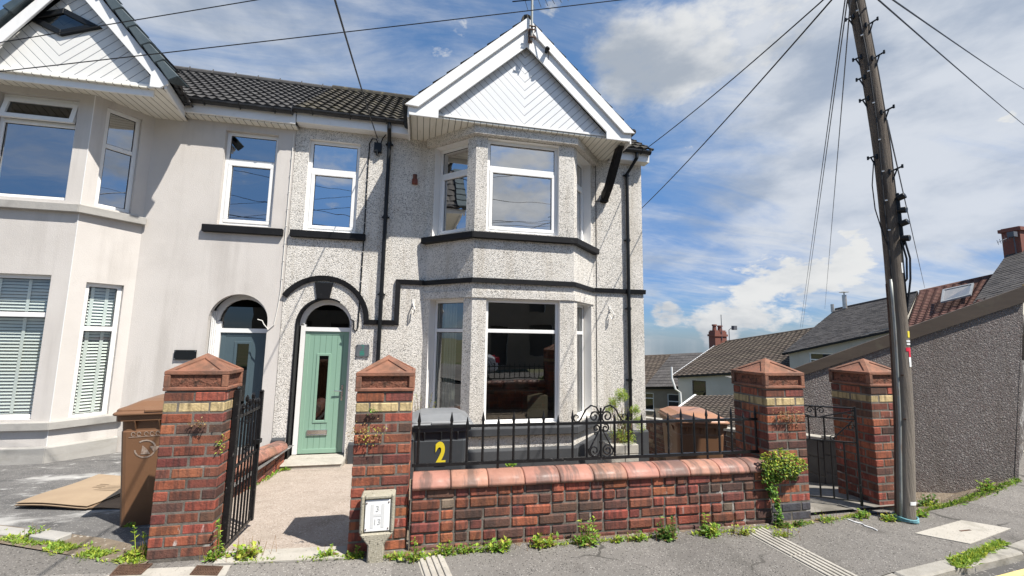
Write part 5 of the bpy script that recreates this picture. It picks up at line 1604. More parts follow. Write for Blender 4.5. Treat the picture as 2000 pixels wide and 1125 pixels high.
pl = obj('plate', mb, MAT['plate_white'], HM, bevel=0.003)
mb = MB()
y = 0.0105
for (a, b, c, d) in ((-0.046, -0.026, 0.228, 0.39), (0.028, 0.048, 0.228, 0.39), (-0.026, 0.028, 0.305, 0.322)):
    mb.face([(a, y, c), (b, y, c), (b, y, d), (a, y, d)])
obj('letter_frame', mb, MAT['plate_grey2'], pl)
text_part('digits', '3', MAT['plate_grey'], pl, (0.0, 0.0098, 0.358), (R_(90), 0, 0), 0.055, ext=0.0004)
text_part('digits', '13', MAT['plate_grey'], pl, (0.0, 0.0098, 0.268), (R_(90), 0, 0), 0.055, ext=0.0004)
mb = MB()
for (x, z) in ((-0.075, 0.40), (0.077, 0.40), (-0.075, 0.222), (0.077, 0.222)):
    mb.tube([(x, 0.012, z), (x, 0.008, z)], 0.005, 6)
obj('screw', mb, MAT['rust'], pl)

# ------------------------------------------------------------------ house signs
S1 = thing('number_sign', 'square slate sign with a teal 2, on the white wall beside the green door', 'sign', (-0.96, FY - 0.025, 1.33))
mb = MB(); mb.box(-0.105, 0.105, 0, 0.012, -0.105, 0.105); obj('plate', mb, MAT['slate_sign'], S1, bevel=0.003)
text_part('number', '2', MAT['teal'], S1, (0, -0.001, 0.045), (R_(90), 0, 0), 0.125, ext=0.0005)
mb = MB()
for (a, b, c, d) in ((-0.045, 0.025, -0.028, -0.010), (-0.045, 0.03, -0.056, -0.036), (-0.045, 0.028, -0.080, -0.064)):
    mb.face([(a, -0.0015, c), (b, -0.0015, c), (b, -0.0015, d), (a, -0.0015, d)])
obj('lettering', mb, MAT['teal'], S1)
mb = MB()
for sx in (-1, 1):
    for sz in (-1, 1):
        mb.tube([(sx * 0.088, 0.02, sz * 0.088), (sx * 0.088, -0.008, sz * 0.088)], 0.008, 8)
obj('stud', mb, MAT['chrome'], S1)
S2 = thing('number_sign', 'glossy black oblong sign on the cream wall above the left brick pillar', 'sign', (-3.60, FY - 0.03, 1.24))
mb = MB(); mb.box(-0.155, 0.155, 0, 0.008, -0.075, 0.075); obj('plate', mb, MAT['black_plastic'], S2, bevel=0.002)
mb = MB()
for sx in (-1, 1):
    for sz in (-1, 1):
        mb.tube([(sx * 0.14, 0.025, sz * 0.06), (sx * 0.14, -0.007, sz * 0.06)], 0.008, 8)
obj('stud', mb, MAT['chrome'], S2)

# ------------------------------------------------------------------ television aerial on the gable
TA = thing('tv_aerial', 'television aerial on a steel mast clamped to the peak of the white gable', 'aerial', (1.66, 6.5, 6.72))
mb = MB(); mb.tube([(0, 0, -0.02), (0.0, 0, 1.9)], 0.021, 8); obj('mast', mb, MAT['zinc'], TA)
mb = MB()
mb.box(-0.05, 0.02, 0.02, 0.06, -0.04, 0.20)
for z in (0.02, 0.16, 0.22):
    mb.tube([(-0.05, -0.03, z), (0.06, -0.03, z)], 0.012, 6); mb.tube([(0.055, -0.05, z - 0.02), (0.06, 0.03, z)], 0.01, 6)
obj('clamp', mb, MAT['rust'], TA)
mb = MB()
mb.tube([(-0.3, 0.25, 0.86), (0.55, -0.35, 0.62)], 0.010, 6)
obj('boom', mb, MAT['black_plastic'], TA)
for k in range(7):
    mb = MB()
    f = k / 6
    c = Vector((-0.10 + 0.60 * f, 0.11 - 0.42 * f, 0.805 - 0.17 * f))
    mb.tube([c + Vector((-0.05, 0.02, 0.20 - 0.02 * k)), c + Vector((0.05, -0.02, -0.20 + 0.02 * k))], 0.0055, 5)
    obj('element', mb, MAT['zinc'], TA)
SP = thing('security_light', 'small black lamp fixed to the right hand bargeboard of the white gable', 'lamp', (1.95, 6.56, 6.60))
mb = MB(); mb.tube([(0, 0.04, 0), (0, -0.05, 0), (0, -0.07, -0.02)], [0.03, 0.045, 0.03], 8); obj('lamp_head', mb, MAT['black_plastic'], SP)
mb = MB(); mb.tube([(0.04, 0.035, 0.0), (0.042, 0.035, -0.14)], 0.004, 5); obj('cable', mb, MAT['rust'], SP)

# ------------------------------------------------------------------ cardboard on the drive
def drive_z(y): return -0.022 - 0.05 * max(0, y - 3.9)
CB = thing('cardboard_box', 'flattened cardboard box with a white label, lying uppermost on the drive', 'cardboard', (-3.25, 5.3, drive_z(5.2)), 0, 'flattened boxes on the drive')
A, B, C, D = [Vector((x + 3.25, y - 5.3)) for x, y in ((-3.66, 5.04), (-3.50, 5.83), (-2.80, 5.62), (-2.98, 4.86))]
def sheet(mb, q, z0, th, m0=0, m1=1, n=8, wav=0.012):
    q = [Vector(p) for p in q]
    rows = []
    for j in range(n + 1):
        row = []
        for i in range(n + 1):
            u, v = i / n, j / n
            p = q[0].lerp(q[1], v).lerp(q[3].lerp(q[2], v), u)
            zz = z0 + wav * (math.sin(u * 5 + v * 2) * 0.5 + math.sin(v * 7 + u * 3) * 0.5)
            row.append((p.x, p.y, zz))
        rows.append(row)
    i0 = len(mb.v)
    for r in rows: mb.v += r
    for r in rows: mb.v += [(a, b, c - th) for a, b, c in r]
    k = (n + 1) ** 2
    for j in range(n):
        for i in range(n):
            a = i0 + j * (n + 1) + i
            mb.f.append((a, a + 1, a + n + 2, a + n + 1)); mb.m.append(m0)
            mb.f.append((a + k, a + k + n + 1, a + k + n + 2, a + k + 1)); mb.m.append(m0)
    for i in range(n):
        for (a, b) in ((i, i + 1), ((n) * (n + 1) + i + 1, n * (n + 1) + i), ((i + 1) * (n + 1), i * (n + 1)), (i * (n + 1) + n, (i + 1) * (n + 1) + n)):
            mb.f.append((i0 + b, i0 + a, i0 + a + k, i0 + b + k)); mb.m.append(m1)
mb = MB()
sheet(mb, (A, B, C, D), 0.062, 0.006); sheet(mb, [p * 1.01 + Vector((0.005, -0.012)) for p in (A, B, C, D)], 0.046, 0.006)
sheet(mb, [p * 0.99 + Vector((-0.012, 0.01)) for p in (A, B, C, D)], 0.031, 0.006)
cbo = obj('board', mb, [MAT['card'], MAT['card_edge']], CB)
mb = MB()
def cq(u, v): 
    p = A.lerp(B, v).lerp(D.lerp(C, v), u)
    zz = 0.0635 + 0.012 * (math.sin(u * 5 + v * 2) * 0.5 + math.sin(v * 7 + u * 3) * 0.5)
    return (p.x, p.y, zz)
mb.face([cq(0.62, 0.80), cq(0.78, 0.80), cq(0.78, 0.88), cq(0.62, 0.88)])
obj('paper_label', mb, MAT['white_paint'], cbo)
mb = MB()
for k in range(4):
    v = 0.50 + 0.045 * k
    mb.face([cq(0.50 + 0.02 * k, v), cq(0.84, v), cq(0.84, v + 0.009), cq(0.50 + 0.02 * k, v + 0.009)])
for k in range(3):
    v = 0.56 + 0.05 * k
    mb.face([cq(0.40, v), cq(0.54, v), cq(0.54, v + 0.03), cq(0.40, v + 0.03)])
obj('printed_text', mb, MAT['print'], cbo)
C2 = thing('cardboard_box', 'crumpled damp brown cardboard under the labelled box', 'cardboard', (-2.85, 5.0, drive_z(5.0)), 0, 'flattened boxes on the drive')
mb = MB()
sheet(mb, [Vector(p) for p in ((-0.22, -0.12), (-0.1, 0.45), (0.42, 0.35), (0.26, -0.18))], 0.018, 0.008, wav=0.014)
obj('board', mb, [MAT['card_wet'], MAT['card_edge']], C2)

# ------------------------------------------------------------------ utility pole
POLE = thing('utility_pole', 'tall weathered wooden utility pole with step irons and a steel conduit', 'utility pole', (4.42, 3.20, 0))
PC = [(-0.045, -0.2), (-0.03, 0.0), (0.06, 0.9), (0.095, 1.75), (0.10, 2.5), (0.09, 3.05), (0.075, 3.63), (0.01, 4.37), (-0.07, 5.04), (-0.19, 5.9), (-0.33, 6.9), (-0.42, 7.5)]
def pc(z):
    for (a, za), (b, zb) in zip(PC, PC[1:]):
        if za <= z <= zb:
            return a + (b - a) * (z - za) / (zb - za)
    return PC[-1][0]
RP = 0.073
mb = MB()
zs = [-0.2 + 0.22 * k for k in range(36)]
mb.tube([(pc(z), 0, z) for z in zs], [RP - 0.0016 * max(0, z) for z in zs], 22)
obj('shaft', mb, MAT['wood'], POLE, smooth=True)
RT, FW = Vector((0.59, -0.81, 0)), Vector((0.81, 0.59, 0))      # across and along the line from the street
def pp(z, right, front):
    r = RP - 0.0016 * max(0, z)
    return Vector((pc(z), 0, z)) + RT * (right * r) - FW * (front * r)
for (z, s) in ((4.86, 1), (4.55, -1), (4.50, 1), (4.33, -1), (4.10, -1), (3.92, 1), (3.48, -1), (3.30, 1), (5.25, 1), (5.0, -1)):
    mb = MB()
    tip = 1.0 + (0.075 if s > 0 else 0.045) / RP
    a = pp(z, s * 0.6, 0.7); b = pp(z, s * 1.02, 0.35) + Vector((0, 0, 0.012)); c = pp(z, s * tip, 0.35) + Vector((0, 0, 0.035 if s > 0 else 0.005))
    mb.tube([a, b, c], 0.0085, 6)
    mb.tube([c + Vector((0, 0, -0.016)), c + Vector((0, 0, 0.020))], 0.009, 6)
    mb.tube([pp(z - 0.09, s * 0.85, 0.5), b.lerp(c, 0.45)], 0.0065, 6)
    mb.tube([pp(z, s * 0.6, 0.8) + Vector((0, 0, -0.03)), pp(z, s * 0.6, 0.8) + Vector((0, 0, 0.02))], 0.012, 6)
    obj('step_iron', mb, MAT['black_plastic'], POLE)
mb = MB()
mb.tube([pp(z, -0.42, 0.98) for z in [0.02 + 0.2 * k for k in range(12)]], 0.0125, 10)
obj('conduit', mb, MAT['zinc'], POLE, smooth=True)
mb = MB()
for k in range(9):
    a, b = pp(0.02 + 0.24 * k, -0.86, 0.55), pp(0.02 + 0.24 * (k + 1), -0.86, 0.55)
    mb.obox(a - RT * 0.012, RT * 0.028, FW * 0.02, b - a)
obj('cable_cover', mb, MAT['rust'], POLE)
mb = MB()
mb.tube([pp(z, -0.15 + 0.22 * math.sin(z * 1.7), 1.02) for z in [2.2 + 0.2 * k for k in range(20)]], 0.006, 5)
obj('pole_cable', mb, MAT['cable'], POLE)
mb = MB()
mb.tube([pp(z, 1.02, 0.1) for z in [1.9 + 0.2 * k for k in range(21)]], 0.007, 5)
obj('pole_cable', mb, MAT['cable'], POLE)
mb = MB()
mb.tube([pp(3.45, -1.0, 0.3), pp(3.2, -1.45, 0.3), pp(2.95, -1.4, 0.3), pp(2.72, -0.9, 0.6), pp(2.5, -0.3, 1.02), pp(2.25, -0.4, 1.02)], 0.005, 5)
obj('pole_cable', mb, MAT['cable'], POLE)
for k, z in enumerate((5.02, 4.75, 4.36, 4.02, 3.63, 3.30, 3.0, 2.7, 0.9, 1.3)):
    mb = MB()
    a = pp(z, -0.1 if z > 2 else 0.05, 1.0)
    mb.obox(a - RT * 0.010, RT * 0.020, -FW * 0.012, (0, 0, 0.012))
    obj('cable_clip', mb, MAT['white_paint'] if z > 2 else MAT['rust'], POLE)
mb = MB()
a = pp(2.55, 0.75, 0.3)
mb.obox(a, RT * 0.042, FW * 0.06, (pc(3.08) - pc(2.55), 0, 0.53))
obj('terminal_box', mb, MAT['black_plastic'], POLE, bevel=0.006)
for z in (3.02, 2.90, 2.76, 2.62):
    mb = MB()
    dz = 0.018 if z in (3.02, 2.76) else -0.008
    mb.tube([pp(z, 1.15, 0.35), pp(z, 1.15, 0.35) + RT * 0.055 - FW * 0.02 + Vector((0, 0, dz))], [0.029, 0.031], 12)
    obj('splice_drum', mb, MAT['black_plastic'], POLE, bevel=0.004)
for o_, zz_ in ((0.0, 1.95), (-0.35, 2.2)):
    mb = MB()
    mb.tube([pp(2.60, 1.4 + o_, 0.3), pp(2.42, 1.75 + o_, 0.3), pp(2.22, 1.6 + o_, 0.2), pp(zz_, 1.05, 0.1)], 0.008, 6)
    obj('cable_loop', mb, MAT['cable'], POLE)
def sticker(name, z0, z1, a0, a1, mat):
    mb = MB()
    N = 6
    r = 0.128
    for k in range(N):
        p, q = R_(a0 + (a1 - a0) * k / N), R_(a0 + (a1 - a0) * (k + 1) / N)
        pts = []
        for (a, z) in ((p, z0), (q, z0), (q, z1), (p, z1)):
            rr = RP - 0.0016 * z + 0.0025
            pts.append((pc(z) + rr * math.sin(a), -rr * math.cos(a), z))
        mb.face(pts)
    return obj(name, mb, MAT[mat], POLE)
sticker('yellow_plate', 1.66, 1.72, 0, 32, 'yellow')
sticker('grey_plate', 1.615, 1.635, -14, 32, 'plate_grey2')
sticker('white_strip', 1.59, 1.605, -12, 32, 'white_paint')
sticker('red_plate', 1.53, 1.565, -20, 30, 'red')
sticker('red_plate', 1.475, 1.53, 0, 24, 'red')
sticker('white_disc', 1.43, 1.475, -2, 26, 'white_paint')
sticker('white_disc', 1.385, 1.43, 0, 28, 'white_paint')
sticker('white_plate', 2.28, 2.38, -4, 22, 'white_paint')
sticker('white_strip', 0.155, 0.185, -27, 20, 'white_paint')
mb = MB()
for k in range(3):
    pts = [(-0.03 + 0.087 * math.cos(a), 0.087 * math.sin(a) * 1.0, 0.012 + 0.012 * k + 0.006 * math.sin(a * 2 + k)) for a in [i / 20 * 2 * math.pi for i in range(21)]]
    mb.tube(pts, 0.007, 5)
RB = tag(obj('rope', mb, MAT['rope_blue']), 'blue rope wound round the foot of the utility pole', 'rope')
RB.location = (4.42, 3.20, 0)
mb = MB()
mb.tube([(3.865, 3.30, 0.006), (3.87, 3.24, 0.006), (3.90, 3.20, 0.006), (3.88, 3.16, 0.007), (3.90, 3.11, 0.006), (3.895, 3.07, 0.006)], 0.006, 5)
tag(obj('string', mb, MAT['rope_white']), 'white string curled on the asphalt in front of the right hand gate', 'string')
mb = MB()
mb.tube([(4.0, 3.50, 0.05), (4.08, 3.42, 0.03), (4.2, 3.36, 0.012), (4.42, 3.33, 0.012), (4.55, 3.38, 0.02)], 0.008, 5)
tag(obj('cable', mb, MAT['cable']), 'loose black cable lying on the ground at the foot of the right hand gate', 'cable')

# ------------------------------------------------------------------ garage on the right
GA = thing('garage', 'lean-to garage with a dark pebbledashed side wall and brown verge board, beyond the utility pole', 'garage', (0, 0, 0))
ga, gb = Vector((7.08, 3.90)), Vector((5.0, 4.88))
at_, bt_ = Vector((7.40, 3.80)), Vector((5.0, 4.88))
mb = MB()
mb.face([(gb.x, gb.y, -1.0), (ga.x, ga.y, -0.3), (at_.x, at_.y, 2.17), (bt_.x, bt_.y, 1.13)])
obj('side_wall', mb, MAT['pebble_dark'], GA)
fx = Vector((10.6, 5.6))
mb = MB()
e = (Vector((fx.x, fx.y)) - ga).normalized()
def fw(s, z):
    lean = (at_ - ga) * (z / 2.2)
    return (ga.x + e.x * s + lean.x, ga.y + e.y * s + lean.y, z)
mb.face([fw(0, -0.3), fw(0.16, -0.3), fw(0.16, 2.17), fw(0, 2.17)]); mb.face([fw(0.16, 1.9), fw(3.6, 1.9), fw(3.6, 2.3), fw(0.16, 2.17)]); mb.face([fw(2.9, -0.3), fw(3.6, -0.3), fw(3.6, 1.9), fw(2.9, 1.9)])
obj('front_wall', mb, MAT['pebble_white2'], GA)
mb = MB()
mb.face([fw(0.16, -0.3), fw(2.9, -0.3), fw(2.9, 1.9), fw(0.16, 1.9)])
gd_ = obj('garage_door', mb, MAT['board_peel'], GA)
mb = MB()
o = Vector((e.y, -e.x)) * 0.05
p = Vector(fw(0.10, 1.42)); q = Vector(fw(0.42, 1.42))
mb.obox((p.x, p.y, 1.42), (q.x - p.x, q.y - p.y, 0.0), (o.x, o.y, 0), (0.03, 0, 0.70))
obj('peeling_board', mb, MAT['board_peel'], GA)
mb = MB()
nn = Vector((-(bt_ - at_).y, (bt_ - at_).x)).normalized() * 0.035
if nn.y > 0: nn = -nn
A_, B_ = at_, bt_ + (bt_ - at_) * 0.02
mb.hexa([(A_.x, A_.y, 2.15), (B_.x, B_.y, 1.10), (B_.x + nn.x, B_.y + nn.y, 1.10), (A_.x + nn.x, A_.y + nn.y, 2.15), (A_.x, A_.y, 2.345), (B_.x, B_.y, 1.225), (B_.x + nn.x, B_.y + nn.y, 1.225), (A_.x + nn.x, A_.y + nn.y, 2.345)])
obj('verge_board', mb, MAT['fascia_brown'], GA)
mb = MB()
p = Vector(fw(-0.02, 2.2)) - Vector((0, 0, 2.2))
n2 = Vector((e.y, -e.x, 0)) * 0.04
mb.obox((at_.x + nn.x * 1.02, at_.y + nn.y * 1.02, 2.185), (e.x * 3.4, e.y * 3.4, 0.08), (0.02, 0.03, 0), (0, 0, 0.19))
obj('front_fascia', mb, MAT['fascia_ochre'], GA)
mb = MB()
C_, D_ = Vector((at_.x + e.x * 3.5, at_.y + e.y * 3.5)), Vector((gb.x + e.x * 3.5, gb.y + e.y * 3.5))
mb.hexa([(B_.x, B_.y, 1.19), (A_.x, A_.y, 2.30), (C_.x, C_.y, 2.44), (D_.x, D_.y, 1.3), (B_.x, B_.y, 1.215), (A_.x, A_.y, 2.335), (C_.x, C_.y, 2.47), (D_.x, D_.y, 1.33)])
obj('roof', mb, MAT['slate'], GA)

# ------------------------------------------------------------------ boundary walls right of the garden
rng.seed(12)
BW = thing('boundary_wall', 'grey block wall with a pale capping, in the shade behind the right hand gate', 'wall')
mb = MB()
pts = [(4.98, 4.05), (4.86, 5.75)]
def runs(mb, p0, p1, n, ztop0, ztop1, courses, pitch, ln, mats):
    p0, p1 = Vector(p0), Vector(p1)
    for k in range(n):
        a, b = p0.lerp(p1, k / n), p0.lerp(p1, (k + 1) / n)
        zt = ztop0 + (ztop1 - ztop0) * (k + 0.5) / n
        brick_run(mb, a, b, zt - courses * pitch, courses, pitch, 0.10, lambda c: rng.randrange(len(mats)), lens=((ln, 0.9), (ln * 0.5, 0.1)), inward=1.0)
runs(mb, pts[1], pts[0], 4, 0.22, 0.47, 5, 0.215, 0.42, [0])
obj('blockwork', mb, MAT['blockwork'], BW, bevel=0.006)
mb = MB()
mb.hexa([(4.96, 4.02, -0.8), (5.10, 4.02, -0.8), (5.00, 5.75, -0.9), (4.88, 5.75, -0.9), (4.99, 4.02, 0.44), (5.10, 4.02, 0.44), (5.00, 5.75, 0.16), (4.875, 5.75, 0.16)])
obj('mortar_core', mb, MAT['mortar'], BW)
mb = MB()
for k in range(4):
    f0, f1 = k / 4, (k + 1) / 4
    a = Vector((4.98, 4.05)).lerp(Vector((4.86, 5.75)), f0); b = Vector((4.98, 4.05)).lerp(Vector((4.86, 5.75)), f1)
    z = 0.485 - 0.27 * (f0 + f1) / 2
    mb.hexa([(a.x - 0.03, a.y + 0.006, z), (a.x + 0.17, a.y + 0.006, z), (b.x + 0.17, b.y, z - 0.04), (b.x - 0.03, b.y, z - 0.04), (a.x - 0.03, a.y + 0.006, z + 0.04), (a.x + 0.17, a.y + 0.006, z + 0.04), (b.x + 0.17, b.y, z), (b.x - 0.03, b.y, z)])
obj('capping', mb, MAT['concrete'], BW, bevel=0.006)
BR = thing('boundary_wall', 'dark old brick wall running back beside the white house, seen left of the pale lidded brown bin', 'wall')
mb = MB()
runs(mb, (4.55, 11.5), (4.86, 5.78), 9, -0.42, 0.20, 12, 0.08, 0.225, [0, 1, 2])
obj('brickwork', mb, [MAT['brick_c'], MAT['brick_d'], MAT['brick_c']], BR, bevel=0.006)
mb = MB()
mb.hexa([(4.56, 11.5, -1.6), (4.7, 11.5, -1.6), (5.0, 5.78, -1.2), (4.87, 5.78, -1.2), (4.56, 11.5, -0.44), (4.7, 11.5, -0.44), (5.0, 5.78, 0.18), (4.87, 5.78, 0.18)][0:4] + [(4.56, 11.5, -0.44), (4.7, 11.5, -0.44), (5.0, 5.78, 0.18), (4.87, 5.78, 0.18)])
obj('mortar_core', mb, MAT['mortar'], BR)
mb = MB()
mb.hexa([(4.50, 11.5, -0.43), (4.76, 11.5, -0.43), (5.04, 5.78, 0.20), (4.82, 5.78, 0.20), (4.50, 11.5, -0.39), (4.76, 11.5, -0.39), (5.04, 5.78, 0.24), (4.82, 5.78, 0.24)])
obj('capping', mb, MAT['concrete'], BR)

# ------------------------------------------------------------------ houses down the hill
def bg_house(label, eL, eR, rL, rR, base, wallm, kind, mroof, wins=(), name='terraced_house', bargeL=False, overh=0.25, back=4.0, course=0.3, tw=0.33):
    t = thing(name, label, 'house', (0, 0, 0), 0, 'houses down the side street')
    eL, eR, rL, rR = [Vector(v) for v in (eL, eR, rL, rR)]
    mb = MB()
    U = eR - eL
    V = ((rL - eL) + (rR - eR)) / 2
    N = U.cross(V).normalized()
    # walls: front wall a little behind the eaves line
    inn = Vector((V.x, V.y, 0)).normalized()
    wl, wr = eL + inn * overh + U.normalized() * 0.3, eR + inn * overh
    zl, zr = eL.z + 0.03, eR.z + 0.03
    L = (wr - wl).to_2d().length
    d = (wr - wl).to_2d().normalized()
    def W(s, z, off=0.0):
        return (wl.x + d.x * s - d.y * -1 * 0 + inn.x * off, wl.y + d.y * s + inn.y * off, z)
    xs = sorted(set([0.0, L] + [w[0] for w in wins] + [w[1] for w in wins]))
    def ztop(s): return zl + (zr - zl) * s / L
    for i in range(len(xs) - 1):
        a, b = xs[i], xs[i + 1]
        cuts = [w for w in wins if w[0] < (a + b) / 2 < w[1]]
        lo = base
        for w in sorted(cuts, key=lambda w: w[2]):
            mb.face([W(a, lo), W(b, lo), W(b, w[2]), W(a, w[2])]); lo = w[3]
        mb.face([W(a, lo), W(b, lo), W(b, ztop(b) + 0.12), W(a, ztop(a) + 0.12)])
    for w in wins:
        for (s0, z0, s1, z1) in ((w[0], w[2], w[1], w[2]), (w[1], w[2], w[1], w[3]), (w[1], w[3], w[0], w[3]), (w[0], w[3], w[0], w[2])):
            mb.face([W(s0, z0), W(s0, z0, 0.12), W(s1, z1, 0.12), W(s1, z1)])
    # gable ends and back
    bk = (rL - eL); bk.z = 0; bkr = (rR - eR); bkr.z = 0
    for (w0, r, bb) in ((wl, rL - (rL - eL) * 0.03 + U.normalized() * 0.3, bk), (wr, rR, bkr)):
        far = Vector((r.x, r.y, 0)) + bb
        mb.face([(w0.x, w0.y, base), (far.x, far.y, base), (far.x, far.y, w0.z), (r.x, r.y, r.z - 0.08), (w0.x, w0.y, w0.z)])
    obj('wall', mb, MAT[wallm], t)
    for w in wins:
        fm = MB()
        a, b, c, e_ = w[:4]
        f = 0.07
        for (s0, s1, z0, z1) in ((a, b, c, c + f), (a, b, e_ - f, e_), (a, a + f, c + f, e_ - f), (b - f, b, c + f, e_ - f)) + (((a + f, b - f, c + (e_ - c) * 0.66, c + (e_ - c) * 0.66 + f),) if len(w) < 6 else ()) + ((((a + b) / 2 - f / 2, (a + b) / 2 + f / 2, c + f, e_ - f),) if len(w) > 6 else ()):
            p = [W(s0, z0, 0.06), W(s1, z0, 0.06), W(s1, z0, 0.11), W(s0, z0, 0.11)]
            fm.hexa(p + [(x, y, z1) for x, y, z in p])
        p = [W(a - 0.08, c - 0.07, -0.08), W(b + 0.08, c - 0.07, -0.08), W(b + 0.08, c - 0.07, 0.05), W(a - 0.08, c - 0.07, 0.05)]
        fm.hexa(p + [(x, y, c) for x, y, z in p])
        wo = obj('window', fm, MAT[w[4] if len(w) > 4 else 'upvc'], t)
        g = MB()
        g.face([W(a + f, c + f, 0.09), W(b - f, c + f, 0.09), W(b - f, e_ - f, 0.09), W(a + f, e_ - f, 0.09)])
        obj('pane', g, MAT['glass_dark'], wo)
        c_ = MB()
        c_.face([W(a, c, 0.25), W(b, c, 0.25), W(b, e_, 0.25), W(a, e_, 0.25)])
        obj('room_dark', c_, MAT['gasket'], wo)  # black sheet standing in for the unlit room behind the pane
    mb = MB()
    # roof surface follows the four corners
    w_, l_ = U.length, V.length
    nc = max(1, int(l_ / course))
    if kind == 'slate':
        for j in range(nc):
            n = int(w_ / tw)
            for i in range(n):
                o = (0.5 if j % 2 else 0.0)
                u0, u1 = max(0, (i - o) / n), min(1, (i + 1 - o) / n - 0.006 / w_ * 3)
                if i == n - 1: u1 = 1.0
                v0, v1 = j / nc - 0.15 / nc, (j + 1) / nc
                q = [eL.lerp(eR, u).lerp(rL.lerp(rR, u), max(v0, -0.02)) for u in (u0, u1)] + [eL.lerp(eR, u).lerp(rL.lerp(rR, u), v1) for u in (u1, u0)]
                h = rng.uniform(0.012, 0.024)
                mb.hexa([q[0], q[1], q[2], q[3], q[0] + N * h * 1.6, q[1] + N * h * 1.6, q[2] + N * 0.004, q[3] + N * 0.004])
    else:
        spt = 4
        n = int(w_ / tw) * spt
        for j in range(nc):
            i0 = len(mb.v)
            for k in range(n + 1):
                u = k / n
                am = 0.045 * (0.5 + 0.5 * math.sin(2 * math.pi * k / spt + 0.4))
                lo = eL.lerp(eR, u).lerp(rL.lerp(rR, u), j / nc - 0.1 / nc); hi = eL.lerp(eR, u).lerp(rL.lerp(rR, u), (j + 1) / nc)
                mb.v += [tuple(lo + N * (am - 0.02)), tuple(lo + N * (am + 0.045)), tuple(hi + N * (am + 0.0))]
            for k in range(n):
                a = i0 + 3 * k
                mb.f += [(a, a + 3, a + 4, a + 1), (a + 1, a + 4, a + 5, a + 2)]; mb.m += [0, 0]
    mb.face([rL, rR, rR + bkr - Vector((0, 0, rR.z - eR.z)), rL + bk - Vector((0, 0, rL.z - eL.z))])
    mb.tube([rL + N * 0.02, rR + N * 0.02], 0.10, 8)
    r_o = obj('roof', mb, MAT[mroof], t)
    mb = MB()
    mb.tube([eL + Vector((0, 0, -0.06)) - inn * 0.02, eR + Vector((0, 0, -0.06)) - inn * 0.02], 0.065, 6)
    obj('gutter', mb, MAT['black_plastic'], t)
    if bargeL:
        mb = MB()
        o = -U.normalized() * 0.05
        mb.hexa([eL + o - Vector((0, 0, 0.2)), eL - Vector((0, 0, 0.2)), rL - Vector((0, 0, 0.2)), rL + o - Vector((0, 0, 0.2)), eL + o + N * 0.06, eL + N * 0.06, rL + N * 0.06, rL + o + N * 0.06])
        obj('bargeboard', mb, MAT['upvc'], t)
    return t, W, r_o
rng.seed(77)
HA, WA, ra = bg_house('low beige roughcast house with a brown and grey roof, farthest left down the hill', (16.9, 34.6, -2.62), (21.8, 32.0, -2.33), (20.0, 38.2, -0.13), (26.5, 36.0, 0.30), -9, 'bg_beige', 'tile', 'tile_brown',
                      wins=((1.75, 2.65, -4.4, -2.95), (3.75, 4.85, -4.9, -2.95)), back=4)
mb = MB()
slate_pts = [Vector((18.9, 33.45, -2.50)), Vector((21.85, 31.9, -2.30)), Vector((26.5, 35.9, 0.36)), Vector((23.8, 36.9, 0.16))]
nA = (slate_pts[1] - slate_pts[0]).cross(slate_pts[3] - slate_pts[0]).normalized()
for j in range(12):
    for i in range(8):
        q = []
        for (u, v) in ((i / 8, j / 12 - 0.012), ((i + 0.97) / 8, j / 12 - 0.012), ((i + 0.97) / 8, (j + 1) / 12), (i / 8, (j + 1) / 12)):
            q.append(slate_pts[0].lerp(slate_pts[1], u).lerp(slate_pts[3].lerp(slate_pts[2], u), v) + nA * 0.10)
        mb.hexa(q + [q[0] + nA * 0.04, q[1] + nA * 0.04, q[2] + nA * 0.01, q[3] + nA * 0.01])
obj('slate_strip', mb, MAT['slate'], HA)
HB, WB, rb = bg_house('long cream house with a brown tiled roof, red chimney and white verge, down the hill', (17.99, 28, -1.04), (23.9, 22.4, -0.05), (24.44, 31, 1.40), (29.2, 25.4, 2.75), -9, 'bg_cream', 'tile', 'tile_brown',
                      wins=((0.95, 1.85, -3.6, -1.25, 'fascia_brown'), (3.75, 4.45, -2.45, -0.95, 'upvc', 1), (6.6, 7.5, -2.2, -0.85)), bargeL=True)
mb = MB()
cc = Vector((24.3, 31.0, 0))
mb.box(cc.x - 0.55, cc.x + 0.55, cc.y - 0.4, cc.y + 0.4, 0.8, 2.35); mb.box(cc.x - 0.62, cc.x + 0.62, cc.y - 0.47, cc.y + 0.47, 1.95, 2.12); mb.box(cc.x - 0.5, cc.x + 0.5, cc.y - 0.35, cc.y + 0.35, 2.35, 2.45)
ch = obj('chimney', mb, MAT['bg_brick'], rb)
for dx, h, r in ((-0.28, 0.5, 0.17), (0.25, 0.42, 0.19)):
    mb = MB()
    mb.lathe((cc.x + dx, cc.y, 2.45), [(r, 0), (r * 0.85, h * 0.7), (r * 1.15, h * 0.75), (r * 1.1, h)], 10)
    obj('chimney_pot', mb, MAT['bg_brick'], HB)
mb = MB()
mb.tube([(cc.x + 0.05, cc.y - 0.45, 1.6), (cc.x + 0.05, cc.y - 0.45, 3.75)], 0.03, 6); mb.tube([(cc.x + 0.75, cc.y - 0.45, 1.3), (cc.x + 0.75, cc.y - 0.45, 2.5), (cc.x + 1.0, cc.y - 0.6, 2.75)], 0.03, 6); mb.box(cc.x + 0.95, cc.x + 1.25, cc.y - 0.8, cc.y - 0.5, 2.5, 2.85)
obj('roof_aerial', mb, MAT['cable_grey'], HB)
mb = MB()
mb.hexa([(23.6, 30.2, 0.95), (24.9, 30.2, 1.05), (25.3, 30.9, 1.5), (23.75, 30.9, 1.2), (23.6, 30.15, 1.0), (24.9, 30.15, 1.1), (25.3, 30.85, 1.55), (23.75, 30.85, 1.25)])
obj('flashing', mb, MAT['lead'], HB)
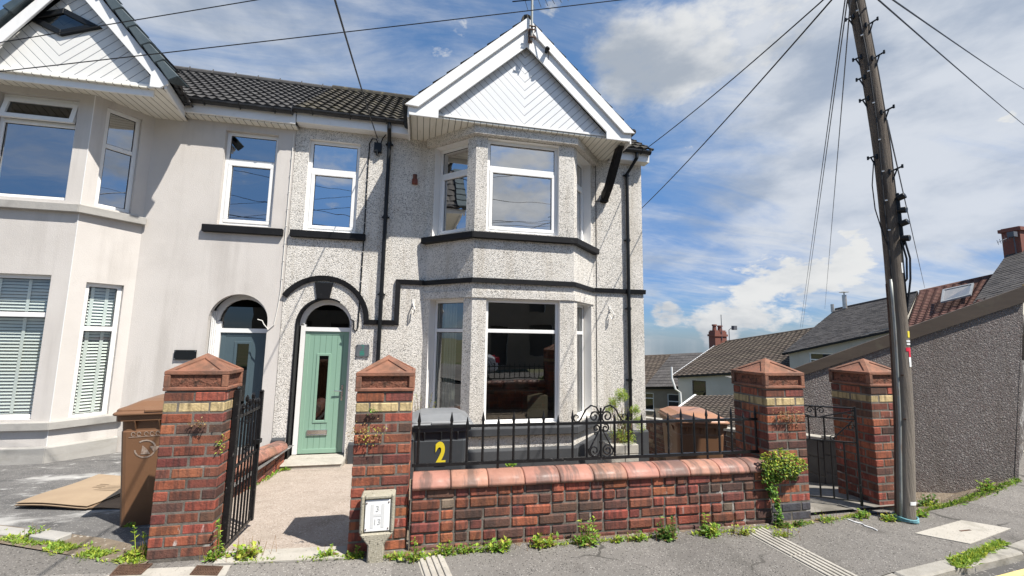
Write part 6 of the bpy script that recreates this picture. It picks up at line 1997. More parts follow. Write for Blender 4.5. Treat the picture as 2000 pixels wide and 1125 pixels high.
# its rear extension: lean-to roof with white verge
mb = MB()
e0, e1, r0, r1 = Vector((9.7, 17.4, -2.62)), Vector((14.6, 16.6, -2.40)), Vector((17.11, 24.0, -1.87)), Vector((19.9, 21.5, -1.52))
N = (e1 - e0).cross(r0 - e0).normalized()
for j in range(20):
    i0 = len(mb.v)
    n = 60
    for k in range(n + 1):
        u = k / n
        am = 0.04 * (0.5 + 0.5 * math.sin(2 * math.pi * k / 4))
        lo = e0.lerp(e1, u).lerp(r0.lerp(r1, u), j / 20 - 0.008); hi = e0.lerp(e1, u).lerp(r0.lerp(r1, u), (j + 1) / 20)
        mb.v += [tuple(lo + N * (am - 0.02)), tuple(lo + N * (am + 0.05)), tuple(hi + N * am)]
    for k in range(n):
        a = i0 + 3 * k
        mb.f += [(a, a + 3, a + 4, a + 1), (a + 1, a + 4, a + 5, a + 2)]; mb.m += [0, 0]
obj('extension_roof', mb, MAT['tile_brown'], HB)
mb = MB()
o = Vector((-0.12, 0.03, 0))
mb.hexa([e0 + o - Vector((0, 0, .16)), e0 - Vector((0, 0, .16)), r0 - Vector((0, 0, .16)), r0 + o - Vector((0, 0, .16)), e0 + o + N * 0.09, e0 + N * 0.09, r0 + N * 0.09, r0 + o + N * 0.09])
obj('extension_verge', mb, MAT['upvc'], HB)
mb = MB()
mb.face([e0 - Vector((0, 0, .1)), r0 - Vector((0, 0, .1)), (r0.x, r0.y, -9), (e0.x, e0.y, -9)]); mb.face([e0 - Vector((0, 0, .1)), e1 - Vector((0, 0, .1)), (e1.x, e1.y, -9), (e0.x, e0.y, -9)])
obj('extension_wall', mb, MAT['bg_cream'], HB)
mb = MB()
mb.tube([(17.75, 27.6, -0.35), (17.75, 27.6, -1.15), (17.95, 27.5, -1.9), (18.35, 27.55, -2.15), (18.5, 27.5, -5)], 0.07, 8)
obj('downpipe', mb, MAT['upvc'], HB)
HC, WC, rc = bg_house('dark slate roofed house with two metal flues, next up the hill from the cream house', (22.23, 22.5, 0.88), (24.85, 17.5, 2.44), (30.72, 26.0, 4.08), (31.44, 21.0, 4.92), -9, 'bg_cream', 'slate', 'slate',
                      wins=((1.05, 2.25, -0.35, 0.98),), tw=0.34, course=0.26)
for (p, h, r, hat) in (((30.4, 25.0, 4.1), 1.0, 0.14, True), ((30.55, 26.1, 3.9), 0.6, 0.11, False)):
    mb = MB()
    mb.tube([p, (p[0], p[1], p[2] + h)], r, 10)
    if hat:
        mb.tube([(p[0], p[1], p[2] + h), (p[0], p[1], p[2] + h + 0.2)], 0.04, 6); mb.lathe((p[0], p[1], p[2] + h + 0.2), [(0.32, 0), (0.05, 0.08)], 12)
    obj('flue', mb, MAT['steel_flue'], HC)
HD, WD, rdd = bg_house('house with a red brown tiled roof and one skylight, seen above the garage verge', (24.95, 17.35, 2.2), (26.29, 15.0, 3.41), (31.50, 20.9, 4.95), (34.2, 18.3, 5.9), -9, 'bg_cream', 'tile', 'tile_red', tw=0.30, course=0.34)
mb = MB()
sk = [Vector(v) for v in ((27.05, 17.0, 3.66), (27.9, 16.2, 4.02), (30.1, 17.3, 4.86), (29.2, 18.2, 4.55))]
Ns = (sk[1] - sk[0]).cross(sk[3] - sk[0]).normalized()
sk = [v + Ns * 0.12 for v in sk]
c = sum(sk, Vector()) / 4
for k in range(4):
    a, b = sk[k], sk[(k + 1) % 4]
    mb.hexa([a, b, b.lerp(c, 0.14), a.lerp(c, 0.14), a + Ns * 0.08, b + Ns * 0.08, b.lerp(c, 0.14) + Ns * 0.08, a.lerp(c, 0.14) + Ns * 0.08])
s_o = obj('skylight', mb, MAT['lead'], HD)
mb = MB(); mb.face([v.lerp(c, 0.12) + Ns * 0.05 for v in sk]); obj('pane', mb, MAT['glass'], s_o)
HE, WE, re_ = bg_house('slate roofed house with a tall brick chimney, behind the garage at the right edge', (25.6, 15.4, 2.75), (28.2, 12.0, 4.2), (36.6, 18.7, 8.3), (37.6, 15.2, 9.1), -9, 'bg_cream', 'slate', 'slate', tw=0.40, course=0.30)
mb = MB()
mb.box(33.9, 35.5, 17.2, 18.0, 5.8, 8.55); mb.box(33.8, 35.6, 17.1, 18.1, 8.3, 8.5)
obj('chimney', mb, MAT['bg_brick'], re_)
mb = MB()
mb.hexa([(33.7, 17.1, 6.4), (35.7, 17.1, 7.0), (35.7, 17.18, 7.0), (33.7, 17.18, 6.4), (33.7, 17.1, 6.8), (35.7, 17.1, 7.5), (35.7, 17.18, 7.5), (33.7, 17.18, 6.8)])
obj('flashing', mb, MAT['lead'], HE)
mb = MB()
mb.tube([(33.8, 17.4, 6.9), (33.75, 17.4, 8.2)], 0.025, 6); mb.tube([(33.8, 17.4, 8.05), (32.6, 17.5, 7.55)], 0.02, 6); mb.box(33.4, 33.7, 17.2, 17.5, 7.9, 8.2)
for k in range(6):
    p = Vector((33.7, 17.4, 8.0)).lerp(Vector((32.6, 17.5, 7.55)), (k + 1) / 6)
    mb.tube([p + Vector((0.05, 0, -0.13)), p + Vector((-0.05, 0, 0.13))], 0.012, 5)
obj('roof_aerial', mb, MAT['cable_grey'], HE)

# ------------------------------------------------------------------ drain covers, channels, slab, blocks
def ridged(name, label, p0, p1, w, nr, mat, z=0.004):
    p0, p1 = Vector(p0), Vector(p1)
    d = (p1 - p0).normalized(); n = Vector((-d.y, d.x)); L = (p1 - p0).length
    mb = MB()
    def bar(s0, s1, o0, o1, z0, z1):
        a = p0 + d * s0 + n * o0; b = p0 + d * s1 + n * o0; c = p0 + d * s1 + n * o1; e = p0 + d * s0 + n * o1
        mb.hexa([(q.x, q.y, z0) for q in (a, b, c, e)] + [(q.x, q.y, z1) for q in (a, b, c, e)])
    bar(0, L, -w / 2, w / 2, -0.05, z)
    st = w / (nr + 0.4)
    s = 0.0
    while s < L - 0.01:
        ln = min(0.44, L - s)
        for k in range(nr):
            o = -w / 2 + st * (k + 0.35)
            bar(s + 0.004, s + ln - 0.004, o, o + st * 0.62, z, z + 0.011)
        s += ln
    return tag(obj(name, mb, mat, bevel=0.003), label, 'drain channel', 'ridged channels across the pavement')
ridged('drain_channel', 'ridged concrete drain channel across the pavement near the ivy covered pillar', (2.84, 3.28), (2.93, 2.15), 0.23, 5, MAT['concrete'])
ridged('drain_channel', 'short ridged concrete channel at the foot of the wall, right of the marker post', (0.13, 3.30), (0.30, 2.3), 0.19, 4, MAT['concrete'])
def cover(label, q, rows):
    q = [Vector(p) for p in q]
    mb = MB()
    def P(u, v, z):
        p = q[0].lerp(q[1], u).lerp(q[3].lerp(q[2], u), v)
        return (p.x, p.y, z)
    def patch(u0, u1, v0, v1, z0, z1):
        mb.hexa([P(u0, v0, z0), P(u1, v0, z0), P(u1, v1, z0), P(u0, v1, z0), P(u0, v0, z1), P(u1, v0, z1), P(u1, v1, z1), P(u0, v1, z1)])
    patch(0, 1, 0, 1, -0.02, 0.005)
    patch(0, 1, 0, 0.07, 0.005, 0.010); patch(0, 1, 0.93, 1, 0.005, 0.010); patch(0, 0.05, 0.07, 0.93, 0.005, 0.010); patch(0.95, 1, 0.07, 0.93, 0.005, 0.010)
    for i in range(9):
        for j in range(rows):
            u = 0.08 + 0.095 * i + (0.04 if j % 2 else 0); v = 0.12 + 0.78 * j / rows
            if u + 0.05 < 0.94: patch(u, u + 0.05, v, v + 0.45 / rows, 0.005, 0.011)
    return tag(obj('drain_cover', mb, MAT['rust']), label, 'drain cover', 'rusty drain covers in the pavement')
cover('clean rusty chequered drain cover, farther left of the two near the first brick pillar', [(-1.93, 3.43), (-1.74, 3.41), (-1.745, 3.545), (-1.955, 3.565)], 5)
cover('rusty chequered drain cover partly dusted over, right below the first brick pillar', [(-1.43, 3.35), (-1.25, 3.31), (-1.26, 3.42), (-1.44, 3.465)], 5)
mb = MB()
mb.prism([(4.16, 2.97, 0.001), (4.40, 2.74, 0.001), (5.13, 2.89, 0.001), (4.90, 3.10, 0.001)], (0, 0, 0.006))
mb.box(4.60, 4.72, 2.92, 2.935, 0.007, 0.010, 1)
tag(obj('cover_slab', mb, [MAT['concrete'], MAT['rust']]), 'pale concrete cover slab set in the asphalt near the kerb at the right', 'cover slab')
rng.seed(9)
def block(label, x, y, rz, l, w, h, z):
    mb = MB()
    mb.box(-l / 2, l / 2, -w / 2, w / 2, -0.1, h)
    o = tag(obj('edging_block', mb, MAT['cement'], bevel=0.008), label, 'edging block', 'grey edging blocks along the drive')
    o.location = (x, y, z); o.rotation_euler = (0, 0, rz)
block('grey concrete edging block at the pavement edge of the drive, its whole end face showing', -2.72, 4.09, R_(-24), 0.27, 0.11, 0.05, -0.01)
block('grey edging block half buried in moss at the left edge of the drive', -3.10, 4.27, R_(-22), 0.45, 0.11, 0.03, -0.015)
mb = MB()
mb.prism([(-1.34, 3.46, 0.002), (-0.47, 3.38, 0.002), (-0.47, 3.56, 0.002), (-1.34, 3.63, 0.002)], (0, 0, 0.012))
struct('threshold', mb, MAT['concrete'])
mb = MB()
mb.prism([(-1.86, 3.50, 0.001), (-1.22, 3.44, 0.001), (-1.20, 3.30, 0.001), (-2.06, 3.37, 0.001)][::-1], (0, 0, 0.003))
struct('pavement_patch', mb, MAT['concrete'])
mb = MB()
mb.face([(-3.6, 4.34, 0.003), (-1.80, 3.52, 0.003), (-1.80, 3.74, 0.003), (-2.3, 4.02, 0.003), (-3.6, 4.56, 0.003)])
struct('soil_strip', mb, MAT['soil'])
EDGE = [(4.55, 3.36), (4.62, 3.29), (5.2, 3.36), (5.7, 3.45), (6.35, 3.62), (7.06, 3.83), (7.12, 3.86)]
FOOT = [(4.95, 4.95), (5.15, 4.83), (5.55, 4.64), (6.03, 4.41), (6.5, 4.19), (7.0, 3.95), (7.12, 3.90)]
FZ = [-0.62, -0.58, -0.50, -0.41, -0.24, -0.03, 0.0]
def bank_z(x, y):
    """height of the bank that drops from the pavement edge to the foot of the garage wall."""
    best = 0.0
    for k in range(len(EDGE) - 1):
        if EDGE[k][0] <= x <= EDGE[k + 1][0] or k == len(EDGE) - 2:
            f = (x - EDGE[k][0]) / max(1e-6, EDGE[k + 1][0] - EDGE[k][0])
            ye = EDGE[k][1] + (EDGE[k + 1][1] - EDGE[k][1]) * f
            yf = 4.41 - 0.47 * (x - 6.03)
            zf = FZ[3] + (x - 6.03) * 0.40
            t = min(1.0, max(0.0, (y - ye) / max(0.05, yf - ye)))
            return min(0.0, zf) * t
    return 0.0
mb = MB()
for k in range(len(EDGE) - 1):
    mb.face([(*EDGE[k], -0.002), (*EDGE[k + 1], -0.002), (*FOOT[k + 1], FZ[k + 1]), (*FOOT[k], FZ[k])])
struct('soil_verge', mb, MAT['soil'])

rng.seed(91)
def grit(pts, w0, w1, z=0.002):
    mb = MB()
    for a, b in zip(pts, pts[1:]):
        a, b = Vector(a), Vector(b)
        n = max(2, int((b - a).length / 0.035))
        d = (b - a).normalized(); o = Vector((d.y, -d.x))
        ws = [rng.uniform(w0, w1) * (0.5 + 0.5 * abs(math.sin(k * 0.37))) for k in range(n + 1)]
        for k in range(n):
            p, q = a.lerp(b, k / n), a.lerp(b, (k + 1) / n)
            mb.face([(p.x, p.y, z), (p.x + o.x * ws[k], p.y + o.y * ws[k], z), (q.x + o.x * ws[k + 1], q.y + o.y * ws[k + 1], z), (q.x, q.y, z)])
    return mb
struct('wall_foot_soil', grit([(-0.50, 3.47), (0.0, 3.43), (3.13, 3.375), (3.6, 3.36), (4.3, 3.46)], 0.015, 0.085), MAT['soil'])
# ------------------------------------------------------------------ planter, shrub, plants
mb = MB()
PLN = thing('planter', 'low pale block planter under the shrub by the corner of the white house', 'planter', (3.24, 6.5, -0.65))
for j in range(4):
    for i in range(2):
        mb.box(-0.24 + 0.24 * i + 0.003, -0.24 + 0.24 * (i + 1) - 0.003, -0.12, 0.22, 0.145 * j + 0.003, 0.145 * (j + 1) - 0.003)
obj('blocks', mb, MAT['concrete'], PLN, bevel=0.008)
mb = MB(); mb.box(-0.22, 0.22, -0.1, 0.2, 0.50, 0.57); obj('soil', mb, MAT['soil'], PLN)

def leaf(mb, p, d, s, w=0.5, m=0):
    """one folded leaf from p along d, length s."""
    d = d.normalized()
    side = d.cross(Vector((rng.uniform(-.4, .4), rng.uniform(-.4, .4), 1)))
    if side.length < 1e-3: side = Vector((1, 0, 0))
    side.normalize()
    up = side.cross(d).normalized()
    a = p; b = p + d * s * 0.45 + side * s * w * 0.5 + up * s * 0.08; c = p + d * s + up * s * -0.08; e = p + d * s * 0.45 - side * s * w * 0.5 + up * s * 0.08
    i = len(mb.v)
    mb.v += [tuple(a), tuple(b), tuple(c), tuple(e)]
    mb.f += [(i, i + 1, i + 2), (i, i + 2, i + 3)]; mb.m += [m, m]

def rdir(zmin=-0.3, zmax=1.0):
    a = rng.uniform(0, 2 * math.pi); z = rng.uniform(zmin, zmax); r = math.sqrt(max(0, 1 - min(1, z * z)))
    return Vector((r * math.cos(a), r * math.sin(a), z))

def weed(x, y, label, size=0.1, n=40, mats=('leaf', 'leaf_y'), tall=0.0, z=0.0, ls=0.045, flat=0.5, name='weed', cat='weed', group='weeds along the walls'):
    mb = MB()
    ph = [rng.uniform(0, 6.28) for _ in range(3)]
    def lob(d):
        a = math.atan2(d.y, d.x)
        return 0.72 + 0.22 * math.sin(2 * a + ph[0]) + 0.2 * math.sin(3 * a + ph[1])
    for k in range(n):
        d = rdir(0.02, flat)
        L = size * rng.random() ** 0.6 * lob(d)
        p = Vector((d.x * L * 1.25, d.y * L * 0.55, 0.004 + abs(d.z) * L * 0.85))
        m = 0 if rng.random() < 0.66 else (1 if rng.random() < 0.75 else 2)
        leaf(mb, p, rdir(-0.35, 0.9) + d * 0.6, ls * rng.uniform(0.35, 1.2), rng.uniform(0.4, 0.95), m)
    for k in range(int(n * 0.10)):
        a = Vector((rng.gauss(0, size * 0.5), rng.gauss(0, size * 0.25), 0))
        mb.tube([a, a + Vector((rng.uniform(-.03, .03), rng.uniform(-.02, .02), size * rng.uniform(0.5, 1.2)))], [0.0018, 0.0008], 3, 2)
    if tall:
        for s in range(max(1, int(size * 30))):
            bx, by = rng.uniform(-size, size) * 0.5, rng.uniform(-size, size) * 0.3
            lx, ly = rng.uniform(-.05, .05), rng.uniform(-.03, .03)
            h = tall * rng.uniform(0.55, 1.0)
            pts = [Vector((bx, by, 0)), Vector((bx + lx * 0.5, by + ly * 0.5, h * 0.5)), Vector((bx + lx, by + ly, h))]
            mb.tube(pts, [0.004, 0.003, 0.0015], 4, 0)
            for q in range(int(h / 0.012)):
                f = rng.random() ** 0.8
                p = pts[0].lerp(pts[1], f * 2) if f < 0.5 else pts[1].lerp(pts[2], f * 2 - 1)
                leaf(mb, p, rdir(-0.1, 0.8), ls * rng.uniform(0.5, 1.1), 0.5, 0 if rng.random() < 0.6 else 1)
    o = tag(obj(name, mb, [MAT[m] for m in mats] + [MAT['leaf_dry']]), label, cat, group)
    o.location = (x, y, z)
    return o
rng.seed(21)
WEEDS = [
 (-0.40, 3.40, 'green weed in the shadow left of the marker post foot', 0.06, 40, 0.10),
 (-0.13, 3.33, 'small weed in front of the wall, just right of the marker post foot', 0.06, 34, 0.0),
 (0.02, 3.28, 'straggly weed with dry stems between the marker post and the short channel', 0.09, 70, 0.17),
 (0.24, 3.33, 'bushy weed at the wall foot above the top of the short ridged channel', 0.075, 70, 0.13),
 (0.40, 3.33, 'low dandelion like rosette just right of the short ridged channel', 0.075, 50, 0.0),
 (0.64, 3.32, 'broad leaved weed at the wall foot, second rosette right of the short channel', 0.10, 85, 0.07),
 (0.99, 3.31, 'large pale green weed at the wall foot, under the tallest window bay', 0.10, 95, 0.10),
 (1.34, 3.29, 'tall leafy weed at the middle of the wall foot with an upright stem', 0.12, 110, 0.20),
 (1.60, 3.28, 'small round weed alone on the asphalt just right of the tall stemmed weed', 0.05, 34, 0.0),
 (1.76, 3.27, 'low spreading weed at the wall foot, left of the tallest clump', 0.085, 60, 0.05),
 (2.02, 3.27, 'tallest dark green clump against the wall, left of the ridged channel', 0.11, 120, 0.22),
 (2.42, 3.26, 'broad leafed bright clump against the wall next to the ridged channel', 0.10, 100, 0.16),
 (2.70, 3.22, 'feathery low weed on the left edge of the long ridged channel', 0.11, 90, 0.05),
 (2.99, 3.12, 'yellowish feathery weed on the right edge of the long ridged channel', 0.10, 80, 0.04),
 (3.13, 3.28, 'dark heart shaped leaves at the foot of the ivy covered pillar', 0.06, 50, 0.06),
 (3.30, 3.27, 'small round tuft below the dark base bricks of the ivy covered pillar', 0.05, 44, 0.04),
 (3.62, 3.30, 'flat grassy weed on the step below the right hand gate', 0.09, 60, 0.03),
 (4.05, 3.31, 'upright weed at the foot of the pillar behind the utility pole', 0.075, 70, 0.15),
 (4.22, 3.22, 'sprawling weed left of the foot of the utility pole', 0.08, 60, 0.03),
 (4.63, 3.24, 'fresh green weed just right of the foot of the utility pole', 0.07, 60, 0.06),
 (-1.36, 3.54, 'tall stemmed weed in the corner between the left pillar and the open gate', 0.075, 80, 0.30),
 (-1.16, 3.53, 'sprawling yellow green weed in front of the open gate foot', 0.12, 120, 0.05),
 (-0.60, 3.44, 'weed on the concrete threshold, midway between the gate and the marker post', 0.06, 50, 0.09),
 (-1.90, 3.68, 'tall yellow green weed in the corner behind the left side of the first pillar', 0.085, 120, 0.24),
 (-2.27, 4.22, 'tiny weed at the front foot of the tall brown bin', 0.035, 20, 0.02),
 (-2.86, 4.14, 'spiky weed beside the grey edging block on the drive', 0.08, 60, 0.10),
 (5.55, 3.80, 'dark weedy clump against the dark pebbledashed garage wall', 0.16, 120, 0.10),
 (6.45, 3.80, 'bright green bushy weed at the right end of the garage wall', 0.13, 130, 0.14),
 (5.10, 3.42, 'thin yellow weed on the verge between the utility pole and the garage wall', 0.09, 60, 0.04),
]
for k, (x, y, lab, s, n, t) in enumerate(WEEDS):
    mats = ('leaf_y', 'leaf') if any(w in lab for w in ('yellow', 'pale', 'feathery')) else (('leaf_d', 'leaf') if 'dark' in lab else ('leaf', 'leaf_y'))
    weed(x, y, lab, s * 1.1, int(n * 2.0), mats, t, z=bank_z(x, y) if x > 4.7 else 0.0, ls=0.022 if 'feathery' in lab or 'grassy' in lab else 0.032 if s < 0.1 else 0.040, flat=0.85)
# ground cover that nobody could count
GRASS_LAST = ['']
def grass_patch(name, label, pts, n, h, mats, seed):
    rng.seed(seed)
    mb = MB()
    pts = [Vector(p) for p in pts]
    for k in range(n):
        t = rng.random() * (len(pts) - 1)
        i = int(t)
        c = pts[i].lerp(pts[i + 1], t - i)
        x = c.x + rng.gauss(0, c.z * 0.5); y = c.y + rng.gauss(0, c.z * 0.5)
        if math.sin(x * 23 + y * 9) + math.sin(x * 9 - y * 31) < -0.5: continue
        d = rdir(0.25, 1.0)
        leaf(mb, Vector((x, y, 0.002)), d, h * rng.uniform(0.4, 1.2), 0.22 if rng.random() < 0.6 else 0.5, 0 if rng.random() < 0.7 else 1)
    o = tag(obj(name, mb, [MAT[m] for m in mats]), label, 'grass', None, 'stuff')
    GRASS_LAST[0] = o.name
    return o
grass_patch('grass', 'moss and short grass growing along the edge of the drive', [(-3.6, 4.42, 0.08), (-2.7, 4.0, 0.06), (-2.3, 3.80, 0.07), (-1.85, 3.60, 0.05)], 2600, 0.035, ('grass', 'leaf_y'), 31)
grass_patch('grass', 'thin grass in the crack along the foot of the street wall', [(-1.2, 3.47, 0.02), (-0.5, 3.40, 0.02), (0.1, 3.33, 0.03), (1.5, 3.31, 0.02), (3.1, 3.27, 0.03), (4.1, 3.36, 0.03)], 3000, 0.030, ('grass', 'leaf_y'), 32)
grass_patch('grass', 'grassy strip along the foot of the garage wall', [(4.6, 3.32, 0.03), (5.2, 3.45, 0.08), (5.7, 3.58, 0.10), (6.4, 3.74, 0.09), (7.05, 3.86, 0.03)], 2200, 0.045, ('grass', 'leaf_d'), 33)
for v in bpy.data.objects[GRASS_LAST[0]].data.vertices:
    v.co.z += bank_z(v.co.x, v.co.y)
grass_patch('grass', 'tuft of grass growing in the kerb joint by the road', [(3.85, 2.50, 0.035), (4.05, 2.56, 0.05), (4.25, 2.60, 0.03), (4.7, 2.70, 0.02)], 900, 0.05, ('grass', 'leaf_y'), 34)
grass_patch('grass', 'line of small weeds where the brick side wall meets the concrete path', [(-1.98, 6.0, 0.02), (-1.99, 7.2, 0.03), (-1.75, 7.25, 0.02)], 260, 0.06, ('leaf', 'leaf_y'), 35)
for v in bpy.data.objects[GRASS_LAST[0]].data.vertices:
    v.co.z += ground_z(0, v.co.y)
# ivy on the pillar
rng.seed(55)
IV = thing('ivy', 'mat of ivy spreading across the third brick pillar and trailing to the ground', 'ivy', (3.2, 3.36, 0))
mb = MB()
for k in range(2600):
    x = rng.uniform(-0.20, 0.27); z = rng.uniform(0.30, 0.66)
    u = (x - 0.03) / 0.235
    top = 0.645 - 0.05 * abs(u) - 0.06 * max(0, u); bot = 0.365 + 0.05 * max(0, -u) * 0 + 0.10 * max(0, u) ** 2 + 0.02 * math.sin(x * 40)
    if not (bot < z < top): continue
    bul = 0.085 * math.sqrt(max(0.0, 1 - u * u * 0.8)) * math.sin(math.pi * min(1, max(0, (z - bot) / (top - bot))) ** 0.8)
    y = -0.012 - bul * rng.uniform(0.3, 1.0)
    f = (z - bot) / (top - bot)
    m = (1 if rng.random() < 0.15 + 0.6 * f else 0) if rng.random() < 0.85 else 2
    leaf(mb, Vector((x, y, z)), Vector((rng.uniform(-.6, .6), rng.uniform(-1, -.1), rng.uniform(-.8, .5))), rng.uniform(0.014, 0.028), 0.8, m)
obj('foliage', mb, [MAT['leaf_d'], MAT['leaf_y'], MAT['leaf']], IV)
mb = MB()
for k in range(300):
    z = rng.uniform(0.02, 0.42)
    xc = -0.095 + 0.02 * math.sin(z * 14) + (0.015 if z < 0.25 else 0.0)
    wd = 0.018 + 0.03 * (z > 0.30) + 0.014 * max(0, math.sin(z * 30))
    leaf(mb, Vector((xc + rng.uniform(-wd, wd), -0.01 - rng.uniform(0, 0.05), z)), Vector((rng.uniform(-.6, .6), rng.uniform(-1, -.2), rng.uniform(-.9, .3))), rng.uniform(0.018, 0.036), 0.85, 0 if rng.random() < 0.5 else 2)
obj('trailing_stem', mb, [MAT['leaf_d'], MAT['leaf_y'], MAT['leaf']], IV)
# dry creeper fronds on the pillars
def creeper(x, y, z, label, n, sx, sz, mats, s=0.016):
    mb = MB()
    for k in range(n):
        p = Vector((rng.gauss(0, sx), -rng.uniform(0.0, 0.03), rng.gauss(0, sz)))
        leaf(mb, p, Vector((rng.uniform(-1, 1), rng.uniform(-.8, -.1), rng.uniform(-.8, .4))), s * rng.uniform(0.6, 1.4), 0.6, 0 if rng.random() < 0.7 else 1)
    o = tag(obj('creeper', mb, [MAT[m] for m in mats]), label, 'creeper', 'small plants rooted in the pillar joints')
    o.location = (x, y, z)
creeper(-0.37, 3.435, 0.86, 'dry brown creeper on the left side of the pillar behind the marker post', 170, 0.065, 0.035, ('leaf_dry', 'leaf_y'))
creeper(-0.335, 3.44, 1.03, 'little green fern in the yellow course of the pillar behind the marker post', 50, 0.018, 0.016, ('leaf_d', 'leaf'))
creeper(3.33, 3.36, 0.93, 'reddish dry creeper under the yellow course of the ivy covered pillar', 240, 0.09, 0.03, ('leaf_dry', 'leaf_dry'))
creeper(-1.56, 3.59, 0.935, 'dry rust coloured fronds under the yellow course of the left pillar', 60, 0.028, 0.015, ('leaf_dry', 'leaf_dry'))
creeper(-1.415, 3.62, 0.78, 'tiny yellow green plant at the right edge of the left pillar', 40, 0.012, 0.03, ('leaf_y', 'leaf'))
# shrub by the house
rng.seed(61)
SH = thing('shrub', 'thin leggy shrub with yellow green tops growing from the planter at the house corner', 'shrub', (3.24, 6.52, -0.12))
mb = MB(); lf = MB()
tips = []
for k in range(30):
    bx = rng.uniform(-0.15, 0.15)
    h = rng.uniform(0.35, 0.85)
    tx = rng.uniform(-0.28, 0.28) * h
    pts = [Vector((bx, 0, 0)), Vector((bx + tx * 0.4 + rng.uniform(-.04, .04), rng.uniform(-.05, .05), h * 0.5)), Vector((bx + tx, rng.uniform(-.1, .1), h))]
    mb.tube(pts, [0.007, 0.005, 0.002], 4)
    for q in range(12):
        f = rng.uniform(0.15, 1.0)
        p = pts[0].lerp(pts[1], f * 2) if f < 0.5 else pts[1].lerp(pts[2], f * 2 - 1)
        leaf(lf, p, rdir(-0.2, 0.9), rng.uniform(0.015, 0.035), 0.35, 2 if f < 0.75 else 0)
obj('stems', mb, MAT['twig'], SH)
for (cx, cz, r, n) in ((0.02, 0.80, 0.12, 900), (-0.12, 0.68, 0.10, 560), (-0.20, 0.58, 0.08, 300), (0.26, 0.56, 0.09, 480), (0.30, 0.40, 0.09, 360), (0.36, 0.27, 0.08, 200), (0.05, 0.40, 0.14, 300), (0.10, 0.12, 0.16, 600), (-0.08, 0.2, 0.14, 300)):
    for k in range(int(n * 1.4)):
        p = Vector((cx, 0, cz)) + rdir(-1, 1) * r * rng.random() ** 0.5
        leaf(lf, p, rdir(-0.5, 1.0), rng.uniform(0.012, 0.026), 0.65, 0 if rng.random() < 0.6 else 1)
obj('foliage', lf, [MAT['leaf_y'], MAT['leaf'], MAT['leaf_dry']], SH)
rng.seed(62)
mb = MB()
for k in range(16):
    h = rng.uniform(0.3, 0.62); tx = rng.uniform(-.12, .16)
    pts = [Vector((rng.uniform(-.04, .04), 0, 0)), Vector((tx * .5, rng.uniform(-.04, .04), h * .5)), Vector((tx, rng.uniform(-.06, .06), h))]
    mb.tube(pts, [0.005, 0.004, 0.002], 4, 2)
    for q in range(16):
        leaf(mb, pts[1].lerp(pts[2], rng.random()), rdir(0, 1), rng.uniform(0.018, 0.035), 0.35, 0 if rng.random() < 0.5 else 1)
o = tag(obj('shrub', mb, [MAT['leaf_y'], MAT['leaf_d'], MAT['twig']]), 'small spiky shrub showing between the marker post pillar and the black bin', 'shrub')
o.location = (0.05, 5.3, 0.30)
weed(1.66, 5.6, 'green plant low behind the scrolled panel of the railing', 0.14, 60, ('leaf', 'leaf_d'), 0.1, z=-0.32, name='plant', cat='plant', group=None)
weed(0.80, 3.66, 'little green plant peeping over the coping right of the black bin', 0.05, 34, ('leaf', 'leaf_y'), 0.03, z=0.50, name='plant', cat='plant', group=None)

# ------------------------------------------------------------------ overhead cables
def cable(label, a, b, sag, r, mat='cable', n=18, group='overhead cables'):
    a, b = Vector(a), Vector(b)
    mb = MB()
    pts = []
    for k in range(n + 1):
        f = k / n
        p = a.lerp(b, f)
        p.z -= sag * 4 * f * (1 - f)
        pts.append(p)
    mb.tube(pts, r, 5)
    return tag(obj('overhead_cable', mb, MAT[mat]), label, 'cable', group)
cable('long overhead cable crossing low in front of both gables', (-7.45, 5.4, 3.53), (5.166, 3.8, 6.255), 0.02, 0.0055, 'cable')
cable('upper overhead cable crossing the left gable and its diamond window', (-5.585, 5.25, 4.232), (0.171, 4.1, 5.502), 0.0, 0.005, 'cable')
cable('steep service cable dropping to the black box beside the downpipe', (-0.689, 1.472, 3.829), (-0.909, 7.52, 5.1), 0.05, 0.009, 'cable')
cable('overhead cable from the pole top to the right hand eaves corner of the white house', (3.96, 2.802, 5.176), (4.334, 7.45, 5.467), 0.06, 0.008, 'cable')
cable('lower overhead cable from the pole top, passing behind the corner of the white house', (3.937, 2.592, 5.231), (5.191, 9.2, 4.804), 0.08, 0.009, 'cable')
cable('left wire of the close pair falling from the pole to the far roofs', (3.834, 2.846, 5.207), (27.393, 26.0, 2.652), 0.0, 0.0065, 'cable_grey')
cable('right wire of the close pair falling from the pole to the far roofs', (3.856, 2.846, 5.188), (27.575, 26.0, 2.656), 0.0, 0.0065, 'cable_grey')
cable('single thin wire falling from the pole to the slate roof with the flues', (3.843, 2.856, 4.992), (29.155, 25.5, 4.078), 0.0, 0.0065, 'cable_grey')
cable('lower of the two cables slanting down to the right from the pole', (3.428, 2.73, 5.04), (24.032, 11.28, 9.938), 0.05, 0.008, 'cable')
cable('upper of the two cables slanting down to the right from the pole', (2.962, 2.445, 4.74), (24.247, 11.28, 11.673), 0.05, 0.008, 'cable')
cable('thin wire from the middle of the pole down to the red brown roof', (4.746, 3.3, 3.955), (27.501, 18.0, 4.739), 0.0, 0.008, 'cable_grey')

for k, (y, z0, z1, sg) in enumerate(((-4.0, 6.6, 7.2, 0.5), (-4.3, 7.6, 7.3, 0.6), (-5.0, 8.9, 8.3, 0.4), (-5.2, 6.9, 8.0, 0.7))):
    cable(('lowest', 'second', 'topmost', 'steepest')[k] + ' of the street cables mirrored in the upper window panes', (-9, y, z0), (9, y - 0.4, z1), sg, 0.012)
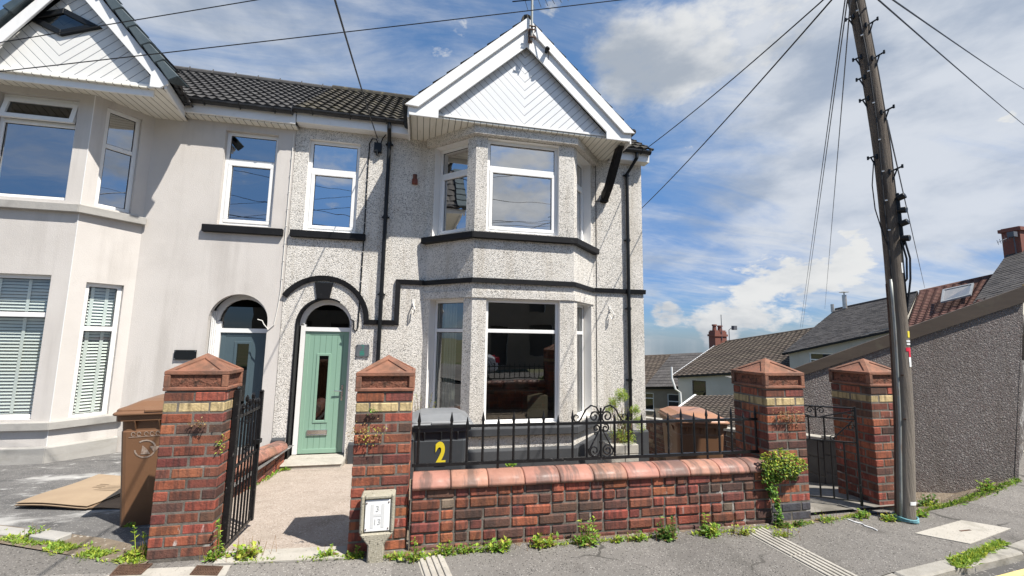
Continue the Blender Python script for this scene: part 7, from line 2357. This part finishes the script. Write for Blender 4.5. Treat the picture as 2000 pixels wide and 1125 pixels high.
# ------------------------------------------------------------------ across the street, seen only in the window panes
HO = thing('terraced_house', 'grey rendered house across the street, seen only mirrored in the lower window', 'house')
mb = MB()
wall_panel(mb, (9, -9.5), (-9, -9.5), -0.2, 5.0, [(1.5, 2.9, 0.6, 2.3), (4.2, 5.2, 0.0, 2.2), (6.5, 8.0, 0.6, 2.3), (10, 11.4, 0.6, 2.3), (13, 14, 0.0, 2.2), (15, 16.6, 0.6, 2.3), (2, 3, 3.1, 4.5), (7, 8, 3.1, 4.5), (11, 12, 3.1, 4.5)], depth=0.12)
obj('wall', mb, [MAT['bg_beige'], MAT['smooth_white']], HO)
mb = MB()
mb.face([(-9.2, -9.3, 4.95), (9.2, -9.3, 4.95), (9.2, -12.5, 6.9), (-9.2, -12.5, 6.9)])
mb.face([(-9.2, -15.7, 4.95), (9.2, -15.7, 4.95), (9.2, -12.5, 6.9), (-9.2, -12.5, 6.9)])
obj('roof', mb, MAT['slate'], HO)
mb = MB()
mb.face([(-9, -9.7, -0.2), (9, -9.7, -0.2), (9, -9.7, 5), (-9, -9.7, 5)])
obj('room_interior', mb, MAT['room'], HO)
CAR = thing('parked_car', 'silver car parked in the street, seen only mirrored in the lower window', 'car', (0.95, -3.2, -0.055), R_(184))
mb = MB()
prof = [(-2.05, 0.32), (-2.08, 0.62), (-1.95, 0.86), (-1.55, 0.98), (-1.25, 1.30), (-0.85, 1.46), (0.2, 1.47), (0.75, 1.28), (1.25, 0.98), (1.9, 0.86), (2.08, 0.62), (2.05, 0.32)]
mb.prism([(x, -0.82, z) for x, z in prof], (0, 1.64, 0))
obj('body', mb, MAT['car_silver'], CAR, bevel=0.09)
mb = MB()
gl_ = [(-1.40, 1.02), (-1.15, 1.30), (-0.80, 1.41), (0.15, 1.42), (0.62, 1.26), (0.98, 1.0)]
mb.prism([(x, -0.835, z) for x, z in gl_], (0, 1.67, 0))
obj('window', mb, MAT['glass_dark'], CAR)
for (x, s) in ((-1.3, -1), (-1.3, 1), (1.3, -1), (1.3, 1)):
    mb = MB()
    mb.tube([(x, s * 0.66, 0.31), (x, s * 0.86, 0.31)], 0.31, 20)
    obj('wheel', mb, MAT['rubber'], CAR)
mb = MB()
for s in (-1, 1):
    mb.box(-2.10, -1.98, s * 0.7 - 0.1, s * 0.7 + 0.1, 0.66, 0.84)
obj('tail_light', mb, MAT['red'], CAR)
